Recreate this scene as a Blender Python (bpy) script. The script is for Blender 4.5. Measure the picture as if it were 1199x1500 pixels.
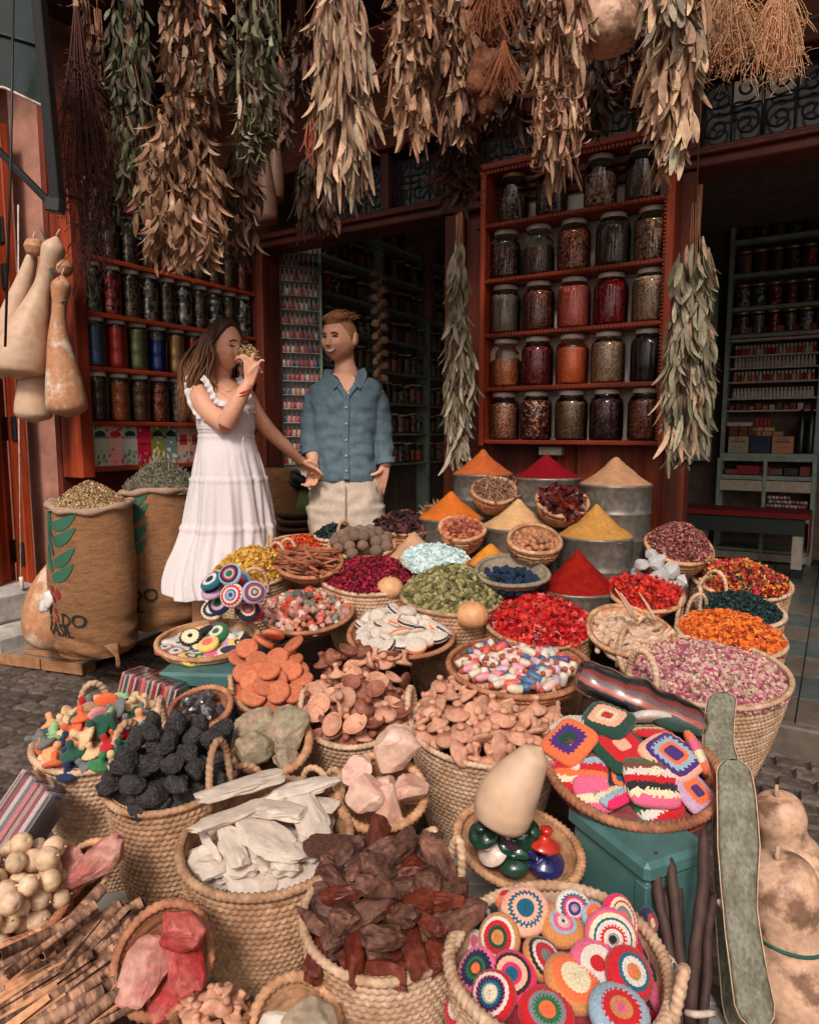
import bpy, math, random
import numpy as np
from mathutils import Vector, Matrix, Euler, noise

for o in list(bpy.data.objects): bpy.data.objects.remove(o)
SC = bpy.context.scene
COL = SC.collection
PI = math.pi
R = math.radians
random.seed(7)
rng = np.random.default_rng(7)

# ---------------------------------------------------------------- camera, sky, sun, exposure
CAMZ, PITCH, FPX = 1.2, R(6.54), 1020.0
cam_d = bpy.data.cameras.new('camera')
cam_d.sensor_fit = 'VERTICAL'; cam_d.sensor_height = 36.0; cam_d.lens = 36.0 * FPX / 1500.0
cam_d.clip_start = 0.05; cam_d.clip_end = 400
cam = bpy.data.objects.new('camera', cam_d); COL.objects.link(cam)
cam.location = (0, 0, CAMZ); cam.rotation_euler = (PI/2 - PITCH, 0, 0)
SC.camera = cam

w = bpy.data.worlds.new('World'); SC.world = w; w.use_nodes = True
nt = w.node_tree; nt.nodes.clear()
sky = nt.nodes.new('ShaderNodeTexSky'); sky.sky_type = 'NISHITA'; sky.sun_disc = False
sky.sun_elevation = R(43); sky.sun_rotation = R(190); sky.air_density = 1.0; sky.dust_density = 6.0; sky.ozone_density = 0.6
hs = nt.nodes.new('ShaderNodeHueSaturation'); hs.inputs['Saturation'].default_value = 0.22
mx = nt.nodes.new('ShaderNodeMix'); mx.data_type = 'RGBA'; mx.blend_type = 'MULTIPLY'; mx.inputs[0].default_value = 1.0
mx.inputs[7].default_value = (1.0, 0.94, 0.90, 1)
bg = nt.nodes.new('ShaderNodeBackground'); bg.inputs[1].default_value = 0.062
wo = nt.nodes.new('ShaderNodeOutputWorld')
nt.links.new(sky.outputs[0], hs.inputs['Color']); nt.links.new(hs.outputs[0], mx.inputs[6])
nt.links.new(mx.outputs[2], bg.inputs[0]); nt.links.new(bg.outputs[0], wo.inputs[0])

sd = bpy.data.lights.new('sun', 'SUN'); sd.energy = 1.5; sd.angle = R(12); sd.color = (1.0, 0.94, 0.89)
sun = bpy.data.objects.new('sun', sd); COL.objects.link(sun)
_az, _el = R(190), R(43)     # sun stands behind the camera, a little to the left
_sd = Vector((math.sin(_az)*math.cos(_el), math.cos(_az)*math.cos(_el), math.sin(_el)))
sun.rotation_euler = _sd.to_track_quat('Z', 'Y').to_euler(); sun.location = (-2, -4, 8)

SC.view_settings.view_transform = 'Standard'; SC.view_settings.look = 'None'
SC.view_settings.gamma = 1.0; SC.view_settings.use_curve_mapping = False
SC.view_settings.exposure = 0.60

# ---------------------------------------------------------------- where a pixel of the survey lies in the place
def P(u, v, Y, dz=0.0):
    """point at forward distance Y on the sight line through photo pixel (u, v)"""
    x = (u - 599.5) / FPX; y = (750 - v) / FPX
    c, s = math.cos(PITCH), math.sin(PITCH)
    d = Vector((x, c + y*s, -s + y*c))
    k = Y / d.y
    return Vector((d.x*k, Y, CAMZ + d.z*k + dz))
def mpp(v, Y):
    """metres per photo pixel at distance Y"""
    y = (750 - v) / FPX
    return Y / (math.cos(PITCH) + y*math.sin(PITCH)) / FPX
_T = [(640,3.4),(690,3.2),(760,3.0),(800,2.85),(850,2.65),(900,2.42),(950,2.22),(1000,2.02),(1050,1.88),(1100,1.72),(1150,1.6),(1230,1.42),(1350,1.2),(1450,1.05),(1520,0.98)]
def YV(v): return float(np.interp(v, [a for a,b in _T], [b for a,b in _T]))

FD = Vector((-0.8523, 0.5231, 0)); DD = Vector((0.5231, 0.8523, 0))   # along the shop front (to the left) / into the shop
A0 = Vector((1.27, 3.37, 0))
FRZ = math.atan2(-FD.y, -FD.x)          # local +X runs along the front to the right
def S(t, d, z): return A0 + FD*t + DD*d + Vector((0,0,z))   # t leftwards, d into the shop

# ---------------------------------------------------------------- materials
def s2l(c):
    return tuple(((x/255)/12.92 if x/255 <= .04045 else (((x/255)+.055)/1.055)**2.4) for x in c)
_mats = {}
def mat(name, col=(.5,.5,.5), rough=.7, var=.15, vscale=8, bump=.0, bscale=60, col2=None, c2amt=.5, metal=0, objvar=0., attr=False,
        stretch=(1,1,1), spec=.4, trans=0, alpha=1, huevar=0., coat=0, sheen=0, lo=.42, hi=.62, bdist=.004):
    if name in _mats: return _mats[name]
    m = bpy.data.materials.new(name); m.use_nodes = True; n = m.node_tree.nodes; l = m.node_tree.links
    b = n['Principled BSDF']; b.inputs['Roughness'].default_value = rough; b.inputs['Metallic'].default_value = metal
    b.inputs['Specular IOR Level'].default_value = spec
    if trans: b.inputs['Transmission Weight'].default_value = trans
    if coat: b.inputs['Coat Weight'].default_value = coat
    if sheen: b.inputs['Sheen Weight'].default_value = sheen
    if alpha < 1: b.inputs['Alpha'].default_value = alpha
    tc = n.new('ShaderNodeTexCoord'); mp = n.new('ShaderNodeMapping'); mp.inputs['Scale'].default_value = stretch
    l.new(tc.outputs['Object'], mp.inputs['Vector'])
    oi = n.new('ShaderNodeObjectInfo')
    vm = n.new('ShaderNodeVectorMath'); vm.operation = 'ADD'
    cmb = n.new('ShaderNodeCombineXYZ'); mu = n.new('ShaderNodeMath'); mu.operation='MULTIPLY'; mu.inputs[1].default_value = 37.0
    l.new(oi.outputs['Random'], mu.inputs[0]); l.new(mu.outputs[0], cmb.inputs[0]); l.new(mu.outputs[0], cmb.inputs[1])
    l.new(mp.outputs[0], vm.inputs[0]); l.new(cmb.outputs[0], vm.inputs[1])
    nz = n.new('ShaderNodeTexNoise'); nz.inputs['Scale'].default_value = vscale; nz.inputs['Detail'].default_value = 6; nz.inputs['Roughness'].default_value = .65
    l.new(vm.outputs[0], nz.inputs['Vector'])
    if attr:
        at = n.new('ShaderNodeAttribute'); at.attribute_name = 'Col'; src = at.outputs['Color']
    else:
        rg = n.new('ShaderNodeRGB'); rg.outputs[0].default_value = (*col, 1); src = rg.outputs[0]
    if col2 is not None:
        cr = n.new('ShaderNodeMapRange'); cr.inputs[1].default_value = lo; cr.inputs[2].default_value = hi; cr.inputs[3].default_value=0; cr.inputs[4].default_value=c2amt
        l.new(nz.outputs['Fac'], cr.inputs[0])
        mm = n.new('ShaderNodeMix'); mm.data_type='RGBA'; l.new(cr.outputs[0], mm.inputs[0]); l.new(src, mm.inputs[6]); mm.inputs[7].default_value = (*col2, 1)
        src = mm.outputs[2]
    nf = n.new('ShaderNodeTexNoise'); nf.inputs['Scale'].default_value = vscale*5; nf.inputs['Detail'].default_value = 4
    l.new(vm.outputs[0], nf.inputs['Vector'])
    hv = n.new('ShaderNodeHueSaturation')
    mr = n.new('ShaderNodeMapRange'); mr.inputs[1].default_value=.3; mr.inputs[2].default_value=.7; mr.inputs[3].default_value = 1-var*1.6; mr.inputs[4].default_value = 1+var*1.6
    l.new(nf.outputs['Fac'], mr.inputs[0])
    vv = mr.outputs[0]
    if objvar:
        mo = n.new('ShaderNodeMapRange'); mo.inputs[3].default_value = 1-objvar; mo.inputs[4].default_value = 1+objvar
        l.new(oi.outputs['Random'], mo.inputs[0]); m2 = n.new('ShaderNodeMath'); m2.operation='MULTIPLY'
        l.new(mo.outputs[0], m2.inputs[0]); l.new(vv, m2.inputs[1]); vv = m2.outputs[0]
    if huevar:
        m3 = n.new('ShaderNodeMath'); m3.operation='MULTIPLY'; m3.inputs[1].default_value = 17.3; l.new(oi.outputs['Random'], m3.inputs[0])
        m4 = n.new('ShaderNodeMath'); m4.operation='FRACT'; l.new(m3.outputs[0], m4.inputs[0])
        m5 = n.new('ShaderNodeMapRange'); m5.inputs[3].default_value = .5-huevar; m5.inputs[4].default_value=.5+huevar
        l.new(m4.outputs[0], m5.inputs[0]); l.new(m5.outputs[0], hv.inputs['Hue'])
    l.new(vv, hv.inputs['Value']); l.new(src, hv.inputs['Color']); l.new(hv.outputs[0], b.inputs['Base Color'])
    if bump:
        nb = n.new('ShaderNodeTexNoise'); nb.inputs['Scale'].default_value = bscale; nb.inputs['Detail'].default_value = 5
        l.new(vm.outputs[0], nb.inputs['Vector'])
        bp = n.new('ShaderNodeBump'); bp.inputs['Strength'].default_value = bump; bp.inputs['Distance'].default_value = bdist
        l.new(nb.outputs['Fac'], bp.inputs['Height']); l.new(bp.outputs[0], b.inputs['Normal'])
    _mats[name] = m
    return m

# ---------------------------------------------------------------- mesh building
class MB:
    def __init__(s): s.V=[]; s.F=[]; s.C=[]; s.S=[]; s.n=0
    def add(s, V, Fs, col=None, smooth=True):
        """V (n,3); Fs list of (k,m) index arrays; col one colour or per-face colours of all faces"""
        V = np.asarray(V, float).reshape(-1,3); s.V.append(V)
        if not isinstance(Fs, list): Fs = [Fs]
        tot = 0
        for f in Fs:
            f = np.asarray(f, int)
            if len(f): s.F.append(f + s.n); tot += len(f); s.S.append(np.full(len(f), smooth))
        if col is None: col = (.5,.5,.5)
        c = np.asarray(col, float)
        if c.ndim == 1: c = np.tile(c, (tot,1))
        s.C.append(c)
        s.n += len(V)
        return s
    def xf(s, M):
        M = np.array(M)
        s.V = [v @ M[:3,:3].T + M[:3,3] for v in s.V]
        return s
    def merge(s, o):
        for f in o.F: s.F.append(f + s.n)
        s.V += o.V; s.C += o.C; s.S += o.S; s.n += o.n
        return s
    def mesh(s, name):
        me = bpy.data.meshes.new(name)
        V = np.concatenate(s.V); me.vertices.add(len(V)); me.vertices.foreach_set('co', V.astype(np.float32).ravel())
        ks = np.concatenate([np.full(len(f), f.shape[1]) for f in s.F]); li = np.concatenate([f.ravel() for f in s.F])
        me.loops.add(len(li)); me.loops.foreach_set('vertex_index', li.astype(np.int32))
        me.polygons.add(len(ks)); st = np.concatenate([[0], np.cumsum(ks)[:-1]])
        me.polygons.foreach_set('loop_start', st.astype(np.int32)); 
        me.update(calc_edges=True)
        me.polygons.foreach_set('use_smooth', np.concatenate(s.S).astype(bool))
        C = np.concatenate(s.C); C = np.repeat(C, ks, axis=0); C = np.hstack([C, np.ones((len(C),1))])
        a = me.attributes.new('Col', 'FLOAT_COLOR', 'CORNER'); a.data.foreach_set('color', C.astype(np.float32).ravel())
        me.update()
        return me

def tag(o, label=None, cat=None, group=None, kind=None):
    if label: o['label'] = label
    if cat: o['category'] = cat
    if group: o['group'] = group
    if kind: o['kind'] = kind
    return o
def link(name, me, m=None, parent=None, M=None):
    if isinstance(me, MB): me = me.mesh(name)
    o = bpy.data.objects.new(name, me); COL.objects.link(o)
    if m is not None and me is not None and len(me.materials) == 0: me.materials.append(m)
    if M is not None: o.matrix_world = M
    if parent: o.parent = parent
    if M is not None: o.matrix_basis = M
    return o
def thing(name, label, cat, M=None, group=None):
    o = bpy.data.objects.new(name, None); COL.objects.link(o); o.empty_display_size = .1
    if M is not None: o.matrix_basis = M
    return tag(o, label, cat, group)
def struct(name, mb, m, M=None):
    o = link(name, mb, m, None, M); o['kind'] = 'structure'; return o
def T(x, y=None, z=None): return Matrix.Translation(Vector(x) if y is None else Vector((x,y,z)))
def Rz(a): return Matrix.Rotation(a, 4, 'Z')
def Rx(a): return Matrix.Rotation(a, 4, 'X')
def Ry(a): return Matrix.Rotation(a, 4, 'Y')
def Sc(x, y=None, z=None):
    if y is None: y = z = x
    return Matrix.Diagonal((x,y,z,1))

QB = np.array([[0,3,2,1],[4,5,6,7],[0,1,5,4],[1,2,6,5],[2,3,7,6],[3,0,4,7]])
def box(x0,x1,y0,y1,z0,z1,col=None,mb=None,M=None):
    mb = mb or MB()
    V = np.array([[x0,y0,z0],[x1,y0,z0],[x1,y1,z0],[x0,y1,z0],[x0,y0,z1],[x1,y0,z1],[x1,y1,z1],[x0,y1,z1]], float)
    if M is not None: A=np.array(M); V = V @ A[:3,:3].T + A[:3,3]
    return mb.add(V, QB, col, False)
def bbox(x0,x1,y0,y1,z0,z1,b=.006,col=None,mb=None,M=None):
    """box with chamfered edges"""
    mb = mb or MB(); V=[]; 
    X=(x0,x1);Y=(y0,y1);Z=(z0,z1); idx={}
    for i in (0,1):
        for j in (0,1):
            for k in (0,1):
                si,sj,sk = (1-2*i)*b,(1-2*j)*b,(1-2*k)*b
                idx[i,j,k,0]=len(V); V.append((X[i],Y[j]+sj,Z[k]+sk))
                idx[i,j,k,1]=len(V); V.append((X[i]+si,Y[j],Z[k]+sk))
                idx[i,j,k,2]=len(V); V.append((X[i]+si,Y[j]+sj,Z[k]))
    Q=[];Tn=[]
    for i in (0,1):
        a=[(i,0,0),(i,1,0),(i,1,1),(i,0,1)]; f=[idx[p+(0,)] for p in a]; Q.append(f if i else f[::-1])
        a=[(0,i,0),(0,i,1),(1,i,1),(1,i,0)]; f=[idx[p+(1,)] for p in a]; Q.append(f if i else f[::-1])
        a=[(0,0,i),(1,0,i),(1,1,i),(0,1,i)]; f=[idx[p+(2,)] for p in a]; Q.append(f if i else f[::-1])
    for i in (0,1):
        for j in (0,1):
            Q.append([idx[0,i,j,1],idx[1,i,j,1],idx[1,i,j,2],idx[0,i,j,2]][::(1 if i^j else -1)])
            Q.append([idx[i,0,j,0],idx[i,1,j,0],idx[i,1,j,2],idx[i,0,j,2]][::(-1 if i^j else 1)])
            Q.append([idx[i,j,0,0],idx[i,j,1,0],idx[i,j,1,1],idx[i,j,0,1]][::(1 if i^j else -1)])
    for i in (0,1):
        for j in (0,1):
            for k in (0,1): Tn.append([idx[i,j,k,0],idx[i,j,k,1],idx[i,j,k,2]][::(-1 if (i^j^k) else 1)])
    V=np.array(V,float)
    if M is not None: A=np.array(M); V = V @ A[:3,:3].T + A[:3,3]
    return mb.add(V,[np.array(Q),np.array(Tn)],col,False)

def gridF(nu, nv, wrapu=True):
    """faces of a grid of nv rows x nu columns (row-major)"""
    j, i = np.meshgrid(np.arange(nv-1), np.arange(nu if wrapu else nu-1), indexing='ij')
    i2 = (i+1) % nu
    return np.stack([j*nu+i, j*nu+i2, (j+1)*nu+i2, (j+1)*nu+i], -1).reshape(-1,4)
def lathe(prof, n=24, col=None, mb=None, sx=1, sy=1, smooth=True, segcols=None):
    """prof [(r,z)...]; bottom to top"""
    mb = mb or MB(); p = np.array(prof, float); th = np.linspace(0, 2*PI, n, endpoint=False)
    V = np.stack([np.outer(p[:,0], np.cos(th))*sx, np.outer(p[:,0], np.sin(th))*sy, np.repeat(p[:,1:2], n, 1)], -1).reshape(-1,3)
    c = col
    if segcols is not None: c = np.repeat(np.array(segcols, float), n, axis=0)
    return mb.add(V, gridF(n, len(p)), c, smooth)
def tube(pts, rad, n=8, col=None, mb=None, caps=True, flat=1.0, twist=None, smooth=True):
    """tube through points; flat squashes along the frame's second axis; twist=(strands,turns per m,depth) makes a rope"""
    mb = mb or MB(); pts = np.array([tuple(p) for p in pts], float); m = len(pts)
    rad = np.full(m, rad) if np.isscalar(rad) else np.array(rad, float)
    tg = np.gradient(pts, axis=0); tg /= np.linalg.norm(tg, axis=1)[:,None] + 1e-9
    up = np.array([0,0,1.]) if abs(tg[0][2]) < .9 else np.array([0,1.,0])
    a = np.cross(tg[0], up); a /= np.linalg.norm(a); A=[a]
    for i in range(1,m):
        a = A[-1] - tg[i]*np.dot(A[-1], tg[i]); a /= np.linalg.norm(a)+1e-9; A.append(a)
    A = np.array(A); B = np.cross(tg, A)
    th = np.linspace(0, 2*PI, n, endpoint=False)
    rr = np.repeat(rad[:,None], n, 1)
    if twist:
        L = np.concatenate([[0], np.cumsum(np.linalg.norm(np.diff(pts,axis=0),axis=1))])
        rr = rr * (1 + twist[2]*np.cos(twist[0]*(th[None,:]) + 2*PI*twist[1]*L[:,None]))
    V = pts[:,None,:] + A[:,None,:]*(np.cos(th)[None,:]*rr)[...,None] + B[:,None,:]*(np.sin(th)[None,:]*rr*flat)[...,None]
    V = V.reshape(-1,3); F = gridF(n, m)
    Fs = [F]
    if caps:
        c0 = len(V); V = np.vstack([V, pts[:1], pts[-1:]])
        i = np.arange(n); i2 = (i+1)%n
        Fs.append(np.stack([np.full(n,c0), i2, i], -1)); Fs.append(np.stack([np.full(n,c0+1), (m-1)*n+i, (m-1)*n+i2], -1))
    return mb.add(V, Fs, col, smooth)
def curve(pts, n):
    """Catmull-Rom through pts"""
    p = [Vector(q) for q in pts]; p = [p[0]*2-p[1]] + p + [p[-1]*2-p[-2]]; out=[]
    k = len(p)-3
    for i in range(n):
        s = i/(n-1)*k; j = min(int(s), k-1); t = s-j
        a,b,c,d = p[j],p[j+1],p[j+2],p[j+3]
        out.append(.5*((2*b)+(c-a)*t+(2*a-5*b+4*c-d)*t*t+(3*b-a-3*c+d)*t**3))
    return out
def cnoise(V, sc, seed=0):
    return np.array([noise.noise(Vector((v[0]*sc+seed*7.1, v[1]*sc+seed*3.3, v[2]*sc-seed*5.7))) for v in V])
def sphere(n=16, m=10):
    ph = np.linspace(-PI/2, PI/2, m); return [(max(math.cos(a),1e-4), math.sin(a)) for a in ph]

def rotmats(k, mode='any', tilt=.5):
    """k random rotation matrices (k,3,3)"""
    if mode == 'any':
        q = rng.normal(size=(k,4)); q /= np.linalg.norm(q,axis=1)[:,None]
    else:
        a = rng.uniform(0,2*PI,k); t = rng.normal(0,tilt,k); d = rng.uniform(0,2*PI,k)
        q1 = np.stack([np.cos(a/2), 0*a, 0*a, np.sin(a/2)],1); q2 = np.stack([np.cos(t/2), np.sin(t/2)*np.cos(d), np.sin(t/2)*np.sin(d), 0*t],1)
        w1,x1,y1,z1 = q2.T; w2,x2,y2,z2 = q1.T
        q = np.stack([w1*w2-x1*x2-y1*y2-z1*z2, w1*x2+x1*w2+y1*z2-z1*y2, w1*y2-x1*z2+y1*w2+z1*x2, w1*z2+x1*y2-y1*x2+z1*w2],1)
    w_,x,y,z = q.T
    return np.stack([1-2*(y*y+z*z),2*(x*y-z*w_),2*(x*z+y*w_),2*(x*y+z*w_),1-2*(x*x+z*z),2*(y*z-x*w_),2*(x*z-y*w_),2*(y*z+x*w_),1-2*(x*x+y*y)],-1).reshape(-1,3,3)
def scatter(mb, tV, tF, pos, scl, cols, mode='any', tilt=.5, smooth=False):
    """many copies of one small shape joined in mb; cols (k,3)"""
    k = len(pos); tV=np.asarray(tV,float); tF=[np.asarray(f,int) for f in (tF if isinstance(tF,list) else [tF])]
    Rm = rotmats(k, mode, tilt); scl = np.asarray(scl,float)
    if scl.ndim==1: scl = scl[:,None]*np.ones((1,3))
    V = np.einsum('kij,knj->kni', Rm, tV[None]*scl[:,None,:]) + np.asarray(pos)[:,None,:]
    n = len(tV); Fs=[]; C=[]
    for f in tF:
        Fs.append((f[None] + (np.arange(k)*n)[:,None,None]).reshape(-1, f.shape[1])); C.append(np.repeat(cols, len(f), axis=0))
    mb.add(V.reshape(-1,3), Fs, np.concatenate(C), smooth)
    return mb
def pick(pal, k, jit=.15):
    pal = np.array([p[:3] for p in pal], float); c = pal[rng.integers(0,len(pal),k)]
    return np.clip(c * rng.uniform(1-jit, 1+jit, (k,1)), 0, 1)
def L_(*a): return [s2l(c) for c in a]
# ================================================================ materials in use
M_plaster = mat('pink_plaster', s2l((176,124,104)), .9, .10, 3, .35, 30, col2=s2l((128,84,70)), c2amt=.6)
M_wallred = mat('red_brown_plaster', s2l((142,84,66)), .92, .10, 3, .4, 24, col2=s2l((104,62,50)), c2amt=.6)
M_ceil = mat('dark_ceiling_board', s2l((66,42,36)), .8, .15, 3, .2, 30)
M_wood = mat('red_stained_wood', s2l((168,66,30)), .45, .22, 5, .25, 30, col2=s2l((96,34,18)), c2amt=.8, stretch=(1,1,.12), spec=.4)
M_woodh = mat('red_stained_shelf_wood', s2l((150,56,28)), .45, .22, 5, .25, 30, col2=s2l((92,32,18)), c2amt=.8, stretch=(.15,1,1), spec=.4)
M_wooddk = mat('dark_red_wood', s2l((112,46,28)), .5, .2, 5, .2, 30, col2=s2l((62,26,18)), c2amt=.8, stretch=(1,1,.12))
M_white = mat('white_backboard', s2l((236,224,212)), .8, .06, 4)
M_green = mat('grey_green_paint', s2l((158,172,156)), .5, .1, 6, .15, 30, col2=s2l((122,134,122)), c2amt=.6)
M_cream = mat('cream_paint', s2l((196,180,160)), .6, .1, 5, .1)
M_black = mat('black_metal', s2l((34,32,32)), .45, .1, 10, 0)
M_iron = mat('black_wrought_iron', s2l((30,26,25)), .6, .1, 20)
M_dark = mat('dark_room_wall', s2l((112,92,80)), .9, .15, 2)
M_stone = mat('dark_setts', s2l((98,84,74)), .75, .25, 9, .6, 45, col2=s2l((66,56,50)), c2amt=.8, objvar=.3)
M_grout = mat('earth_joint', s2l((62,52,46)), .95, .2, 8, .5, 60)
M_slate = mat('slate_tile', s2l((92,98,96)), .25, .12, 5, .12, 30, col2=s2l((64,74,74)), c2amt=.7)
M_slate2 = mat('brown_slate_tile', s2l((112,100,88)), .3, .12, 5, .12, 30, col2=s2l((84,76,68)), c2amt=.7)
M_step = mat('white_painted_concrete', s2l((196,188,178)), .8, .1, 6, .3, 30, col2=s2l((140,128,116)), c2amt=.6)

# ================================================================ ground: earth sheet, setts, step, floor tiles
g = MB(); g.add([[-60,-60,0],[60,-60,0],[60,60,0],[-60,60,0]], np.array([[0,1,2,3]]), None, False)
ground = struct('ground', g, M_grout)
# road of laid setts (radial laying, uneven); nearest ones seen are parts, the rest joined
setts = []
def sett_mesh(k):
    mb = MB(); bw = .105; bl = .075; h=.014
    r = np.random.default_rng(k); V=[]
    ring = [(-1,-1),(0,-1.08),(1,-1),(1.07,0),(1,1),(0,1.08),(-1,1),(-1.07,0)]
    o = [(x*bw/2*r.uniform(.93,1.02), y*bl/2*r.uniform(.92,1.02), 0) for x,y in ring]
    i = [(x*.86, y*.82, h*r.uniform(.8,1.2)) for x,y,_ in o]
    V = o+i+[(0,0,h*1.15)]
    n=8; F=[[a,(a+1)%n,n+(a+1)%n,n+a] for a in range(n)]; Tn=[[n+a,n+(a+1)%n,2*n] for a in range(n)]
    mb.add(V,[np.array(F),np.array(Tn)],None,False); return mb
smesh = [sett_mesh(k).mesh('paving_stone') for k in range(5)]
for m_ in smesh: m_.materials.append(M_stone)
cand=[]
ca, sa = math.cos(R(-24)), math.sin(R(-24))
for i in range(-60,60):
    for j in range(-60,70):
        x0 = i*.113 + (.056 if j%2 else 0); y0 = j*.083
        y0 += .03*math.sin(x0*2.3); 
        x = x0*ca - y0*sa; y = x0*sa + y0*ca
        if -4.2 < x < 3.4 and .3 < y < 5.6: cand.append((x,y,i,j))
def sees(x,y):
    d = Vector((x,y,0))-Vector((0,0,CAMZ)); f = y*math.cos(PITCH)+CAMZ*math.sin(PITCH)
    u = 599.5+FPX*x/f; v = 750 - FPX*(-CAMZ*math.cos(PITCH)+y*math.sin(PITCH))/f
    return (0<u<232 and 935<v<1200 and not(u>90 and v>1040)) or (1095<u<1199 and 1035<v<1220)
vis=[c for c in cand if sees(c[0],c[1])]; vis.sort(key=lambda c:c[1]); near=set((c[2],c[3]) for c in vis[:290])
rest = MB(); 
for x,y,i,j in cand:
    if (i,j) in near:
        o = bpy.data.objects.new('paving_stone', random.choice(smesh)); COL.objects.link(o); o.parent = ground
        o.matrix_basis = T(x,y,.0)@Rz(R(-24)+random.uniform(-.06,.06))@Rx(random.uniform(-.03,.03))@Ry(random.uniform(-.03,.03))
    else:
        M = np.array(T(x,y,0)@Rz(R(-24)+random.uniform(-.06,.06))@Rx(random.uniform(-.03,.03)))
        k = sett_mesh((i*7+j)%5); 
        for vv in range(len(k.V)): k.V[vv] = k.V[vv]@M[:3,:3].T+M[:3,3]
        rest.merge(k)
o = link('paving_stones', rest, M_stone, ground); o['kind']='stuff'

# shop floor: raised step of slate tiles along the front, tiles are parts
MS = Matrix.Translation(A0) @ Rz(FRZ)      # local x: right along the front, y: into the shop
FZ = .12
fb = box(-4.2,3.6,-.70,4.2,-.2,FZ-.012,mb=MB())
floor = struct('shop_floor', fb, M_grout, MS)
tx=.30; ty=.30
tmesh = bbox(-tx/2+.003,tx/2-.003,-ty/2+.003,ty/2-.003,-.012,.0,.0015).mesh('floor_tile'); tmesh.materials.append(M_slate)
tmesh2 = bbox(-tx/2+.003,tx/2-.003,-ty/2+.003,ty/2-.003,-.012,.0,.0015).mesh('floor_tile'); tmesh2.materials.append(M_slate2)
strip = MB()
for i in range(-14,12):
    for j in range(0,12):
        if i < -9 and j > 0: continue
        if i <-1 and j>1 : 
            box(i*tx+.003,(i+1)*tx-.003,-.66+j*ty+.003,-.66+(j+1)*ty-.003,FZ-.010,FZ+.001,mb=strip); continue
        o = bpy.data.objects.new('floor_tile', tmesh if (j%2) else tmesh2); COL.objects.link(o); o.parent = floor
        o.matrix_basis = T((i+.5)*tx, -.66+(j+.5)*ty, FZ+random.uniform(0,.001))
o = link('floor_tiles', strip, M_slate, floor); o['kind']='stuff'
nose = bbox(-4.2,3.6,-.715,-.662,-.1,FZ+.004,.008); o=link('step_edge', nose, M_slate2, floor)

# white stepped block at the far left of the shop front
o = thing('stone_step','white painted concrete steps at the foot of the red folding door','step',T(P(-30,950,3.72))); o.location.z=0
o.rotation_euler=(0,0,R(-28))
st=o
link('lower_tread', bbox(-.5,.33,-.1,.35,0,.15,.02), M_step, st); link('upper_tread', bbox(-.5,.12,.0,.35,.15,.32,.02), M_step, st)

# ================================================================ shop shell
W = {}
H1 = 3.5
def sbox(name, t0,t1,d0,d1,z0,z1, m, parent=None, b=.0):
    """box between front-coordinates t (left), d (in)"""
    mb = (bbox(-t1,-t0,d0,d1,z0,z1,b) if b else box(-t1,-t0,d0,d1,z0,z1))
    return link(name, mb, m, parent, None if parent else MS)
# building front: thing with parts
shop = thing('shop_front','red brown plastered spice shop front with red timber frame and dark interior','shop',MS)
sbox('upper_wall',-2.6,4.6,.02,.26,2.86,H1+1.2,M_wallred,shop)
sbox('side_wall',2.74,4.6,.03,.25,0,2.858,M_wallred,shop)
sbox('frame_beam',-2.6,2.62,-.06,.14,2.38,2.47,M_wooddk,shop,.006)
sbox('frame_beam',-2.6,2.62,-.06,.14,2.80,2.88,M_wooddk,shop,.006)
sbox('frame_moulding',-2.6,2.62,-.09,-.062,2.425,2.445,M_wooddk,shop,.004)
sbox('door_post',2.60,2.72,-.04,.14,FZ,2.86,M_wooddk,shop,.006)
sbox('door_post',1.12,1.24,-.04,.10,FZ,2.38,M_wooddk,shop,.006)
sbox('door_post',-.06,.04,-.04,.10,FZ,2.38,M_wooddk,shop,.006)
for t in (2.18,1.62,1.06,.5,-.06,-.62,-1.2,-1.8):
    sbox('transom_post',t,t+.06,-.02,.10,2.47,2.80,M_wooddk,shop,.004)
# panelled door leaves behind the jar cabinet
dl = sbox('door_leaf',.04,.58,0,.05,FZ,2.38,M_wood,shop)
dl2 = sbox('door_leaf',.585,1.12,0,.05,FZ,2.38,M_wooddk,shop)
for (a,b_,dd) in ((.04,.58,dl),(.585,1.12,dl2)):
    mm = M_wood if dd is dl else M_wooddk
    for z0,z1 in ((FZ+.08,.75),(.85,1.35),(1.45,2.3)):
        link('raised_panel', bbox(-b_+.10,-a-.10,-.025,.01,z0+.03,z1-.03,.018), mm, dd)
        for zq in (z0,z1): link('panel_moulding', box(-b_+.06,-a-.06,-.016,.004,zq-.011,zq+.011), mm, dd)
# wrought iron scrolls in the transom lights
def spiral(cx,cz,r,dirn,a0,turns=1.4,n=26):
    out=[]
    for i in range(n):
        s=i/(n-1); rr=r*(1-.85*s); a=a0+dirn*turns*2*PI*s; out.append((cx+rr*math.cos(a),0,cz+rr*math.sin(a)))
    return out
def scroll_panel(wd, ht):
    mb=MB(); k=max(1,round(wd/(ht*.9))); cw=wd/k
    for i in range(k):
        cx=-wd/2+cw*(i+.5)
        for sx_ in (-1,1):
            for sz in (-1,1):
                tube(spiral(cx+sx_*cw*.24, sz*ht*.24, ht*.20, sx_*sz, (PI/2 if sz<0 else -PI/2)+0.0), .006, 5, mb=mb)
                tube(curve([(cx+sx_*cw*.24,0,sz*ht*.04),(cx+sx_*cw*.06,0,sz*.02),(cx,0,0)],6), .006,5,mb=mb)
        tube([(cx,0,-ht/2),(cx,0,ht/2)], .005,5,mb=mb)
        tube([(cx-cw/2,0,-ht/2),(cx-cw/2,0,ht/2)], .007,5,mb=mb)
    for z in (-ht/2,ht/2): tube([(-wd/2,0,z),(wd/2,0,z)], .008,5,mb=mb)
    return mb
M_pane = mat('dusty_glass_pane', s2l((150,140,126)), .25, .15, 3, spec=.5)
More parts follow.
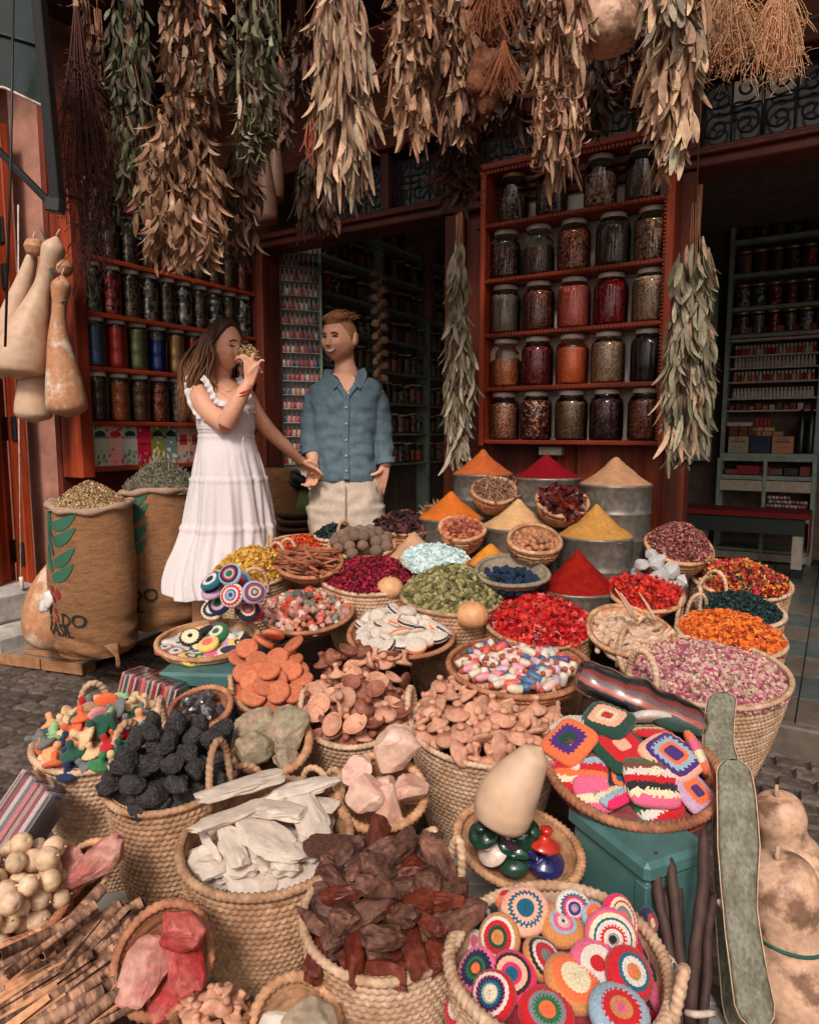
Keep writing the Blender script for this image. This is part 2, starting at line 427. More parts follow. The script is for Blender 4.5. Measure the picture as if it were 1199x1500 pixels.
M_paned = mat('dark_glass_pane', s2l((58,54,50)), .2, .15, 3, spec=.5)
for i,t in enumerate((1.68,1.12,.56,0,-.56,-1.14,-1.74)):
    wd = .5 if i<6 else .54
    gr = link('iron_grille', scroll_panel(wd,.30), M_iron, shop, T(-t-.25,.02,2.635))
    pn = box(-t-.5,-t-.0,.07,.078,2.47,2.80)
    pane = link('transom_pane', pn, M_paned if i<4 else M_paned, shop)
# sky reflections in the right panes, put in as pale boards before the glass
link('sky_reflection_board', box(.18,.42,.058,.064,2.66,2.76), M_white, shop); link('sky_reflection_board', box(.62,1.02,.058,.064,2.66,2.76), M_white, shop)
# porch ceiling boards, side walls, room
ce = thing('porch_ceiling','dark brown boarded ceiling over the shop front','ceiling',MS)
for k in range(19):
    link('ceiling_board', bbox(-4.6+k*.42+.004,-4.6+(k+1)*.42-.004,-1.5,.0,H1,H1+.04,.006), M_ceil, ce)
link('ceiling_beam', bbox(-4.6,3.4,-.72,-.62,H1-.10,H1,.006), M_ceil, ce)
link('ceiling_beam', bbox(-4.6,3.4,-1.5,-1.4,H1-.12,H1,.006), M_ceil, ce)
# wire along the upper wall
wr = MB(); tube(curve([(-1.75,-.02,2.93),(-1.2,-.03,2.905),(-.6,-.02,2.94),(0,-.03,2.92),(.4,-.02,2.90),(.8,-.02,2.95),(1.6,-.02,2.93),(2.5,-.02,2.97)],60),.006,5,mb=wr)
link('electric_cable', wr, mat('grey_cable',s2l((150,140,130)),.6), shop)
room = thing('shop_room','dim spice shop room behind the red timber front','room',MS)
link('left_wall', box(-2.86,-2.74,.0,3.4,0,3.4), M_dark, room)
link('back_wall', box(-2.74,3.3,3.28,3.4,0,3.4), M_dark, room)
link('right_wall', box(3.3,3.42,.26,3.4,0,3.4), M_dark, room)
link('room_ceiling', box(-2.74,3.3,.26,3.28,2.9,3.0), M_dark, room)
# left plastered pier and the wall beyond
pier = thing('plaster_pier','pink plastered round-edged pier left of the jar cabinet','pillar',T(P(100,700,4.3).xy.to_3d())@Rz(R(-28)))
pb = MB(); wx=.165; rad=.06; out=[]
for cx_,cy_,a0 in ((wx-rad,-wx+rad,-90),(wx-rad,wx-rad,0),(-wx+rad,wx-rad,90),(-wx+rad,-wx+rad,180)):
    for k in range(6): a=R(a0+k*18); out.append((cx_+rad*math.cos(a), cy_+rad*math.sin(a)))
zs = np.linspace(0,4.6,24); V=[]
for z in zs:
    for (x,y) in out: V.append((x+.006*noise.noise(Vector((x*5,y*5,z*2))), y+.006*noise.noise(Vector((x*5+9,y*5,z*2))), z))
pb.add(V, gridF(24,24), None, True); link('shaft', pb, M_plaster, pier)
far = thing('side_building_wall','dark red brown wall left of the shop behind the folding door','wall',T(P(-60,700,4.75).xy.to_3d())@Rz(R(-20)))
link('wall', box(-1.6,.75,0,.3,0,4.8), M_wallred, far)

# red folding door at the left edge
fd = thing('folding_door','red timber folding door with iron hinges at the left edge','door')
def leaf(u0,u1,v0,v1,Y0,Y1):
    a=P(u0,v1,Y0); b=P(u1,v1,Y1); top=P(u0,v0,Y0).z; zb=.11
    d=(b-a); L=d.xy.length; M=T(a.x,a.y,0)@Rz(math.atan2(d.y,d.x))
    return M,L,zb,top
for (u0,u1,Y0,Y1) in ((-40,9,3.75,3.95),(10,27,3.98,4.15),(28,43,4.12,4.02)):
    M,L,zb,top = leaf(u0,u1,190,890,Y0,Y1)
    lf = link('door_leaf', bbox(0,L,0,.045,zb,top,.006), M_wood, fd, M)
    if u0<0:
        for z0,z1 in ((.3,.9),(1.0,1.6),(1.7,2.4)): link('raised_panel', bbox(.05,L-.05,-.015,.01,z0,z1,.012), M_wood, lf)
    else:
        mo = MB(); box(L*.3,L*.42,-.012,.004,zb+.03,top-.03,mb=mo); link('bead', mo, M_wood, lf)
        for z in (.42,1.15,2.0,2.25):
            link('hinge', bbox(L*.55,L*.95,-.012,-.002,z,z+.14,.002), M_black, lf)
# rope on the folding door
rp = MB(); tube([P(27,300,3.85),P(28,600,3.85),P(31,845,3.85)], .004, 5, mb=rp); tube([P(31,845,3.85),P(33,862,3.84)],.012,6,mb=rp)
o=link('pull_cord', rp, mat('pale_cord',s2l((214,190,176)),.8)); tag(o,'thin pale cord with a knotted end hanging down the red folding door','cord')
# ================================================================ more materials
def grain(name, cols, scale=120, bump=.6, rough=.8, stretch=(1,1,1), bd=.004):
    """crushed / granular stuff: voronoi cells of a few colours"""
    if name in _mats: return _mats[name]
    m = bpy.data.materials.new(name); m.use_nodes=True; n=m.node_tree.nodes; l=m.node_tree.links; b=n['Principled BSDF']
    b.inputs['Roughness'].default_value=rough; b.inputs['Specular IOR Level'].default_value=.25
    tc=n.new('ShaderNodeTexCoord'); mp=n.new('ShaderNodeMapping'); mp.inputs['Scale'].default_value=stretch; l.new(tc.outputs['Object'],mp.inputs[0])
    oi=n.new('ShaderNodeObjectInfo'); va=n.new('ShaderNodeVectorMath'); va.operation='ADD'; l.new(mp.outputs[0],va.inputs[0]); l.new(oi.outputs['Random'],va.inputs[1])
    nd=n.new('ShaderNodeTexNoise'); nd.inputs['Scale'].default_value=scale*.7; l.new(va.outputs[0],nd.inputs['Vector'])
    ms=n.new('ShaderNodeVectorMath'); ms.operation='SCALE'; ms.inputs['Scale'].default_value=1.2/scale; l.new(nd.outputs['Color'],ms.inputs[0])
    vb=n.new('ShaderNodeVectorMath'); vb.operation='ADD'; l.new(va.outputs[0],vb.inputs[0]); l.new(ms.outputs[0],vb.inputs[1])
    vo=n.new('ShaderNodeTexVoronoi'); vo.inputs['Scale'].default_value=scale*1.7; l.new(vb.outputs[0],vo.inputs['Vector'])
    sp=n.new('ShaderNodeSeparateColor'); l.new(vo.outputs['Color'],sp.inputs[0])
    cr=n.new('ShaderNodeValToRGB'); cr.color_ramp.interpolation='CONSTANT'; e=cr.color_ramp.elements
    while len(e)>1: e.remove(e[-1])
    for i,c in enumerate(cols):
        if i==0: e[0].position=0; e[0].color=(*c,1)
        else: x=e.new(i/len(cols)); x.color=(*c,1)
    l.new(sp.outputs[0],cr.inputs[0]); l.new(cr.outputs[0],b.inputs['Base Color'])
    bp=n.new('ShaderNodeBump'); bp.inputs['Strength'].default_value=bump; bp.inputs['Distance'].default_value=bd; bp.invert=True
    l.new(vo.outputs['Distance'],bp.inputs['Height']); l.new(bp.outputs[0],b.inputs['Normal'])
    _mats[name]=m; return m
def glassmat(name, tint=(.93,.95,.93), rough=.03, base=.0, gain=1.0):
    m=bpy.data.materials.new(name); m.use_nodes=True; n=m.node_tree.nodes; l=m.node_tree.links; n.clear()
    tr=n.new('ShaderNodeBsdfTransparent'); tr.inputs[0].default_value=(*tint,1)
    gl=n.new('ShaderNodeBsdfGlossy'); gl.inputs['Roughness'].default_value=rough; gl.inputs[0].default_value=(1,1,1,1)
    lw=n.new('ShaderNodeFresnel'); lw.inputs['IOR'].default_value=1.5
    mr=n.new('ShaderNodeMapRange'); mr.inputs[1].default_value=0; mr.inputs[2].default_value=1; mr.inputs[3].default_value=base; mr.inputs[4].default_value=gain
    mxs=n.new('ShaderNodeMixShader'); o=n.new('ShaderNodeOutputMaterial')
    l.new(lw.outputs[0],mr.inputs[0]); l.new(mr.outputs[0],mxs.inputs[0]); l.new(tr.outputs[0],mxs.inputs[1]); l.new(gl.outputs[0],mxs.inputs[2]); l.new(mxs.outputs[0],o.inputs[0])
    return m
M_glass = glassmat('jar_glass'); M_film = glassmat('clear_plastic_film', (.94,.94,.95), .12, .10, .9)
M_lid = mat('white_metal_lid', s2l((214,204,190)), .4, .06, 10)
M_lidg = mat('gold_metal_lid', s2l((206,166,96)), .35, .1, 10, metal=.6)

# ---------------------------------------------------------------- jars
def jar_profile(r,h,n=None):
    return [(r*.86,0),(r*.98,h*.03),(r,h*.07),(r,h*.70),(r*.97,h*.76),(r*.86,h*.82),(r*.74,h*.855),(r*.70,h*.875),(r*.70,h*.93),(r*.70,h*.95)]
def tall_profile(r,h):
    p=[(r*.9,0),(r,h*.04)]
    for k in range(1,12): p.append((r*(1 if k%4 else .965), h*(.04+.80*k/12)))
    return p+[(r,h*.86),(r*.84,h*.91),(r*.84,h*.95)]
def jar_set(kind, r, h):
    seg=20
    prof=(jar_profile if kind=='round' else tall_profile)(r,h)
    gl=lathe([(1e-4,.0)]+prof,seg).mesh('jar_glass'); gl.materials.append(M_glass)
    lr=r*(.76 if kind=='round' else .92)
    li=lathe([(lr*.97,h*.905),(lr,h*.91),(lr,h*.985),(lr*.95,h),(lr*.7,h*1.0),(1e-4,h*.998)],seg).mesh('jar_lid')
    li.materials.append(M_lid)
    return gl,li,prof
def contents_mesh(prof,h,fill,amp=.004,seed=0,k=.955):
    z0=h*.02; p=[(1e-4,z0)]
    zmax=h*fill
    for r_,z in prof:
        if z<zmax: p.append((r_*k, max(z,z0)))
    rt=p[-1][0]; p.append((rt,zmax)); p+= [(rt*.85,zmax+h*.012),(rt*.5,zmax+h*.02),(1e-4,zmax+h*.025)]
    mb=lathe(p,20); V=mb.V[0]; V[:,2]+= (V[:,2]>zmax*.97)*cnoise(V,60,seed)*amp*2.5
    V[:,:2]*= (1-.03*np.abs(cnoise(V,50,seed+3)))[:,None]
    return mb.mesh('contents')
JS={}
def jar(kind,r,h,fill,cm,M,label,group=None,lid=None,name='glass_jar',cat='jar'):
    key=(kind,round(r,4),round(h,4))
    if key not in JS: JS[key]=jar_set(kind,r,h)
    gl,li,prof=JS[key]
    kc=key+(fill,)
    if kc not in JS: JS[kc]=contents_mesh(prof,h,fill)
    t=thing(name,label,cat,M,group)
    link('jar_glass',gl,None,t)
    l_=link('jar_lid',li,None,t)
    if lid: l_.material_slots[0].link='OBJECT'; l_.material_slots[0].material=lid
    if cm is not None:
        c=link('contents',JS[kc],None,t)
        if not JS[kc].materials: JS[kc].materials.append(cm)
        c.material_slots[0].link='OBJECT'; c.material_slots[0].material=cm
    return t
G={}
def gm(name,*cols,scale=120,bump=.6,stretch=(1,1,1),bd=.004):
    return grain(name,[tuple(min(.85,x*1.35) for x in s2l(c)) for c in cols],scale,bump,.8,stretch,bd)
c_brown=gm('brown_seed',(120,92,70),(92,66,50),(140,110,86),(70,50,40))
c_dkflow=gm('dark_dried_flower',(104,66,54),(62,40,36),(140,98,78),(44,30,28),scale=60)
c_chips=gm('tan_chips',(168,124,92),(120,84,62),(196,152,116),(78,54,42),scale=55,bump=1)
c_orchip=gm('orange_flakes',(176,92,60),(126,60,40),(200,124,84),(84,40,30),scale=70,bump=1)
c_nuts=gm('dark_round_nuts',(92,72,58),(74,56,46),(84,66,54),scale=26,bump=1,bd=.012)
c_beigeseed=gm('beige_seed',(176,140,112),(150,114,90),(196,160,132),(116,86,68),scale=130)
c_greyseed=gm('grey_seed',(134,116,100),(110,92,80),(152,134,116),scale=150)
c_rust=gm('rust_flakes',(134,70,48),(94,46,34),(160,92,62),(66,34,28),scale=90)
c_pinkred=gm('bright_coral_grains',(255,92,78),(255,140,120),(245,62,58),scale=140)
c_crim=gm('crimson_petals',(150,22,26),(110,14,20),(178,40,40),(60,12,16),scale=90)
c_orange=gm('orange_grains',(240,98,46),(248,124,64),(222,80,38),scale=150)
c_amber=gm('amber_seeds',(186,108,60),(150,78,42),(206,132,80),scale=110)
c_redlf=gm('red_dark_petals',(132,30,30),(84,20,22),(60,40,30),(160,48,44),scale=70)
c_vanil=gm('black_pods',(30,22,22),(46,34,32),(60,48,44),scale=40,stretch=(1,1,.1),bump=1)
c_nutbr=gm('pale_brown_beans',(186,126,96),(164,104,78),(204,146,114),(120,72,54),scale=75,bump=1,bd=.008)
c_redblk=gm('red_and_black_peppers',(92,24,24),(60,16,18),(130,40,36),(196,150,120),(40,16,16),scale=70)
c_blkb=gm('black_berries',(34,22,26),(52,30,34),(24,16,20),(120,60,50),scale=75)
c_brnherb=gm('brown_herb',(120,88,62),(94,66,48),(146,110,80),(76,54,42),scale=120)

# ================================================================ right jar cabinet
Lc=1.02; Hc0=1.115; rows_px=[650.5,557,463,373,283]
MC = T(P(973,653,3.2).x, 3.2, 0)@Rz(FRZ)     # origin at the right front corner, +x right, +y in; cabinet spans x in [-Lc,0]
_a=P(973,653,3.2); _b=P(973,190,3.2)
zb=_a.z; zt=_b.z; rowh=(zt-zb)/5.03
cab=thing('jar_cabinet','tall red wooden open cabinet of five shelves filled with big glass jars','cabinet',MC)
# find length so that left edge projects at u=702
_al=None
for k in range(400):
    L=.5+k*.003; q=MC@Vector((-L,0,0)); uu=599.5+FPX*q.x/(q.y*math.cos(PITCH))
    if uu<=700: Lc=L; break
dp=.185
link('side_board', bbox(-.035,0,0,dp,zb-.01,zt+.02,.003), M_wood, cab)
link('side_board', bbox(-Lc,-Lc+.03,0,dp,zb-.01,zt+.02,.003), M_wood, cab)
link('top_board', bbox(-Lc-.02,.02,-.015,dp,zt,zt+.03,.004), M_woodh, cab)
link('back_board', box(-Lc+.03,-.035,dp-.015,dp,zb,zt), M_white, cab)
sz=[]
for k in range(5):
    z=zb+k*rowh; sz.append(z+.022)
    sb=link('shelf_board', bbox(-Lc+.03,-.035,.004,dp-.016,z,z+.022,.002), M_woodh, cab)
    dn=MB()
    nb=46
    for j in range(nb):
        x=-Lc+.034+(Lc-.075)*j/nb; box(x,x+.012,-.004,.004,z+.004,z+.018,mb=dn)
    d_=link('dentil_trim', dn, M_woodh, sb); d_['kind']='stuff'
dn=MB()
for j in range(50):
    x=-Lc+(Lc)*j/50; box(x,x+.012,-.006,.001,zt-.02,zt-.004,mb=dn)
d_=link('dentil_trim', dn, M_woodh, cab); d_['kind']='stuff'
dn=MB()
for j in range(80):
    z=zb+.01+(zt-zb-.02)*j/80; box(-Lc+.028,-Lc+.036,-.003,.006,z,z+.010,mb=dn); box(-.043,-.033,-.003,.006,z,z+.010,mb=dn)
d_=link('side_dentil_trim', dn, M_woodh, cab); d_['kind']='stuff'
link('bracket', bbox(-.62,-.50,.03,.09,zb-.055,zb-.011,.004), mat('grey_bracket',s2l((110,100,90)),.6), cab)
RC=[ # bottom row first; (fill, material, description)
 [(.74,c_nutbr,'pale brown beans'),(.80,c_redblk,'dark red chillies with pale seeds'),(.76,c_brnherb,'mottled beige crushed herb'),(.80,c_blkb,'black berries'),(.74,c_rust,'dark brown herb')],
 [(.56,c_amber,'amber seeds filled to just over half'),(.78,c_redlf,'red and green dark petals'),(.72,c_orange,'bright orange grains'),(.78,c_beigeseed,'beige speckled seeds'),(.80,c_vanil,'long black pods')],
 [(.78,c_greyseed,'grey seeds'),(.78,c_rust,'rusty brown flakes'),(.80,c_pinkred,'bright coral red grains'),(.84,c_crim,'crimson petals'),(.82,c_beigeseed,'light brown seeds at the right end')],
 [(.62,c_dkflow,'dark dried flowers'),(.55,c_brown,'brown grey seeds half full'),(.76,c_orchip,'orange brown shavings'),(.80,c_nuts,'large dark round nuts'),(.74,c_chips,'tan curled shavings')],
 [(.50,c_dkflow,'dark petals half full'),(.66,c_dkflow,'dark chunks behind hanging leaves'),(.62,c_chips,'brown dried slices'),(.60,c_brown,'dark curled roots at the top right')]]
ordn=['bottom','second lowest','middle','second highest','top']
xs5=[[-.905,-.715,-.515,-.315,-.12]]*4+[[-.865,-.64,-.39,-.17]]
sc_=Lc/1.02
jr=.082; jh=.245
for k,row in enumerate(RC):
    for j,(fl,cm,ds) in enumerate(row):
        jit=random.uniform(-.008,.008)
        jar('round',jr*(.97 if k==4 else 1),jh,fl,cm,MC@T(xs5[k][j]*sc_+jit,.095,sz[k]+.001)@Rz(random.uniform(0,6)),
            'big jar of %s, %s shelf, right cabinet'%(ds,ordn[k]),'big jars in the right cabinet', lid=(M_lid if k<4 or j>1 else M_lidg))

# ================================================================ left jar cabinet (faces right, runs into the shop)
q0=P(118,695,3.62); ang=math.atan2(DD.y,DD.x)
ML=T(q0.x,q0.y,0)@Rz(ang)      # +x runs into the shop, -y faces the viewer/right
zl0=q0.z; zl1=P(135,288,3.62).z
LL=1.3
for k in range(500):
    L=.7+k*.004; q=ML@Vector((L,0,0)); uu=599.5+FPX*q.x/(q.y*math.cos(PITCH))
    if uu>=401: LL=L; break
cb=thing('jar_cabinet','long red wooden cabinet with rows of small glass jars and boxes behind the woman','cabinet',ML)
def zrow(v,u=150): return None
yrow=[]
for v in (684,617,536,455,371): yrow.append(P(150,v,3.70).z)
dl_=.15
link('side_board', bbox(0,.075,-.02,dl_,zl0-.02,zl1,.004), M_wood, cb)
link('side_board', bbox(LL-.03,LL,-.01,dl_,zl0,zl1,.004), M_wooddk, cb)
link('back_board', box(.075,LL-.03,dl_-.02,dl_,zl0,zl1), M_white, cb)
link('top_board', bbox(-.01,LL+.01,-.03,dl_,zl1,zl1+.03,.004), M_wooddk, cb)
for z in yrow: link('shelf_board', bbox(.075,LL-.03,-.012,dl_-.02,z-.024,z,.003), M_woodh, cb)
pn_=thing('side_panel','dark red panelled shutter that carries the left jar cabinet','shutter',ML)
link('panel', box(-.0,LL+.05,dl_+.005,dl_+.05,.12,2.9), M_wooddk, pn_)
for x0,x1 in ((.05,.6),(.7,1.25)):
    link('raised_panel', bbox(x0,x1,dl_-.02,dl_+.01,.2,zl0-.08,.012), M_wooddk, pn_)
c_teal=gm('pale_green_chunks',(120,150,132),(86,112,98),(160,180,164),(60,76,68),scale=28,bump=1,bd=.01)
c_pinkch=gm('pink_red_chunks',(196,84,84),(150,50,54),(214,120,112),(90,40,44),scale=30,bump=1,bd=.01)
c_whch=gm('white_grey_chunks',(176,168,158),(120,110,104),(196,188,180),(80,72,68),scale=28,bump=1,bd=.01)
c_dk=gm('dark_mixed',(104,88,76),(70,58,52),(140,122,104),scale=50)
c_peach=gm('peach_chunks',(170,120,96),(130,86,68),(190,144,120),scale=28,bump=1,bd=.01)
c_blue=gm('slate_blue_powder',(86,112,142),(78,102,132),scale=200,bump=.1)
c_red=gm('red_orange_powder',(206,58,36),(196,50,30),scale=200,bump=.1)
c_olive=gm('olive_powder',(134,136,84),(126,128,78),scale=200,bump=.1)
c_deepb=gm('deep_blue_powder',(24,62,140),(20,52,124),scale=200,bump=.1)
c_tan=gm('tan_powder',(188,146,96),(178,136,88),scale=200,bump=.1)
c_redp=gm('crimson_powder',(168,34,34),(156,28,30),scale=200,bump=.1)
rowsL=[
 (1,[(.78,c_nuts,'dark round nuts'),(.80,c_amber,'golden seeds'),(.80,c_brnherb,'brown herb'),(.78,c_orchip,'rusty dried slices'),(.75,c_dk,'dark sticks'),(.7,c_amber,'amber seeds'),(.7,c_dk,'dark seeds'),(.75,c_brown,'brown seeds'),(.7,c_beigeseed,'beige seeds'),(.75,c_brnherb,'brown crushed leaves')]),
 (2,[(.80,c_blue,'slate blue powder'),(.82,c_red,'red orange powder'),(.84,c_olive,'olive green powder'),(.68,c_deepb,'deep blue powder'),(.82,c_tan,'tan powder'),(.8,c_redp,'crimson powder'),(.8,c_tan,'ochre powder'),(.8,c_blue,'grey blue powder'),(.75,c_peach,'peach chunks'),(.7,c_dk,'dark powder')]),
 (3,[(.82,c_teal,'pale green chunks'),(.80,c_pinkch,'pink red chunks'),(.75,c_dk,'dark sticks'),(.8,c_whch,'white grey stones'),(.75,c_dk,'dark resin'),(.8,c_whch,'pale curled roots'),(.7,c_dk,'black pieces'),(.72,c_whch,'grey flakes'),(.72,c_brown,'brown pods'),(.78,c_whch,'pale pods'),(.78,c_peach,'peach pieces')]),
 (4,[(.6,c_whch,'grey flakes'),(.55,c_dk,'dark herbs'),(.6,c_dk,'dark roots'),(.6,c_brown,'brown seeds'),(.6,c_rust,'rusty bark'),(.6,c_dk,'dark berries'),(.6,c_brown,'brown leaves'),(.6,c_brnherb,'brown herb'),(.65,c_brown,'speckled seeds'),(.65,c_rust,'rusty seeds'),(.6,c_dk,'dark pieces')])]
rn={1:'second lowest',2:'middle',3:'second highest',4:'top'}
NO=['first','second','third','fourth','fifth','sixth','seventh','eighth','ninth','tenth','eleventh','twelfth','thirteenth','fourteenth','fifteenth','sixteenth','seventeenth','eighteenth','nineteenth','twentieth','twenty-first','twenty-second','twenty-third','twenty-fourth','twenty-fifth','twenty-sixth']
for k,row in rowsL:
    n_=len(row); tot=LL-.075-.03-.02
    for j,(fl,cm,ds) in enumerate(row):
        x=.075+.012+tot*(j+.5)/n_
        jar('tall',.053,.262,fl,cm,ML@T(x,.05,yrow[k]+.001)@Rz(random.uniform(0,6)),
          'jar of %s, %s from left, %s shelf, left cabinet'%(ds,NO[j],rn[k]),'jars in the left cabinet')
# tea boxes on the lowest shelf
def text_mesh(txt,size,depth=.0008,align='CENTER',bold=False):
    cu=bpy.data.curves.new('t','FONT'); cu.body=txt; cu.size=size; cu.extrude=depth; cu.align_x=align; cu.align_y='CENTER'
    if bold: cu.offset=size*.018
    o=bpy.data.objects.new('t',cu); COL.objects.link(o); bpy.context.view_layer.update()
    me=bpy.data.meshes.new_from_object(o.evaluated_get(bpy.context.evaluated_depsgraph_get()))
    bpy.data.objects.remove(o); me.name='lettering'; return me
M_print=mat('printed_card',attr=True,rough=.5,var=.05,vscale=30)
M_inkw=mat('white_ink',s2l((214,204,190)),.7,.05); M_inkk=mat('black_ink',s2l((46,38,34)),.8,.15,60); M_inkr=mat('red_ink',s2l((158,34,36)),.8,.15,60); M_inkg=mat('green_ink',s2l((50,98,76)),.85,.2,70)
BX=[('green',(36,74,58),(198,196,170),(84,108,72),'Pure Neem',1),('red',(206,40,48),(232,176,160),(196,34,44),'Rose - Lotus',1),('green',(30,66,56),(190,190,172),(84,104,80),'PATCHOULI',1),
    ('crimson',(196,26,60),(206,30,66),(150,16,44),'HIBISCUS',2),('olive',(34,48,40),(130,138,52),(190,164,112),'Tea Green',0),('grey green',(34,48,46),(112,140,128),(180,160,148),'Tea Green',0),('pale pink',(176,50,52),(214,160,140),(96,110,112),'ROSEWOOD',3),('brown',(150,60,50),(190,140,110),(110,44,40),'AMBER',3)]
bw=.093; bh=.222
for i,(nm,ctop,cmid,cbot,tx_,st_) in enumerate(BX):
    x=.090+bw*(i+.5)+.002
    t=thing('incense_box','%s patterned incense box, %s from left on the lowest left shelf'%(nm,NO[i]),'box',ML@T(x,.02,yrow[0]+.001),'incense boxes on the lowest shelf')
    nx,nz=16,36; V=[];F=[];C=[]
    mb=MB()
    box(-bw/2+.001,bw/2-.001,.0,.07,0,bh,col=s2l(cmid),mb=mb); link('carton',mb,M_print,t)
    mb=MB(); ctop,cmid,cbot=s2l(ctop),s2l(cmid),s2l(cbot)
    gx=np.linspace(-bw/2+.0015,bw/2-.0015,nx+1); gz=np.linspace(.001,bh-.001,nz+1)
    V=np.array([[a,-.0006,b_] for b_ in gz for a in gx]); F=gridF(nx+1,nz+1,False); cs=[]
    r_=np.random.default_rng(i)
    spots=r_.uniform(0,1,(26,3))
    for jz in range(nz):
        for jx in range(nx):
            X=(jx+.5)/nx; Z=(jz+.5)/nz; c=cmid
            sp=None
            for s in spots:
                zz = s[1]*(.5) if s[1]<.8 else .86+ (s[1]-.8)*.7
                if (X-s[0])**2*.35+(Z-zz)**2 < .0016+.0014*s[2]: sp=s[2]
            if sp is not None: c = cbot if sp<.5 else tuple(min(1,k*1.5+.25) for k in cbot)
            if st_ in (0,1) and (Z>.66 and Z<.72 or (Z>=.72 and (X-.5)**2*1.2+(Z-.72)**2*9<.19)): c=ctop
            if st_==0 and .44<Z<.66: c=cmid
            if st_==2 and .3<Z<.74: c=cmid
            if st_==3 and .3<Z<.9: c=cmid
            if st_==3 and .48<Z<.74 and .2<X<.8: c=ctop
            if st_==0 and (X-.5)**2*.4+(Z-.55)**2<.0012: c=s2l((230,220,190))
            cs.append(c)
    mb.add(V,F,np.array(cs),False); pf=link('printed_front',mb,M_print,t)
    me=text_mesh(tx_,.019 if len(tx_)<9 else .0155); lt=link('lettering',me,M_inkw if st_<2 else M_inkk,t,T(0,-.0012,bh*(.69 if st_<2 else (.52 if st_==2 else .6)))@Rx(PI/2))

# ================================================================ interior shelving, left wall (three bays)
mk=[c_dk,c_brown,c_whch,c_rust,c_brnherb,c_whch,c_greyseed,c_amber,c_peach,c_beigeseed]
def wall_shelf(name,label,M,Ls,zlist,posts,njar,desc,depth=.2,jr_=.052,jh_=.17):
    """shelf unit; local x along, -y towards the room"""
    t=thing(name,label,'shelf unit',M)
    for x in posts: link('upright', bbox(x-.018,x+.018,-.012,depth,FZ,zlist[-1]+.3,.003), M_green, t)
    for k,z in enumerate(zlist):
        for a,b_ in zip(posts[:-1],posts[1:]):
            link('shelf_board', bbox(a+.018,b_-.018,0,depth,z-.022,z,.002), M_green, t)
    link('back_panel', box(posts[0],posts[-1],depth+.002,depth+.012,FZ,zlist[-1]+.3), M_dark, t)
    for k,z in enumerate(zlist):
        for bi,(a,b_) in enumerate(zip(posts[:-1],posts[1:])):
            n_=njar[bi]
            for j in range(n_):
                if random.random()<.03: continue
                x=a+.03+(b_-a-.06)*(j+.5)/n_; cm=random.choice(mk); s=random.uniform(.92,1.08)
                jar('tall',jr_,jh_,random.choice((.6,.75,.85)),cm,M@T(x,.075+random.uniform(-.01,.01),z+.001)@Rz(random.uniform(0,6))@Sc(1,1,s),
                  'dark jar, %s from left, shelf level %s, %s'%(NO[j],ORD[k],desc[bi]), 'storage jars inside the shop', lid=random.choice((M_lid,M_lidg,M_lidg)))
    return t
ORD=['one up from the counter','two','three','four','five','six','seven','eight','nine']
ORD=['one','two','three','four','five','six','seven','eight','nine']
MWL=T(S(2.62,.16,0))@Rz(math.atan2(DD.y,DD.x))
zz=[.93+.262*k for k in range(8)]
wall_shelf('wall_shelves','grey green painted wall shelves crowded with dark jars behind the man',MWL,3,zz,[.40,1.22,2.02,2.95],[7,7,8],['the bay left of the man','the bay right of the man','the deep bay beside the hanging bundle'])
# narrow rack of little varnish bottles near the opening
MR=T(S(2.62,.14,0))@Rz(math.atan2(DD.y,DD.x)-R(38))
rk=thing('bottle_rack','narrow pale rack with rows of tiny red and pink bottles left of the man','rack',MR)
link('upright', bbox(.0,.014,-.01,.06,FZ+.3,2.52,.002), M_green, rk); link('upright', bbox(.286,.30,-.01,.06,FZ+.3,2.52,.002), M_green, rk)
link('back_panel', box(.014,.286,.05,.058,FZ+.3,2.5), M_white, rk)
pb_=lathe([(.0105,0),(.0115,.006),(.0115,.04),(.005,.046)],8).mesh('bottle_body'); cb_=lathe([(.0062,.046),(.006,.078),(.0001,.079)],6).mesh('bottle_cap')
pol=[mat('varnish_%d'%i if False else nm,s2l(c),.2,.05) for i,(nm,c) in enumerate((('red_varnish',(170,40,44)),('pink_varnish',(206,120,120)),('peach_varnish',(206,150,130)),('rose_varnish',(150,70,78)),('blue_varnish',(60,76,110)),('cream_varnish',(200,180,160))))]
kk=0
for k in range(16):
    z=.98+.096*k
    link('ledge', box(.014,.286,.0,.05,z-.006,z), M_green, rk)
    for j in range(8):
        x=.034+.033*j
        ci=random.randrange(6); t=thing('varnish_bottle','tiny %s bottle, %s from left, row %s from the bottom, narrow rack'%(['red','pink','peach','rose','blue','cream'][ci],NO[j],NO[k]),'bottle',MR@T(x,.02,z),'tiny varnish bottles on the narrow rack')
        o=link('bottle_body',pb_,pol[0],t); o.material_slots[0].link='OBJECT'; o.material_slots[0].material=pol[ci]
        o=link('bottle_cap',cb_,M_black,t)

# ================================================================ back wall unit on the right
MB2=T(S(-1.35,3.05,0))@Rz(FRZ)    # local x right along the back wall, origin below its left end
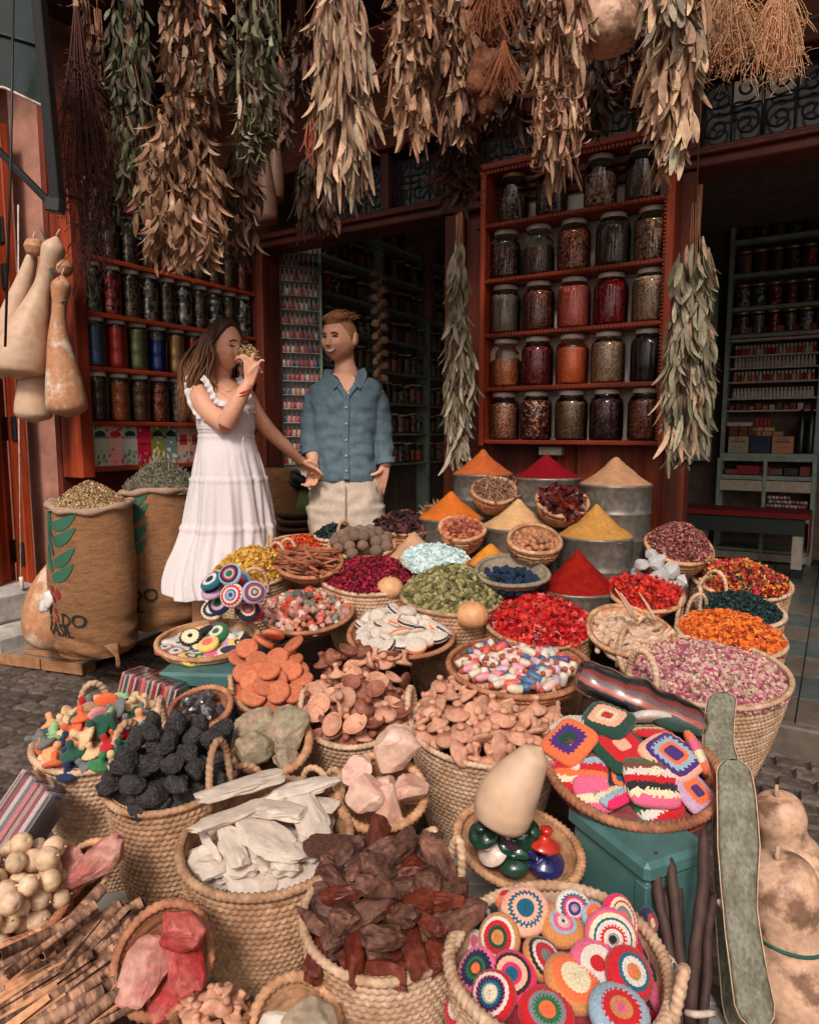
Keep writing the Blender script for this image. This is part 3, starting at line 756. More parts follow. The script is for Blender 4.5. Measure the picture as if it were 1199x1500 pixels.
# find the local x span that shows from u=1066 to u=1215
def ux(M,x,z=1.2):
    q=M@Vector((x,0,z)); return 599.5+FPX*q.x/(q.y*math.cos(PITCH)-(z-CAMZ)*math.sin(PITCH))
def xfor(M,u):
    lo,hi=-6,6
    for _ in range(50):
        m_=(lo+hi)/2
        if ux(M,m_)<u: lo=m_
        else: hi=m_
    return lo
xa,xb=xfor(MB2,1062),xfor(MB2,1192)
def zAt(M,x,v):
    q=M@Vector((x,0,0)); return P(599.5,v,q.y).z
xm=(xa+xb)/2
zs_=[zAt(MB2,xa,v) for v in (491,451,402,352,302)]
ub=thing('back_shelves','grey green shelves with jars above cosmetics in the right rear room','shelf unit',MB2)
xe=xb+.9
for x in (xa-.02,xb+.02,xe): link('upright', bbox(x-.018,x+.018,-.01,.22,FZ,zs_[-1]+.35,.003), M_green, ub)
link('back_panel', box(xa,xe,.2,.21,FZ,zs_[-1]+.4), M_dark, ub)
pal_r=[[c_rust,c_dk,c_rust,c_dk,c_dk,c_whch],[c_brown,c_dk,c_rust,c_dk,c_rust,c_dk],[c_beigeseed,c_rust,c_brnherb,c_dk,c_pinkch,c_tan],[c_whch,c_teal,c_pinkch,c_rust,c_dk,c_whch],[c_dk,c_greyseed,c_redlf,c_dk,c_whch,c_orchip]][::-1]
for k,z in enumerate(zs_):
    link('shelf_board', bbox(xa,xe,-.0,.2,z-.03,z,.003), M_green, ub)
    for j in range(10):
        x=xa+.075+(xb-xa)*j/5.6
        jar('tall',.057,.19,.8,pal_r[k][j%6],MB2@T(x,.08,z+.001)@Rz(j),'jar in the rear room, %s from left, %s jar shelf'%(NO[j],['lowest','second lowest','middle','second highest','top'][k]),'jars in the rear room',lid=M_lidg)
# cosmetics rows: ledges with small bottles
capw=[mat('white_plastic',s2l((200,190,180)),.5),M_black,mat('red_plastic',s2l((170,40,40)),.4),mat('pink_plastic',s2l((200,110,110)),.4),mat('amber_plastic',s2l((150,100,50)),.4)]
vb=lathe([(.016,0),(.0165,.05),(.008,.058)],8).mesh('bottle_body'); vc=lathe([(.010,.058),(.010,.085),(.0001,.086)],8).mesh('bottle_cap')
zsub=[zAt(MB2,xa,v) for v in (584,560,540,522)]
for k,z in enumerate(zsub):
    link('ledge', box(xa,xb+.02,.0,.2,z-.012,z), M_cream, ub)
    for j in range(22):
        x=xa+.05+(xb-xa-.06)*j/22
        t=thing('cosmetic_bottle','small capped bottle, %s from left, %s cosmetics ledge, rear room'%(NO[j],['lowest','second','third','topmost'][k]),'bottle',MB2@T(x,.03,z),'cosmetic bottles on ledge %s'%['one','two','three','four'][k])
        o=link('bottle_body',vb,None,t); 
        if not vb.materials: vb.materials.append(capw[0])
        o.material_slots[0].link='OBJECT'; o.material_slots[0].material=[capw[0],pol[0],pol[5],pol[2]][k] if k%2==0 else random.choice([pol[0],pol[1],pol[5],capw[4]])
        link('bottle_cap',vc,capw[0],t)
# row of little picture cards on top of the cosmetics
zc=zAt(MB2,xa,498)
for j in range(8):
    x=xa+.06+(xb-xa-.05)*j/8
    o=link('picture_card', bbox(-.05,.05,-.004,.004,0,.10,.001,col=s2l(random.choice([(150,70,46),(170,110,80),(120,50,40)]))), M_print,None,MB2@T(x,.03,zc)@Rx(-.15)); tag(o,'small framed picture card, %s from the left above the cosmetics'%NO[j],'card','picture cards above the cosmetics')
link('ledge', box(xa,xb,.0,.2,zc-.02,zc-.002), M_cream, ub)
# shelf of boxes, drawers below
zbx=zAt(MB2,xa,663)
link('shelf_board', bbox(xa-.02,xb+.03,-.12,.2,zbx-.04,zbx,.003), M_green, ub)
def card_box(x,w_,h_,z,col,label,txt=None,y=-.08,grp=None,d=.14):
    t=thing('carton',label,'box',MB2@T(x,y,z+.001),grp)
    link('carton_body', bbox(-w_/2,w_/2,0,d,0,h_,.002,col=s2l(col)), M_print, t)
    if txt:
        link('lettering', text_mesh(txt[0],h_*.12), M_inkk, t, T(0,-.001,h_*.85)@Rx(PI/2)); link('lettering', text_mesh(txt[1],h_*.17,bold=True), M_inkk, t, T(0,-.001,h_*.68)@Rx(PI/2))
        link('lettering', text_mesh('Savon   Savon',h_*.09), M_inkk, t, T(0,-.001,h_*.36)@Rx(PI/2))
W3=(xb-xa)
card_box(xa+W3*.17,W3*.235,W3*.21,zbx,(176,158,132),'beige soap carton with dark print, left of the navy one',('Authentic','ORIENTAL'))
card_box(xa+W3*.42,W3*.235,W3*.21,zbx,(40,56,78),'navy blue soap carton between two pale ones',('Authentic','ORIENTAL'))
card_box(xa+W3*.67,W3*.235,W3*.21,zbx,(196,140,98),'orange tan soap carton with dark print, right of the navy one',('Authentic','ORIENTAL'))
for j in range(3):
    for i in range(2):
        card_box(xa+W3*(.10+.115*j),W3*.105,W3*.055,zbx+W3*(.215+.06*i),(126,66,46),'small brown patterned soap box above the beige carton, column %s, %s'%(NO[j],['lower','upper'][i]),None,-.04,'brown soap boxes',.1)
for j in range(3): card_box(xa+W3*(.36+.125*j),W3*.115,W3*.055,zbx+W3*.215,(190,130,104),'small pinkish soap box, %s from the left above the navy carton'%NO[j],None,-.04,'pink soap boxes',.1)
for j in range(2): card_box(xa+W3*(.38+.13*j),W3*.12,W3*.05,zbx+W3*.275,(190,160,112),'small yellowish soap box, %s above the pinkish ones'%NO[j],None,-.04,'yellow soap boxes',.1)
for j in range(2): card_box(xa+W3*(.09+.15*j),W3*.145,W3*.05,zbx+W3*.34,(206,186,170),'pale long box, %s from the left on top of the brown boxes'%NO[j],None,-.04,'pale long boxes',.1)
for j in range(4):
    x=xa+W3*(.37+.045*j); card_box(x,W3*.04,W3*.10,zbx+W3*.335,(170,40,44),'red slim box, %s of four beside the pale long boxes'%NO[j],None,-.03,'red slim boxes',.05)
rr2=random.Random(4)
zb2=zAt(MB2,xa,590); 
link('ledge', box(xa,xb,.0,.2,zb2-W3*.10-.012,zb2-W3*.10), M_cream, ub)
for j in range(12):
    h_=W3*rr2.uniform(.05,.09); card_box(xa+W3*(.05+.078*j),W3*.06,h_,zb2-W3*.10,rr2.choice([(150,60,52),(190,170,160),(120,60,50),(90,70,60),(180,110,100)]),'little cosmetic carton under the bottle ledges, %s from the left'%NO[j],None,.02,'little cosmetic cartons',.08)
for j in range(2):
    o=lathe([(.03,0),(.032,.26),(.012,.31),(.012,.36),(.0001,.362)],12); o=link('oil_bottle',o,mat('dark_oil',s2l((36,40,36)),.15,.05),None,MB2@T(xa+W3*(.86+.1*j),-.03,zbx)); tag(o,'dark oil bottle with a gold band, %s beside the orange tan carton'%['left one','right one'][j],'bottle','dark oil bottles')
# lower open compartments with cream rails
for (va,vb_,mm,nm) in ((668,674,M_green,'shelf_board'),(694,700,M_green,'shelf_board'),(701,716,M_cream,'cream_rail'),(744,748,M_green,'shelf_board'),(749,757,M_cream,'cream_rail'),(797,801,M_green,'shelf_board'),(802,812,M_cream,'cream_rail')):
    z1=zAt(MB2,xa,va); z0=zAt(MB2,xa,vb_)
    y0=-.14 if mm is M_cream else -.13
    link(nm, bbox(xa-.02,xb+.02,y0,(y0+.02 if mm is M_cream else .2),z0,z1,.003), mm, ub)
link('plinth', box(xa-.02,xb+.02,-.12,.2,FZ,zAt(MB2,xa,815)), M_green, ub)
for x in (xa-.02,(xa+xb)/2,xb+.02): link('upright', bbox(x-.015,x+.015,-.145,-.125,FZ,zbx-.04,.003), M_green, ub)
zc1=zAt(MB2,xa,693)
for (fx,fw,fh,cc,ds) in ((.12,.18,.06,(150,70,50),'brown tin'),(.30,.28,.11,(150,32,34),'red flat box with a round emblem'),(.50,.13,.10,(120,44,34),'dark red box'),(.62,.14,.08,(120,90,70),'brown packet'),(.78,.16,.09,(60,54,50),'dark packet'),(.93,.12,.11,(140,60,40),'framed orange box')):
    card_box(xa+W3*fx,W3*fw*.95,W3*fh,zc1,cc,ds+' in the compartment under the soap cartons',None,-.1,None,.15)
# round topped sticks in the compartment
zc2=zAt(MB2,xa,742)
stt=[]
tbm=lathe([(.014,0),(.014,.12),(.016,.13),(.012,.142),(.0001,.145)],8).mesh('lip_balm'); 
for j in range(26):
    x=xa+W3*(.56+.42*(j%10)/10+(.02 if j//10%2 else 0)); 
    mm=random.choice([capw[0],capw[0],capw[0],mat('grey_plastic',s2l((150,140,134)),.5),capw[3]])
    o=link('lip_balm',tbm,capw[0],None,MB2@T(x,-.08+.05*(j//10),zc2+W3*.045*(j//10))@Rx(1.2)); o.material_slots[0].link='OBJECT'; o.material_slots[0].material=mm
    tag(o,'round ended cosmetic tube, %s from left, %s layer, compartment above the bench'%(NO[j%10],NO[j//10]),'tube','cosmetic tubes in the compartment')
# posters/frames left of the unit: side wall strip with packets
MP=T(S(-1.35,3.05,0)+FD*(-(xa-.30)))@Rz(FRZ)
po=thing('poster_board','narrow green framed board of pictures left of the rear shelves','board',MP)
link('board', bbox(-.19,.19,0,.02,.95,2.45,.003), M_green, po)
for k in range(6):
    cc=[(150,44,40),(120,84,64),(90,110,84),(150,130,110),(70,90,76),(150,60,50)][k]
    link('picture', bbox(-.15,.15,-.006,-.001,1.0+.235*k,1.21+.235*k,.001,col=s2l(cc)), M_print, po)

# bench with red cloth
MBn=T(S(-1.35,3.05,0)+DD*(-.75))@Rz(FRZ)
ba,bb_=xfor(MBn,1000),xfor(MBn,1192)
zbn=zAt(MBn,bb_,755)
bn=thing('bench','dark green wooden bench with pale legs under a red cloth in the rear room','bench',MBn)
link('seat', bbox(ba-.3,bb_,-.02,.34,zbn-.035,zbn,.004), mat('dark_green_paint',s2l((44,52,46)),.5,.1), bn)
link('apron', bbox(ba-.3,bb_-.02,-.0,.02,zbn-.16,zbn-.036,.004), mat('dark_green_paint'), bn)
for x in (ba+.1,bb_-.10): 
    for y in (.02,.26): lg=link('leg', bbox(x,x+.075,y,y+.06,FZ+.06,zbn-.036-.0,.004), M_cream, bn); link('foot_cap', bbox(x-.002,x+.077,y-.002,y+.062,FZ,FZ+.06,.004), M_black, lg)
M_redc=mat('red_cloth',s2l((128,24,26)),.85,.12,10,.3,80)
cl=MB(); box(ba-.3,bb_+.012,-.03,.35,zbn+.001,zbn+.008,mb=cl); box(bb_+.006,bb_+.014,-.03,.35,zbn-.30,zbn,mb=cl); box(ba-.3,bb_,-.032,-.026,zbn-.03,zbn+.004,mb=cl)
o=link('cloth',cl,M_redc,None,MBn); tag(o,'red cloth spread over the dark green bench','cloth')
# ================================================================ baskets
M_palm = mat('woven_palm_leaf', s2l((208,172,142)), .8, .16, 14, .35, 160, col2=s2l((160,118,82)), c2amt=.7, objvar=.10)
M_palmd = mat('woven_palm_leaf_brown', s2l((194,152,118)), .8, .16, 14, .35, 160, col2=s2l((132,88,56)), c2amt=.7, objvar=.12)
M_coil = mat('coiled_straw', s2l((198,150,112)), .75, .2, 10, .4, 140, col2=s2l((150,98,60)), c2amt=.75, objvar=.12)
M_coilr = mat('coiled_straw_reddish', s2l((178,120,86)), .72, .2, 10, .4, 140, col2=s2l((124,68,42)), c2amt=.75, objvar=.12)
M_palmg = mat('woven_grey_palm', s2l((150,134,112)), .85, .15, 14, .4, 140, col2=s2l((112,98,82)), c2amt=.6)

def project(q):
    c,s=math.cos(PITCH),math.sin(PITCH); z=q.z-CAMZ
    f=q.y*c - z*s; up=q.y*s + z*c
    return 599.5+FPX*q.x/f, 750-FPX*up/f
def rim_frame(u,v,w,hh,Y,az=0.,ratio=1.,spin=0.):
    """tilt a rim of pixel width w so that its seen height is hh"""
    c=P(u,v,Y); r=w/2*mpp(v,Y)
    def ext(t):
        M=T(c)@Rz(az)@Rx(t)@Rz(spin); vs=[]; us=[]
        for k in range(24):
            a=k*PI/12; p=project(M@Vector((r*math.cos(a),r*ratio*math.sin(a),0))); us.append(p[0]); vs.append(p[1])
        return max(vs)-min(vs), max(us)-min(us), (max(vs)+min(vs))/2, (max(us)+min(us))/2
    lo,hi=R(-25),R(62)
    for _ in range(30):
        t=(lo+hi)/2
        if ext(t)[0]<hh: lo=t
        else: hi=t
    for _ in range(4):
        e=ext(t); r*=w/e[1] if abs(spin)<.2 else 1
        c=c+Vector(((u-e[3])*mpp(v,Y),0,(e[2]-v)*mpp(v,Y)))
    return T(c)@Rz(az)@Rx(t)@Rz(spin), r
def wob(th,k,amp=.018):
    return 1+amp*np.sin(2*th+k)+amp*.6*np.sin(3*th+2*k)
BK=[0]
def zbase(Y): return float(np.interp(Y,[1.0,1.95,1.96,2.3,2.31,2.6,2.61,2.9,2.91],[.06,.06,.14,.14,.26,.26,.36,.36,.46]))
def basket(u,v,w,hh,label,Y=None,h=None,style='tall',base=.72,az=0.,ratio=1.,spin=0.,m=None,handles=(),amp=1.,rimr=None,name='basket',liner=True,rows=None):
    if Y is None: Y=YV(v)
    Mr,r=rim_frame(u,v,w,hh,Y,az,ratio,spin)
    BK[0]+=1; sd_=BK[0]*1.7
    if h is None: h=max(.08,(Mr.translation.z-zbase(Y)))
    tall=style=='tall'
    m=m or (M_palm if tall else M_coil)
    Mb=Mr@T(0,0,-h)
    t=thing(name,label,'basket',Mb)
    coil=.021 if tall else .017
    slant=math.hypot(h,r*(1-base))
    rows=rows or max(4,int(slant/(.0138 if tall else .017)))
    if tall: seg=max(96,int(2*PI*r/.0155)*4); st=seg//4
    else: seg=72 if r<.13 else 96; st=seg//2
    seg=min(seg,440)
    th=np.linspace(0,2*PI,seg,endpoint=False); per=5 if tall else 5
    V=[];n_=rows*per+1
    for k in range(n_):
        s=k/(n_-1); ph=(k%per)/per; row=k//per
        if tall: rr=base+(1-base)*s**.75; z=h*s; rr*=1+.035*math.sin(s*PI*1.0)
        else:
            a=s*PI/2; rr=base*.0+ (base*(1-s)+1*s)*(math.sin(a)**.55 if base<.5 else 1); z=h*(1-math.cos(a))**(.9)
            if base>=.5: rr=base+(1-base)*math.sin(a); z=h*s
        b=abs(math.sin(PI*ph))**.7
        if tall: d=b*(.0056)*(.55+.45*np.cos(st*th+ (ph-.5)*2.6*(1 if row%2 else -1)+row*PI))*amp
        else: d=b*(.0050)*(.93+.07*np.cos(seg/3*th))*amp + 0*th
        R_=(r*rr*wob(th,sd_)+d-.0045)
        V.append(np.stack([R_*np.cos(th),R_*np.sin(th)*ratio,np.full(seg,z)+ .004*np.sin(2*th+sd_)*s],-1))
    V=np.concatenate(V); mb=MB(); F=[gridF(seg,n_)]
    c0=len(V); V=np.vstack([V,[[0,0,V[0][2]]]]); i=np.arange(seg); F.append(np.stack([np.full(seg,c0),(i+1)%seg,i],-1))
    mb.add(V,F); link('woven_body',mb,m,t)
    # inner wall
    ni=26; V=[]
    segi=72; th=np.linspace(0,2*PI,segi,endpoint=False)
    for k in range(ni):
        s=k/(ni-1); 
        if tall: rr=base+(1-base)*s**.75; z=h*s
        else:
            a=s*PI/2; rr=(base*(1-s)+s)*(math.sin(a)**.55 if base<.5 else 1); z=h*(1-math.cos(a))**.9
            if base>=.5: rr=base+(1-base)*math.sin(a); z=h*s
        R_=(r*rr*wob(th,sd_)-.012+ (.0035*abs(math.sin(PI*s*ni/2.6)))); V.append(np.stack([R_*np.cos(th),R_*np.sin(th)*ratio,np.full(segi,max(z,.004)+.004)],-1))
    V=np.concatenate(V); F=[gridF(segi,ni)[:,::-1]]; c0=len(V); V=np.vstack([V,[[0,0,V[0][2]]]]); i=np.arange(segi); F.append(np.stack([np.full(segi,c0),i,(i+1)%segi],-1))
    mb=MB(); mb.add(V,F); link('inner_wall',mb,m,t)
    # rim
    rimr=rimr or (.0095 if tall else .010); n2=max(200,int(2*PI*r/.0030)); n2=min(n2,560); th=np.linspace(0,2*PI,n2,endpoint=False); ps=np.linspace(0,2*PI,8,endpoint=False)
    TW=round(2*PI*r/.013)
    rad=rimr*.88*(1+.20*np.cos(2*ps[None,:]+TW*th[:,None]))
    RR=(r*wob(th,sd_)-.004)[:,None]+rad*np.cos(ps)[None,:]; ZZ=h+.004*np.sin(2*th+sd_)[:,None]+rad*np.sin(ps)[None,:]*.9
    V=np.stack([RR*np.cos(th)[:,None],RR*np.sin(th)[:,None]*ratio,ZZ],-1).reshape(-1,3)
    j,i=np.meshgrid(np.arange(n2),np.arange(8),indexing='ij'); F=np.stack([j*8+i,((j+1)%n2)*8+i,((j+1)%n2)*8+(i+1)%8,j*8+(i+1)%8],-1).reshape(-1,4)
    mb=MB(); mb.add(V,F); link('braided_rim',mb,m,t)
    for hd in handles:
        ang,span,hi_,lean=hd[:4]; rr_=(hd[4] if len(hd)>4 else .0095)*.74
        pts=[]
        a0,a1=R(ang-span/2),R(ang+span/2)
        p0=Vector((r*math.cos(a0),r*ratio*math.sin(a0),h-.03)); p1=Vector((r*math.cos(a1),r*ratio*math.sin(a1),h-.03))
        mid=(p0+p1)/2; out=Vector((math.cos(R(ang)),math.sin(R(ang)),0))
        for k in range(91):
            s=k/90; a=PI*s
            q=mid+(p0-mid)*math.cos(a)*(1+.15*math.sin(a)); q=q+Vector((0,0,1))*(hi_+.03)*math.sin(a)**.8+out*lean*math.sin(a)
            pts.append(q)
        tb=tube(pts,rr_,10,twist=(1,75,.13)); link('handle',tb,m,t)
    return Mr,r,h,ratio

def mound_z(x,y,r,ratio,edge,top,p=1.6):
    q=np.sqrt((x/r)**2+(y/(r*ratio))**2); return edge+(top-edge)*(1-np.clip(q,0,1)**p)
def mound_mesh(r,ratio,edge,top,p=1.6,n=40,m_=16,amp=.004,seed=0,col=(.5,.5,.5),k=.965,noisesc=30):
    q=np.linspace(1,0,m_); th=np.linspace(0,2*PI,n,endpoint=False)
    X=np.outer(q,np.cos(th))*r*k; Y=np.outer(q,np.sin(th))*r*ratio*k; Z=mound_z(X,Y,r*k,ratio,edge,top,p)
    V=np.stack([X,Y,Z],-1).reshape(-1,3); V[:,2]+=amp*cnoise(V,noisesc,seed)
    return V,gridF(n,m_)
def filler(B,edge,top,m,name='liner',p=1.6):
    """bed of the same goods under the pieces that are modelled one by one"""
    Mr,r,h,ra=B; V,F=mound_mesh(r,ra,edge,top,p,k=(.965 if edge>-.04 else .80)); mb=MB(); mb.add(V,F); return mb
# small shapes for scattering
def lt(prof,n=6):
    mb=lathe(prof,n); return mb.V[0],mb.F[0]
petal_V=np.array([[0,-.5,0],[.32,-.1,.12],[.22,.42,.05],[-.22,.42,.05],[-.32,-.1,.12],[0,.05,-.08]]); petal_F=[np.array([[0,1,5],[1,2,5],[2,3,5],[3,4,5],[4,0,5]])]
bud_V,bud_F=lt([(.0,-.5),(.30,-.3),(.38,0),(.24,.35),(.0,.5)],5)
oct_V=np.array([[.5,0,0],[-.5,0,0],[0,.5,0],[0,-.5,0],[0,0,.5],[0,0,-.5]]); oct_F=[np.array([[0,2,4],[2,1,4],[1,3,4],[3,0,4],[2,0,5],[1,2,5],[3,1,5],[0,3,5]])]
cube_V=np.array([[x,y,z] for x in(-.5,.5) for y in(-.5,.5) for z in(-.5,.5)])*[1,.8,.6]; cube_F=[np.array([[0,1,3,2],[4,6,7,5],[0,4,5,1],[2,3,7,6],[0,2,6,4],[1,5,7,3]])]
stk_V,stk_F=lt([(.16,-.5),(.2,0),(.12,.5)],4)
fl_V=[];fl_F=[]
for k in range(5):
    a=k*2*PI/5; b=len(fl_V)
    fl_V+= [[0,0,0],[.5*math.cos(a-.45),.5*math.sin(a-.45),.16],[.62*math.cos(a),.62*math.sin(a),.30],[.5*math.cos(a+.45),.5*math.sin(a+.45),.16]]; fl_F.append([b,b+1,b+2,b+3])
fl_V=np.array(fl_V); fl_F=[np.array(fl_F)]
M_stuff = mat('dried_goods',attr=True,rough=.75,var=.12,vscale=40,bump=.3,bscale=200)
M_glossy = mat('glossy_berries',attr=True,rough=.35,var=.1,vscale=40)
def pile(B,label,cat,tmpl,n,size,pal,edge=-.01,top=.07,p=1.6,mode='any',jit=.2,name='dried_flowers',asp=(1,1,1),m=None,under=.7,extra=None,spread=.97,amp=.006,szvar=.3):
    Mr,r,h,ra=B
    V,F=mound_mesh(r,ra,edge-.006,top-.006,p,amp=amp,seed=BK[0])
    mb=MB(); base=np.mean(np.array([q[:3] for q in pal]),0)*under
    mb.add(V,F,base)
    parts=[(tmpl,n,size,pal,asp)]+(extra or [])
    for tm,n_,sz_,pl,as_ in parts:
        rr=r*spread*np.sqrt(rng.uniform(0,1,n_)); a=rng.uniform(0,2*PI,n_); x=rr*np.cos(a); y=rr*np.sin(a)*ra
        z=mound_z(x,y,r*.965,ra,edge,top,p)+rng.uniform(-.25,.45,n_)*sz_*.8
        z+=amp*np.array([noise.noise(Vector((a_*30+BK[0]*7.1,b_*30,0))) for a_,b_ in zip(x,y)])
        s=sz_*rng.uniform(1-szvar,1+szvar,n_); scl=s[:,None]*np.array(as_)[None]
        scatter(mb,tm[0],tm[1],np.stack([x,y,z],-1),scl,pick(pl,n_,jit),mode)
    o=link(name,mb,m or M_stuff,None,Mr); tag(o,label,cat,None,'stuff'); return o
PET=(petal_V,petal_F);BUD=(bud_V,[bud_F]);OCT=(oct_V,oct_F);CUB=(cube_V,cube_F);STK=(stk_V,[stk_F]);FLW=(fl_V,fl_F)

# ---------------------------------------------------------------- single pieces laid in a basket
ROWN=['the front row','the second row','the third row','the fourth row','the fifth row','the sixth row','the seventh row','the eighth row']
def layout(B,n,edge,top,p=1.6,dmin=None,spread=.86,layers=1,zoff=0.,seed=0,drop=.03,q=None):
    """drop pieces one by one so that each rests on those below it"""
    Mr,r,h,ra=B; rr=np.random.default_rng(seed+BK[0]*13)
    if layers==1 and q is None:
        pts=[]
        for k in range(n):
            best=None;bd=-1
            for c in range(24):
                a=rr.uniform(0,2*PI); w_=spread*math.sqrt(rr.uniform(0,1)); x=w_*math.cos(a); y=w_*math.sin(a)
                d=min([math.hypot(x-a_,y-b_) for a_,b_ in pts] or [9]); d=min(d,(spread-w_)*1.6+.25)
                if d>bd: bd=d;best=(x,y)
            pts.append(best)
        return [(x*r,y*r*ra,float(mound_z(np.array(x*r),np.array(y*r*ra),r,ra,edge,top,p))+zoff,True) for x,y in pts]
    q=q or drop*.75
    X=np.zeros(n);Y=np.zeros(n);Z=np.zeros(n); out=[]
    for k in range(n):
        a=rr.uniform(0,2*PI,48); w_=spread*np.sqrt(rr.uniform(0,1,48)); x=w_*np.cos(a)*r; y=w_*np.sin(a)*r*ra
        tgt=mound_z(x,y,r,ra,edge,top,p); z=tgt-2.4*q*np.clip(1.25-w_*w_*1.3,.25,1)
        if k:
            d2=(x[:,None]-X[None,:k])**2+(y[:,None]-Y[None,:k])**2; sup=np.where(d2<4*q*q, Z[None,:k]+np.sqrt(np.maximum(4*q*q-d2,0)), -9).max(1); z=np.maximum(z,sup)
        i=int(np.argmin(z-tgt)); 
        X[k],Y[k],Z[k]=x[i],y[i],z[i]; out.append((X[k],Y[k],Z[k]+zoff,True))
    return out
def namepieces(objs,desc,where):
    """give every piece of a pile its own place in words: row from the front, rank from the left"""
    pr=[(project(o.matrix_basis.translation),o) for o in objs]
    pr.sort(key=lambda a:-a[0][1]); n=len(pr); nr=min(8,max(1,round(math.sqrt(n/1.6)))); per=math.ceil(n/nr)
    for k in range(nr):
        row=sorted(pr[k*per:(k+1)*per],key=lambda a:a[0][0])
        for j,(_,o) in enumerate(row):
            d=o.get('_d') or desc
            o['label']='%s, %s from left, %s, %s'%(d,NO[min(j,25)],ROWN[k],where)
            if '_d' in o: del o['_d']
def pieces(B,protos,n,edge,top,name,desc,cat,where,group,m=None,scale=1.,svar=.12,tilt=.5,flat=True,layers=1,p=1.6,spread=.86,zoff=0.,seed=0,drop=.03,any_=False,lean=0.,mats=None,descs=None,q=None):
    Mr=B[0]; objs=[]; rr=random.Random(seed+BK[0])
    for (x,y,z,topl) in layout(B,n,edge,top,p,None,spread,layers,zoff,seed,drop,q):
        k=rr.randrange(len(protos)); pr=protos[k]
        if any_: Rm=Euler((rr.uniform(0,6),rr.uniform(0,6),rr.uniform(0,6))).to_matrix().to_4x4()
        else: Rm=Rz(rr.uniform(0,2*PI))@Rx(rr.gauss(lean,tilt))@Rz(rr.uniform(0,6))
        s=scale*rr.uniform(1-svar,1+svar)
        M=Mr@T(x,y,z)@Rm@Sc(s)
        if isinstance(pr,list):   # a thing with parts
            t=thing(name,None,cat,M,group)
            for nm,me,mm in pr: link(nm,me,mm,t)
        else:
            t=link(name,pr,m,None,M); tag(t,None,cat,group)
            if mats and len(pr.materials):
                q=rr.randrange(len(mats)); t.material_slots[0].link='OBJECT'; t.material_slots[0].material=mats[q]
                if descs: t['_d']=descs[q]
        if descs and not mats: t['_d']=descs[k]
        objs.append(t)
    namepieces(objs,desc,where); return objs

import bmesh as _bm
def ico(s):
    b=_bm.new(); _bm.ops.create_icosphere(b,subdivisions=s,radius=1.0); V=np.array([v.co[:] for v in b.verts]); F=np.array([[v.index for v in f.verts] for f in b.faces]); b.free(); return V,F
ICO={k:ico(k) for k in (1,2,3,4)}
def rock(seed,ax=(1,1,1),cuts=8,rough=.12,nsc=1.6,sub=3,size=.03,fine=.0,smooth=False,depth=(.62,.92),warp=0.,fsc=7,sq=1.):
    r_=np.random.default_rng(seed); V,F=ICO[sub]; V=V.copy()
    if sq!=1: V=np.sign(V)*np.abs(V)**sq; V/=np.abs(V).max()
    V*= (1+rough*cnoise(V,nsc,seed)*1.5)[:,None]
    for k in range(cuts):
        n=r_.normal(size=3); n/=np.linalg.norm(n); d=r_.uniform(*depth); e=V@n-d; V-= np.outer(np.clip(e,0,None),n)
    if fine: V*= (1+fine*cnoise(V,fsc,seed+5))[:,None]
    V=V*np.array(ax)
    if warp: V[:,2]+= warp*np.sin(V[:,0]*1.3+seed)
    V*=size; mb=MB(); mb.add(V,F,None,smooth); return mb
def rocks(nm,k,**kw):
    out=[]
    for i in range(k): out.append(rock(kw.get('s0',0)+i*3+1,**{a:b for a,b in kw.items() if a!='s0'}).mesh(nm))
    return out
def setm(ms,m):
    for q in ms: q.materials.append(m)
    return ms

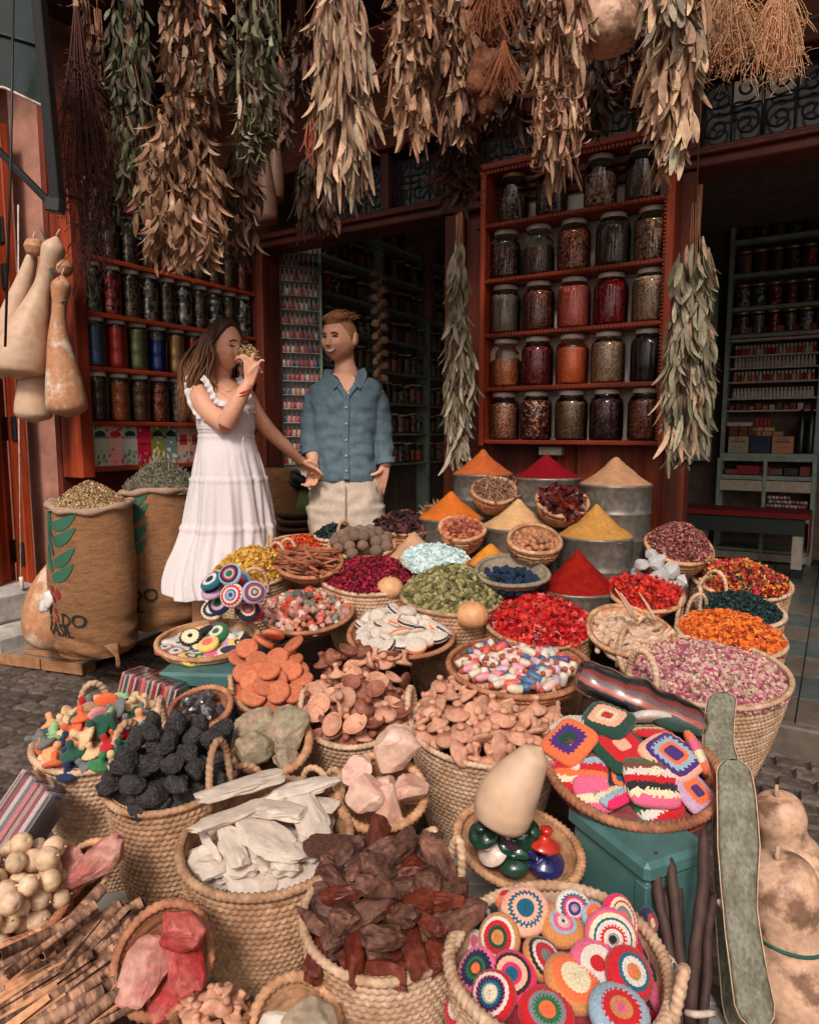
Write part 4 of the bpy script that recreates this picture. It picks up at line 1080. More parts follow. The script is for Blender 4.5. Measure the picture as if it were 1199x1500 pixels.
# crochet pieces
CP={'ivory':(206,188,168),'white':(214,200,188),'cream':(226,206,168),'red':(196,24,34),'blue':(28,62,104),'navy':(26,32,66),'teal':(24,92,116),'peach':(236,168,140),'orange':(236,110,62),'pink':(220,96,128),'hot pink':(222,36,92),'ochre':(196,130,74),'green':(38,104,58),'dark green':(28,66,50),'grey':(128,124,128),'black':(40,34,36),'purple':(72,38,112),'light blue':(150,170,184),'yellow':(232,190,96),'brown':(118,66,48),'lilac':(190,150,176)}
M_wool = mat('crocheted_wool',attr=True,rough=.95,var=.14,vscale=60,bump=.6,bscale=230,sheen=.2,bdist=.003)
def crochet(cols,size=.04,th=.016,shape='round',bounds=None,nseg=36,nr=13,stripes=False,seed=0,side=None,thin=False):
    """padded crochet piece; rings (or stripes) of the colours in cols, centre first"""
    mb=MB(); t_=np.linspace(0,1,nr+1); a=np.linspace(0,2*PI,nseg,endpoint=False)
    sh=np.ones(nseg) if shape=='round' else (np.abs(np.cos(a))**5+np.abs(np.sin(a))**5)**(-1/5.)
    if shape=='round': sh=sh*(1+.025*np.sin(2*a+seed)+.02*np.sin(3*a+2*seed))
    else: sh=sh*(1+.03*np.sin(a*2+seed))
    prof=[(t,th*(1-.55*t**5)+(.0011 if i%2 else 0)) for i,t in enumerate(t_)]+[(1.035,th*.25),(1.05,0.),(1.035,-th*.3),(.93,-th*.6),(.5,-th*.8),(.01,-th*.8)]
    V=[]
    for k,(t,z) in enumerate(prof):
        rr=np.full(nseg,max(t,.01)); zz=np.full(nseg,z)+ (.0013*np.cos(a*nseg/2)*(k%2*2-1) if 0<k<nr+3 else 0)
        zz=zz+ th*.18*np.sin(2*a+seed)*t**2
        V.append(np.stack([rr*sh*np.cos(a)*size,rr*sh*np.sin(a)*size,zz],-1))
    V=np.concatenate(V); F=gridF(nseg,len(prof)); C=[]
    nc=len(cols); bd=bounds or [ (i+1)/nc for i in range(nc)]
    pal=[s2l(CP[c]) for c in cols]
    for k in range(len(prof)-1):
        for i in range(nseg):
            t=(prof[k][0]+prof[k+1][0])/2 + (.010 if i%2 else -.010)
            if k>=nr: t=2
            if thin and k>=nr+2: t=.6
            if stripes:
                am=a[i]+PI/nseg; y=(math.sin(am)*sh[i]*min(t,1)+1)/2+(.012 if (i+k)%2 else -.012); C.append(pal[int(np.clip(y,0,.999)*nc)%nc]); continue
            j=next((q for q,b in enumerate(bd) if t<=b),nc-1); C.append(pal[j])
    mb.add(V,F,np.array(C),True); return mb
def crochet_item(cols,size,th,M,label,cat='cushion',group=None,name='crochet_round',**kw):
    o=link(name,crochet(cols,size,th,**kw),M_wool,None,M); return tag(o,label,cat,group)
# ================================================================ display stand under the baskets
M_stand = mat('old_dark_crate_wood', s2l((84,62,48)), .8, .2, 6, .3, 40, stretch=(.2,1,1))
sd0=thing('display_stand','stepped dark plank stand hidden under the spice baskets','stand',T(0,2.6,0))
for (x0,x1,y0,y1,zt_) in ((-.60,.85,-.62,-.31,.132),(-.62,.98,-.30,-.005,.252),(-.62,1.08,.0,.295,.352),(-.48,1.22,.30,.66,.452)):
    link('plank_top', bbox(x0,x1,y0,y1-.004,zt_-.03,zt_,.004), M_stand, sd0)
    link('plank_front', bbox(x0+.01,x1-.01,y0+.01,y0+.03,0.0,zt_-.031,.004), M_stand, sd0)
pf=thing('low_platform','pale grey painted board platform under the front baskets','platform',T(0,1.2,0))
M_plat=mat('grey_painted_board',s2l((150,148,142)),.55,.1,5,.15,30,col2=s2l((120,118,112)),c2amt=.5)
for k in range(8): link('board', bbox(-.95+.001,.62,-.42+k*.125+.002,-.42+(k+1)*.125-.002,.02,.055,.004), M_plat, pf)
link('skirt', bbox(-.93,.6,-.41,.57,0,.018,.003), M_stand, pf)

# ================================================================ powder tins
M_tin = mat('galvanised_tin', s2l((124,118,108)), .45, .15, 9, .15, 40, col2=s2l((170,164,152)), c2amt=.7, metal=.55, lo=.52,hi=.68)
def powder(nm,c,c2=None): return mat(nm,s2l(c),.95,.10,26,.5,130,col2=s2l(c2 or tuple(int(x*.86) for x in c)),c2amt=.6,spec=.1)
def tin(u,v,w,Y,peak,cm,label,plabel,h=None,cone_k=.95,pu=None):
    c=P(u,v,Y); r=w/2*mpp(v,Y); h=h or c.z-.455
    t=thing('spice_tin',label,'tin',T(c.x,c.y,c.z-h),'galvanised spice tins')
    p=[(1e-4,.0),(r*.97,0),(r*.98,.01)]
    nb=max(2,int(h/.10))
    for k in range(nb):
        z0=h*k/nb
        p+=[(r*.975,z0+.012),(r*.975,z0+h/nb*.86),(r*.995,z0+h/nb*.90),(r*.995,z0+h/nb*.94),(r*.975,z0+h/nb*.98)]
    p=[q for q in p if q[1]<h-.02]+[(r*.975,h-.016),(r*1.0,h-.012),(r*1.008,h-.006),(r*1.0,h),(r*.985,h-.001),(r*.975,h-.03),(r*.9,h-.05)]
    link('tin_body',lathe(p,64),M_tin,t)
    hc=(v-peak)*mpp(v,Y); n_=72; pr=[]
    for k in range(31):
        s=k/30; z=hc*(1-s) - hc*.07*math.sin(PI*s) ; 
        if s<.10: z=hc*(1-.10)-hc*.07*math.sin(PI*.1)+ (hc*.10)*(1-(s/.10)**1.6)*.75
        pr.append((max(1e-4,s)*r*cone_k,z))
    pr=pr[::-1]
    mb=lathe([(r*.97,-.012)]+pr,n_); V=mb.V[0]
    V[:,2]+= .006*cnoise(V,20,u)+.0025*cnoise(V,60,u); k_=1+.06*cnoise(V,8,u+3); V[:,:2]*=k_[:,None]
    o=link('spice_cone',mb,cm,None,T(c.x,c.y,c.z)); tag(o,plabel,'spice'); return t
PW=dict(or1=powder('burnt_orange_powder',(184,90,44)),crim=powder('crimson_powder_spice',(126,12,24)),bei=powder('brown_beige_powder',(176,130,96)),or2=powder('orange_powder',(202,104,38)),
        pale=powder('pale_beige_powder',(206,160,112)),mus=powder('mustard_powder',(186,132,66)),bei2=powder('pinkish_beige_powder',(196,150,116)),or3=powder('yellow_orange_powder',(218,138,50)),pap=powder('paprika_powder',(128,18,14),(150,34,18)))
tin(707,693,88,3.3,657,PW['or1'],'galvanised tin of burnt orange spice at the back left','cone of burnt orange spice in the back left tin')
tin(800,698,98,3.06,664,PW['crim'],'galvanised tin of crimson spice at the back middle','cone of crimson spice in the back middle tin')
tin(901,708,104,2.86,667,PW['bei'],'tall galvanised tin of brown beige spice at the back right','cone of brown beige spice in the tall back right tin')
tin(660,757,98,3.02,718,PW['or2'],'galvanised tin of orange spice left of the pale cone','cone of bright orange spice left of the pale one')
tin(758,770,104,2.86,728,PW['pale'],'galvanised tin of pale beige spice in the middle','cone of pale beige spice in the middle tin')
tin(872,783,108,2.68,737,PW['mus'],'galvanised tin of mustard spice below the tall tin','cone of mustard yellow spice in front of the tall tin')
tin(606,812,88,2.84,777,PW['bei2'],'low galvanised tin of pinkish beige spice at the left','low cone of pinkish beige spice above the pale crystals',cone_k=.93)
tin(718,824,74,2.72,793,PW['or3'],'small tin of yellow orange spice behind the indigo bowl','small yellow orange spice cone behind the indigo bowl')
tin(845,860,114,2.50,800,PW['pap'],'wide low galvanised tin of dark red spice','cone of dark red spice above the rosehips')

# ================================================================ baskets with loose goods (one mass each)
B=basket(448,799,112,34,'palm basket of red orange flowers behind the cinnamon bowl',Y=2.98,handles=((250,26,.07,-.01),(200,24,.06,-.01)))
pile(B,'small red orange dried flowers in the basket behind the cinnamon','dried flowers',PET,900,.016,L_((206,70,28),(226,96,36),(170,44,22)),-.005,.02)
B=basket(370,838,118,48,'palm basket heaped with mustard yellow flowers beside the woman',Y=2.72,handles=((285,34,.075,.0),(60,30,.07,0)))
pile(B,'heap of mustard yellow dried flower heads','dried flowers',OCT,1100,.021,L_((186,136,50),(208,158,66),(150,100,34),(214,170,84)),0.0,.09,extra=[(PET,900,.02,L_((200,146,54),(160,108,36)),(1,1,1))],amp=.012)
B=basket(590,772,76,26,'flat woven tray of dark dried peppers at the back',Y=3.0,h=.12,style='bowl',base=.6,m=M_coil,az=.0)
pile(B,'wrinkled dark dried peppers heaped on the back tray','dried peppers',PET,260,.05,L_((70,36,34),(46,26,28),(96,52,44)),.0,.04,asp=(.7,1.3,1.6))
B=basket(645,752,60,18,'shallow woven tray of tan twiggy herbs behind the orange cone',Y=3.15,h=.06,style='bowl',base=.6)
pile(B,'tan twiggy dried herbs behind the orange cone','dried herbs',STK,260,.05,L_((150,112,80),(120,86,60),(176,138,104)),.0,.03,asp=(.25,.25,1))
B=basket(545,846,150,52,'round palm basket of dark red hibiscus petals',Y=2.62)
pile(B,'heap of dark crimson hibiscus petals','dried petals',PET,3200,.018,L_((118,10,30),(150,18,44),(86,8,24),(176,34,64)),.0,.06,amp=.006)
B=basket(490,782,60,22,'small palm basket of dark green leaves behind the brown nuts',Y=3.0,h=.2)
pile(B,'dark green crumpled leaves behind the brown nuts','dried leaves',PET,500,.02,L_((28,44,42),(20,32,32),(40,60,54)),.0,.03)
B=basket(662,872,150,62,'round palm basket of green dried buds',Y=2.42,m=M_palmd)
pile(B,'heap of olive green dried flower buds','dried buds',BUD,1300,.023,L_((114,106,60),(136,126,80),(86,80,46),(154,142,98)),.0,.095,extra=[(PET,900,.017,L_((96,104,52),(70,78,40)),(1,1,1))],amp=.008)
B=basket(790,914,160,74,'palm basket of bright red rosehip flowers behind the bottle dish',Y=2.3,m=M_palmd)
pile(B,'heap of glossy bright red dried hips','dried hips',OCT,1100,.022,L_((166,16,20),(186,28,28),(120,10,16),(200,54,44)),.0,.08,m=M_glossy,extra=[(PET,1700,.019,L_((160,18,22),(196,76,54),(110,12,16),(180,30,32)),(1,1,1))],amp=.006)
B=basket(636,820,98,40,'shallow coiled bowl of pale blue crystals',Y=2.62,h=.07,style='bowl',base=.45)
pile(B,'pale blue white crystal chips in a shallow bowl','crystals',CUB,900,.018,L_((186,204,202),(206,220,216),(160,182,182)),-.002,.035)
B=basket(750,838,110,46,'grey woven bowl of indigo lumps',Y=2.44,h=.09,style='bowl',base=.4,m=M_palmg)
IND=B
M_ind=mat('indigo_pigment',s2l((26,42,66)),.9,.2,30,.4,120)
pieces(B,setm(rocks('indigo_lump',5,cuts=5,size=.017,sub=2,rough=.3,smooth=False),M_ind),44,-.03,.012,'indigo_lump','dark indigo lump','pigment','the grey bowl','indigo lumps in the grey bowl',tilt=1.,any_=True,layers=2,q=.013,svar=.3)
def small_basket(u,v,w,hh,lb,Y,h=.10,**kw): return basket(u,v,w,hh,lb,Y=Y,h=h,style='bowl',base=.50,rows=kw.pop('rows',6),amp=1.5,**kw)
B=small_basket(723,719,66,38,'small coiled basket of twisted roots between the back tins',3.0)
pile(B,'twisted brown dried roots in a small tilted basket','dried roots',STK,260,.05,L_((150,110,84),(118,82,60),(176,134,104)),-.01,.02,asp=(.22,.22,1),under=.5)
B=small_basket(823,735,76,46,'small coiled basket of shiny dark red peppers',2.78)
pile(B,'shiny dark red dried peppers in a small tilted basket','dried peppers',OCT,90,.045,L_((70,20,20),(44,18,20),(120,30,24),(90,40,30)),-.01,.028,m=M_glossy,asp=(1,1,.55),extra=[(PET,90,.05,L_((90,26,22),(60,20,20)),(1,1,1))],under=.5)
B=small_basket(677,775,68,36,'small coiled basket of reddish bark chips beside the orange tin',2.74)
pile(B,'reddish brown bark chips in a small coiled basket','bark chips',CUB,230,.022,L_((160,84,56),(124,60,42),(190,112,80)),-.012,.008)
B=small_basket(783,791,80,44,'small coiled basket of nutmegs in front of the pale cone',2.56)
M_nut=mat('nutmeg',s2l((170,112,78)),.6,.15,30,.3,80,objvar=.25)
nutm=rocks('nutmeg',3,cuts=0,size=.0125,sub=2,rough=.05,smooth=True); setm(nutm,M_nut)
pieces(B,nutm,62,-.022,.006,'nutmeg','round brown nutmeg','nut','the small basket','nutmegs in the small basket',any_=True,layers=1,spread=.9,svar=.12)
pile(B,'nutmegs lying deeper in the small basket','nutmegs',OCT,160,.022,L_((120,78,54),(90,58,40)),-.035,-.008)
# right hand baskets
B=basket(993,801,98,56,'coiled basket of dusty pink flowers beside the tall tin',Y=2.62,h=.13,style='bowl',base=.5)
pile(B,'heap of dusty pink dried flower heads','dried flowers',PET,2300,.017,L_((166,98,90),(136,70,66),(190,126,112),(110,60,54)),.0,.09,amp=.01)
B=basket(1085,852,148,62,'palm basket of mixed orange red and yellow flowers',Y=2.62,h=.5,handles=((118,34,.085,.0),(215,30,.08,0)))
pile(B,'mixed orange, crimson, yellow and dark dried flowers','dried flowers',FLW,1000,.03,L_((206,96,34),(224,130,50),(150,20,36),(226,180,96),(196,30,60),(40,56,50)),-.01,.05,extra=[(PET,1800,.022,L_((206,90,30),(160,24,36),(120,18,32),(220,150,60),(34,50,46)),(1,1,1))],amp=.01)
B=basket(1084,893,134,62,'palm basket of dark blue green leaves behind the orange flowers',Y=2.44,h=.45,handles=((125,36,.07,0),(170,30,.07,0)))
pile(B,'heap of dark blue green crumpled leaves','dried leaves',PET,3000,.018,L_((20,40,42),(30,54,54),(14,28,32),(46,72,66)),-.01,.05)
B=basket(1072,930,166,78,'palm basket of bright orange dried flowers',Y=2.28,h=.42,handles=((150,32,.085,0),(108,28,.07,0)))
pile(B,'heap of bright orange dried flowers','dried flowers',OCT,1300,.024,L_((214,100,30),(232,124,44),(176,70,22)),-.01,.055,extra=[(PET,2100,.021,L_((220,104,34),(150,58,22),(236,140,60)),(1,1,1))],asp=(1,.8,.6),amp=.01)
B=basket(1033,985,256,120,'large palm basket of dried pink rosebuds at the right',Y=2.02,h=.42,base=.55,handles=((150,26,.075,0,.011),(118,26,.08,0,.011),(205,26,.10,.0,.013)),ratio=1.)
pile(B,'mass of dried pink rosebuds with grey green sepals','rosebuds',BUD,3300,.0175,L_((170,96,108),(190,130,132),(204,166,150),(150,70,90),(186,150,128),(196,172,148)),-.015,.045,extra=[(PET,2600,.016,L_((140,124,96),(112,96,76),(180,152,130)),(1,1,1)),(BUD,500,.016,L_((164,50,90),(180,66,104)),(1,1,1))],amp=.004)
B=basket(945,870,112,56,'coiled bowl of red flowers in front of the white crystals',Y=2.42,h=.09,style='bowl',base=.42)
pile(B,'heap of crinkled bright red dried flowers in a shallow bowl','dried flowers',PET,1300,.024,L_((164,24,24),(186,42,32),(120,16,18),(184,74,54)),-.005,.035,amp=.01,extra=[(FLW,300,.03,L_((200,30,28),(220,60,40)),(1,1,1))])
M_alum=mat('white_crystal',s2l((214,210,206)),.25,.05,8,.2,30,spec=.5,trans=.35)
al=rocks('crystal',5,cuts=16,size=.055,sub=2,rough=.15,depth=(.5,.85)); setm(al,M_alum)
for k,(u,v,s) in enumerate([(938,828,.8),(962,822,1.0),(985,838,1.05),(965,845,1.1),(998,852,.8),(930,842,.8),(985,860,.9),(945,850,.9),(955,812,.7)]):
    o=link('crystal',al[k%5],None,None,T(P(u,v,2.47+.02*(k%3)))@Euler((k,k*2,k*3)).to_matrix().to_4x4()@Sc(s*.72)); tag(o,None,'crystal','white crystals behind the red flower bowl')
    o['label']='large white translucent crystal, %s, behind the bowl of red flowers'%['left upper','upper middle','upper right','middle','far right','far left','lower right','lower left','topmost'][k]
# ginger roots
B=basket(923,926,132,78,'tilted coiled bowl of pale dried roots',Y=2.2,h=.10,style='bowl',base=.45)
M_root=mat('pale_root',s2l((206,172,144)),.85,.1,20,.4,60,objvar=.12,col2=s2l((166,130,102)))
rt=[]
for k in range(6):
    r_=random.Random(k); L_len=r_.uniform(.07,.11)
    pts=curve([(-L_len/2,0,0),(-L_len/5,r_.uniform(-.012,.012),.005),(L_len/5,r_.uniform(-.012,.012),-.004),(L_len/2,r_.uniform(-.02,.02),.004)],10)
    mb=tube(pts,[.005+.006*abs(math.sin(i*1.3+k))*.5+.003*(i%9>0) for i in range(10)],7)
    if k%2: tube(curve([(0,0,0),(.015,.012,.004),(.03,.03,.006)],5),[.007,.006,.006,.005,.003],6,mb=mb)
    q=mb.mesh('root'); q.materials.append(M_root); rt.append(q)
pieces(B,rt,90,-.03,.02,'dried_root','knobbly pale dried root','root','the tilted bowl','pale roots in the tilted bowl',tilt=.22,layers=2,q=.010,svar=.25)
for k,(a,b_) in enumerate(((900,862),(908,868),(935,868))):
    tb=tube(curve([P(u_,v_,2.17) for u_,v_ in ((a+25,b_+42),(a+12,b_+18),(a,b_))],8),[.006,.006,.005,.005,.004,.004,.003,.002],6)
    o=link('dried_root',tb,M_root); tag(o,'thin pale root sticking up from the tilted root bowl, %s'%['leftmost','middle','right'][k],'root','upright thin roots')

# ================================================================ baskets with pieces
# cinnamon sticks
B=basket(453,826,98,44,'shallow coiled bowl of cinnamon sticks',Y=2.62,h=.06,style='bowl',base=.5,m=M_coilr)
M_cin=mat('cinnamon_bark',s2l((158,92,64)),.7,.18,30,.3,80,stretch=(.2,1,1),objvar=.2)
def quill(Ln,r_,k=0):
    mb=MB(); n_=10; V=[];rr=[]
    for x in (-Ln/2,Ln/2):
        for i in range(n_):
            a=i/(n_-1)*2*PI*.93; q=r_*(1-.25*i/n_); V.append((x,q*math.cos(a),q*math.sin(a)))
    for x in (-Ln/2,Ln/2):
        for i in range(n_):
            a=i/(n_-1)*2*PI*.93; q=r_*(1-.25*i/n_)*.72; V.append((x,q*math.cos(a),q*math.sin(a)))
    F=gridF(n_,2,False); F2=gridF(n_,2,False)[:,::-1]+2*n_; E=[[i,i+1,i+1+2*n_,i+2*n_] for i in range(n_-1)]+[[n_+i+1,n_+i,n_+i+2*n_,n_+i+1+2*n_] for i in range(n_-1)]
    mb.add(V,[F,F2,np.array(E)],None,True); return mb
cq=setm([quill(.12,.0075).mesh('cinnamon_stick'),quill(.10,.0065).mesh('cinnamon_stick'),quill(.14,.006).mesh('cinnamon_stick')],M_cin)
Mr=B[0]; r=B[1]; ob=[]
rr=random.Random(3)
for k in range(64):
    a=rr.uniform(0,2*PI); q=r*.72*math.sqrt(rr.random()); x,y=q*math.cos(a),q*math.sin(a); z=-.02+.065*(1-(q/r)**2)*rr.uniform(.5,1)
    o=link('cinnamon_stick',cq[k%3],None,None,Mr@T(x,y,z)@Rz(rr.gauss(-.35,.45))@Ry(rr.gauss(0,.12))@Rx(rr.uniform(0,6))); tag(o,None,'cinnamon','cinnamon sticks in the coiled bowl'); ob.append(o)
namepieces(ob,'brown cinnamon stick','the coiled bowl')
# brown nuts on the oval tray
B=basket(530,800,96,36,'oval coiled tray of fuzzy brown balls in front of the man',Y=2.84,h=.11,style='bowl',base=.6,az=.0,handles=((130,26,.07,0),))
M_fuz=mat('fuzzy_brown',s2l((122,96,80)),.95,.2,60,.8,110,objvar=.15)
fz=setm(rocks('fibrous_ball',3,cuts=0,size=.026,sub=3,rough=.07,smooth=True,fine=.03),M_fuz)
pieces(B,fz,26,.005,.06,'fibrous_ball','fuzzy brown fibrous ball','ball','the oval tray','fuzzy brown balls on the oval tray',any_=True,spread=.92,svar=.1)
# coloured stones
B=basket(450,897,136,64,'coiled brown dish of pink and green rough stones',Y=2.40,h=.09,style='bowl',base=.45,m=M_coilr)
st_cols=[('pale pink',(222,160,144)),('salmon pink',(208,116,92)),('orange red',(206,84,56)),('white pink',(226,196,184)),('grey green',(124,128,110)),('dusty rose',(196,140,128)),('dark grey',(92,84,78)),('tan',(186,146,118))]
stm=[mat('stone_'+a.replace(' ','_'),s2l(c),.6,.14,22,.35,60,col2=tuple(x*.55 for x in s2l(c)),c2amt=.5) for a,c in st_cols]
rs=rocks('mineral_stone',7,cuts=12,size=.020,sub=2,rough=.2,depth=(.45,.85)); 
for q in rs: q.materials.append(stm[0])
wts=[0,0,1,1,3,3,5,5,4,7,2,0,1,6]
pieces(B,rs,130,.004,.062,'mineral_stone','rough stone','stone','the brown dish','rough stones in the brown dish',any_=True,layers=2,q=.0125,scale=.85,svar=.35,mats=[stm[i] for i in wts],descs=['rough %s stone'%st_cols[i][0] for i in wts],spread=.95)
# ivory crocheted rounds
B=basket(588,928,158,76,'coiled dish of ivory crocheted rounds',Y=2.26,h=.10,style='bowl',base=.45,m=M_coilr)
iv=[[('ivory','white','black'),(.4,.985,2)],[('white','ivory','black'),(.5,.985,2)],[('white','ivory','orange'),(.5,.99,2)],[('ivory','white','ivory'),(.3,.7,2)]]
ivm=[]
for k,(c,b_) in enumerate(iv): q=crochet(list(c),.033,.013,bounds=list(b_),seed=k,nseg=40,nr=9,thin=True).mesh('crochet_round'); q.materials.append(M_wool); ivm.append(q)
pieces(B,ivm,46,.005,.085,'crochet_round','ivory crocheted round','crochet round','the coiled dish','ivory crocheted rounds',tilt=.35,lean=.35,layers=2,q=.0165,spread=.9,descs=['ivory crocheted round with black underside edge']*2+['ivory crocheted round with orange edge','plain ivory crocheted round'])
# crochet rounds on the left dish
B=basket(303,938,150,62,'wide shallow coiled dish of crochet rounds on the teal chest',Y=2.2,h=.07,style='bowl',base=.5,m=M_coil)
lf=[(('navy','cream'),(.78,2)),(('dark green','white','grey','red'),(.25,.6,.75,2)),(('orange','pink','yellow'),(.3,.55,2)),(('black','cream','black'),(.25,.8,2)),(('cream','black','yellow'),(.3,.55,2)),(('pink','lilac'),(.6,2)),(('yellow','cream'),(.5,2)),(('grey','light blue'),(.6,2)),(('dark green','yellow','navy'),(.4,.7,2)),(('white','grey'),(.7,2)),(('green','white','green'),(.3,.6,2)),(('lilac','white'),(.5,2))]
def cname(c):
    return 'crochet round with %s centre and %s rim'%(c[0],c[-1])
lm=[]
for k,(c,b_) in enumerate(lf): q=crochet(list(c),.036,.013,bounds=list(b_),seed=k).mesh('crochet_round'); q.materials.append(M_wool); lm.append(q)
pieces(B,lm,30,-.008,.04,'crochet_round','crochet round','crochet round','the left dish','crochet rounds on the left dish',tilt=.3,lean=.2,layers=2,q=.019,spread=.88,descs=['%s and %s crochet round'%(c[0],c[-1]) for c,_ in lf])
# bunch of crochet discs
cl=[((340,872),(('purple','light blue','purple','white','red','white'),(.2,.4,.5,.7,.88,2)),(1.25,0,-.2)),((372,868),(('white','navy','white','red','teal','lilac'),(.2,.35,.5,.65,.85,2)),(1.2,.1,.3)),((338,842),(('green','light blue','red','navy','light blue'),(.3,.45,.6,.85,2)),(1.0,0,-.3)),
    ((362,893),(('grey','red','cream','navy','black'),(.3,.5,.65,.85,2)),(1.0,.1,.3)),((352,880),(('navy','pink','lilac'),(.3,.6,2)),(1.3,.2,1.3)),((310,852),(('navy','white','teal'),(.4,.7,2)),(.6,-.3,-.2)),((312,866),(('lilac','navy','lilac'),(.4,.6,2)),(.5,-.2,-.1)),
    ((322,884),(('green','lilac','navy'),(.4,.7,2)),(1.1,0,-.3)),((312,893),(('white','navy','cream'),(.5,.8,2)),(1.0,0,-.2)),((352,852),(('red','teal','grey'),(.4,.7,2)),(1.0,0,.2)),((368,896),(('navy','lilac','black','hot pink'),(.3,.6,.8,2)),(.8,0,.4))]
for k,((u,v),(c,b_),e) in enumerate(cl):
    crochet_item(list(c),.0375,.012,T(P(u,v,2.18+.014*k))@Rz(e[2])@Rx(e[0])@Ry(e[1]),'crochet disc in the hanging bunch, %s centre and %s edge'%(c[0],c[-1]),'crochet disc','bunch of crochet discs above the left dish','crochet_disc',bounds=list(b_),seed=k)
o=link('hanger_string',tube([P(345,905,2.28),P(345,860,2.27),P(330,840,2.3)],.004,5),M_palmd); tag(o,'thin string tying the bunch of crochet discs','string')
# terracotta discs
B=basket(395,1003,112,86,'palm basket of embossed terracotta discs',Y=2.0,h=.2,handles=((195,30,.05,0),))
M_ter=mat('terracotta',s2l((194,112,78)),.85,.12,20,.2,80,objvar=.18,col2=s2l((190,98,62)))
dp_=[(1e-4,-.008),(.028,-.008),(.034,-.005),(.036,0),(.034,.006),(.030,.009),(.028,.0075),(.026,.0095),(.022,.008),(.018,.0095),(.014,.008),(.009,.0095),(.004,.008),(1e-4,.009)]
dm=lathe(dp_,32)
V=dm.V[0]; an=np.arctan2(V[:,1],V[:,0]); rr_=np.hypot(V[:,0],V[:,1]); V[:,2]+=.0008*np.cos(16*an)*(rr_>.008)*(V[:,2]>.004)
dm=dm.mesh('clay_disc'); dm.materials.append(M_ter)
pieces(B,[dm],32,.0,.062,'clay_disc','orange terracotta disc','clay disc','the disc basket','terracotta discs',tilt=.28,lean=.30,layers=2,q=.0195,spread=.9,svar=.06)
for k,(u,v) in enumerate(((362,950),(350,964),(386,940),(400,930),(418,960),(430,944))):
    o=link('clay_disc',dm,None,None,T(P(u,v,2.08))@Rz(k)@Rx(.6)); tag(o,'terracotta disc at the top of the heap, %s'%['upper left','far left','upper middle','topmost','right','upper right'][k],'clay disc','terracotta discs')
# clay lids
M_clay=mat('pale_clay',s2l((204,150,122)),.8,.12,20,.25,60,objvar=.16,col2=s2l((186,124,94)),c2amt=.5)
M_clayd=mat('glazed_brown_clay',s2l((140,84,64)),.6,.15,20,.2,60,objvar=.2,col2=s2l((120,66,48)))
def stopper(R0,hs,k):
    return lathe([(1e-4,-.004),(R0*.8,-.004),(R0*.97,-.001),(R0,.003),(R0*.93,.007),(R0*.55,.011),(R0*.33,.018),(R0*.27,hs*.6),(R0*.30,hs*.85),(R0*.36,hs*.92),(R0*.34,hs),(R0*.2,hs+.003),(1e-4,hs+.004)],22)
stp=[stopper(.034,.036,0),stopper(.030,.040,1),stopper(.036,.032,2)]
stpm=setm([q.mesh('clay_stopper') for q in stp],M_clay)
lidp=[(1e-4,.0),(.006,.0),(.010,.004),(.009,.014),(.012,.019),(.026,.027),(.031,.036),(.029,.037),(.024,.031),(.010,.024),(1e-4,.023)]
lidm=lathe([(r_,z-.02) for r_,z in lidp],22).mesh('clay_lid'); lidm.materials.append(M_clay)
B=basket(521,1045,160,104,'tall palm basket of small clay bowl lids',Y=1.88,h=.30,handles=((175,30,.05,0,.011),))
ob=pieces(B,[lidm,stpm[1]],64,.0,.05,'clay_cover','small brown clay lid','clay lid','the lid basket','clay bowl lids',any_=False,tilt=.7,layers=2,q=.0215,spread=.93,svar=.15,mats=[M_clay,M_clayd,M_clay])
CLB=[]
for k in range(26):
    u=random.uniform(470,600); v=random.uniform(952,1000)
    if v<985-(600-u)*.0: pass
    o=link('clay_cover',[lidm,stpm[1]][k%2],None,None,T(P(u,v,2.04+.02*random.random()))@Rz(k)@Rx(random.gauss(.5,.8))); o.material_slots[0].link='OBJECT'; o.material_slots[0].material=random.choice((M_clay,M_clayd))
    tag(o,None,'clay lid','clay lids at the back of the heap'); CLB.append(o)
namepieces(CLB,'clay lid heaped up','back of the lid basket')
# stoppers
B=basket(712,1062,224,130,'tall palm basket of pinkish clay stoppers',Y=1.83,h=.34,handles=((168,22,.07,.01,.012),(20,22,.06,0)))
pieces(B,stpm,92,.0,.05,'clay_stopper','pale pink clay stopper','clay stopper','the stopper basket','clay stoppers',tilt=.65,lean=.35,layers=2,q=.021,spread=.92,svar=.1)
# little paint bottles
B=basket(760,978,210,92,'large coiled dish of little bottles with clay stoppers',Y=2.04,h=.10,style='bowl',base=.5,m=M_coilr)
bpf=[(1e-4,0),(.0125,0),(.0145,.003),(.0145,.034),(.012,.041),(.0075,.046),(.0075,.051)]
bbm=lathe(bpf,18).mesh('bottle_body'); bst=lathe([(.0072,.048),(.0085,.050),(.0092,.060),(.007,.063),(1e-4,.064)],14).mesh('clay_plug')
bcols=[('white',(216,202,188)),('cream',(212,192,168)),('pink',(216,140,150)),('blue',(70,104,134)),('purple',(98,72,118)),('coral',(212,98,78)),('pale green',(180,186,170)),('lilac',(190,166,184)),('pale pink',(222,180,170))]
bmt=[mat('bottle_paint_'+a.replace(' ','_'),s2l(c),.45,.08,20,.1,60) for a,c in bcols]; M_plug=mat('clay_plug',s2l((168,80,58)),.85,.1,30)
bbm.materials.append(bmt[0]); bst.materials.append(M_plug)
Mr,r,h,ra=B; ob=[]; wt=[0,0,0,1,1,1,6,8,8,2,2,3,3,4,5,7]
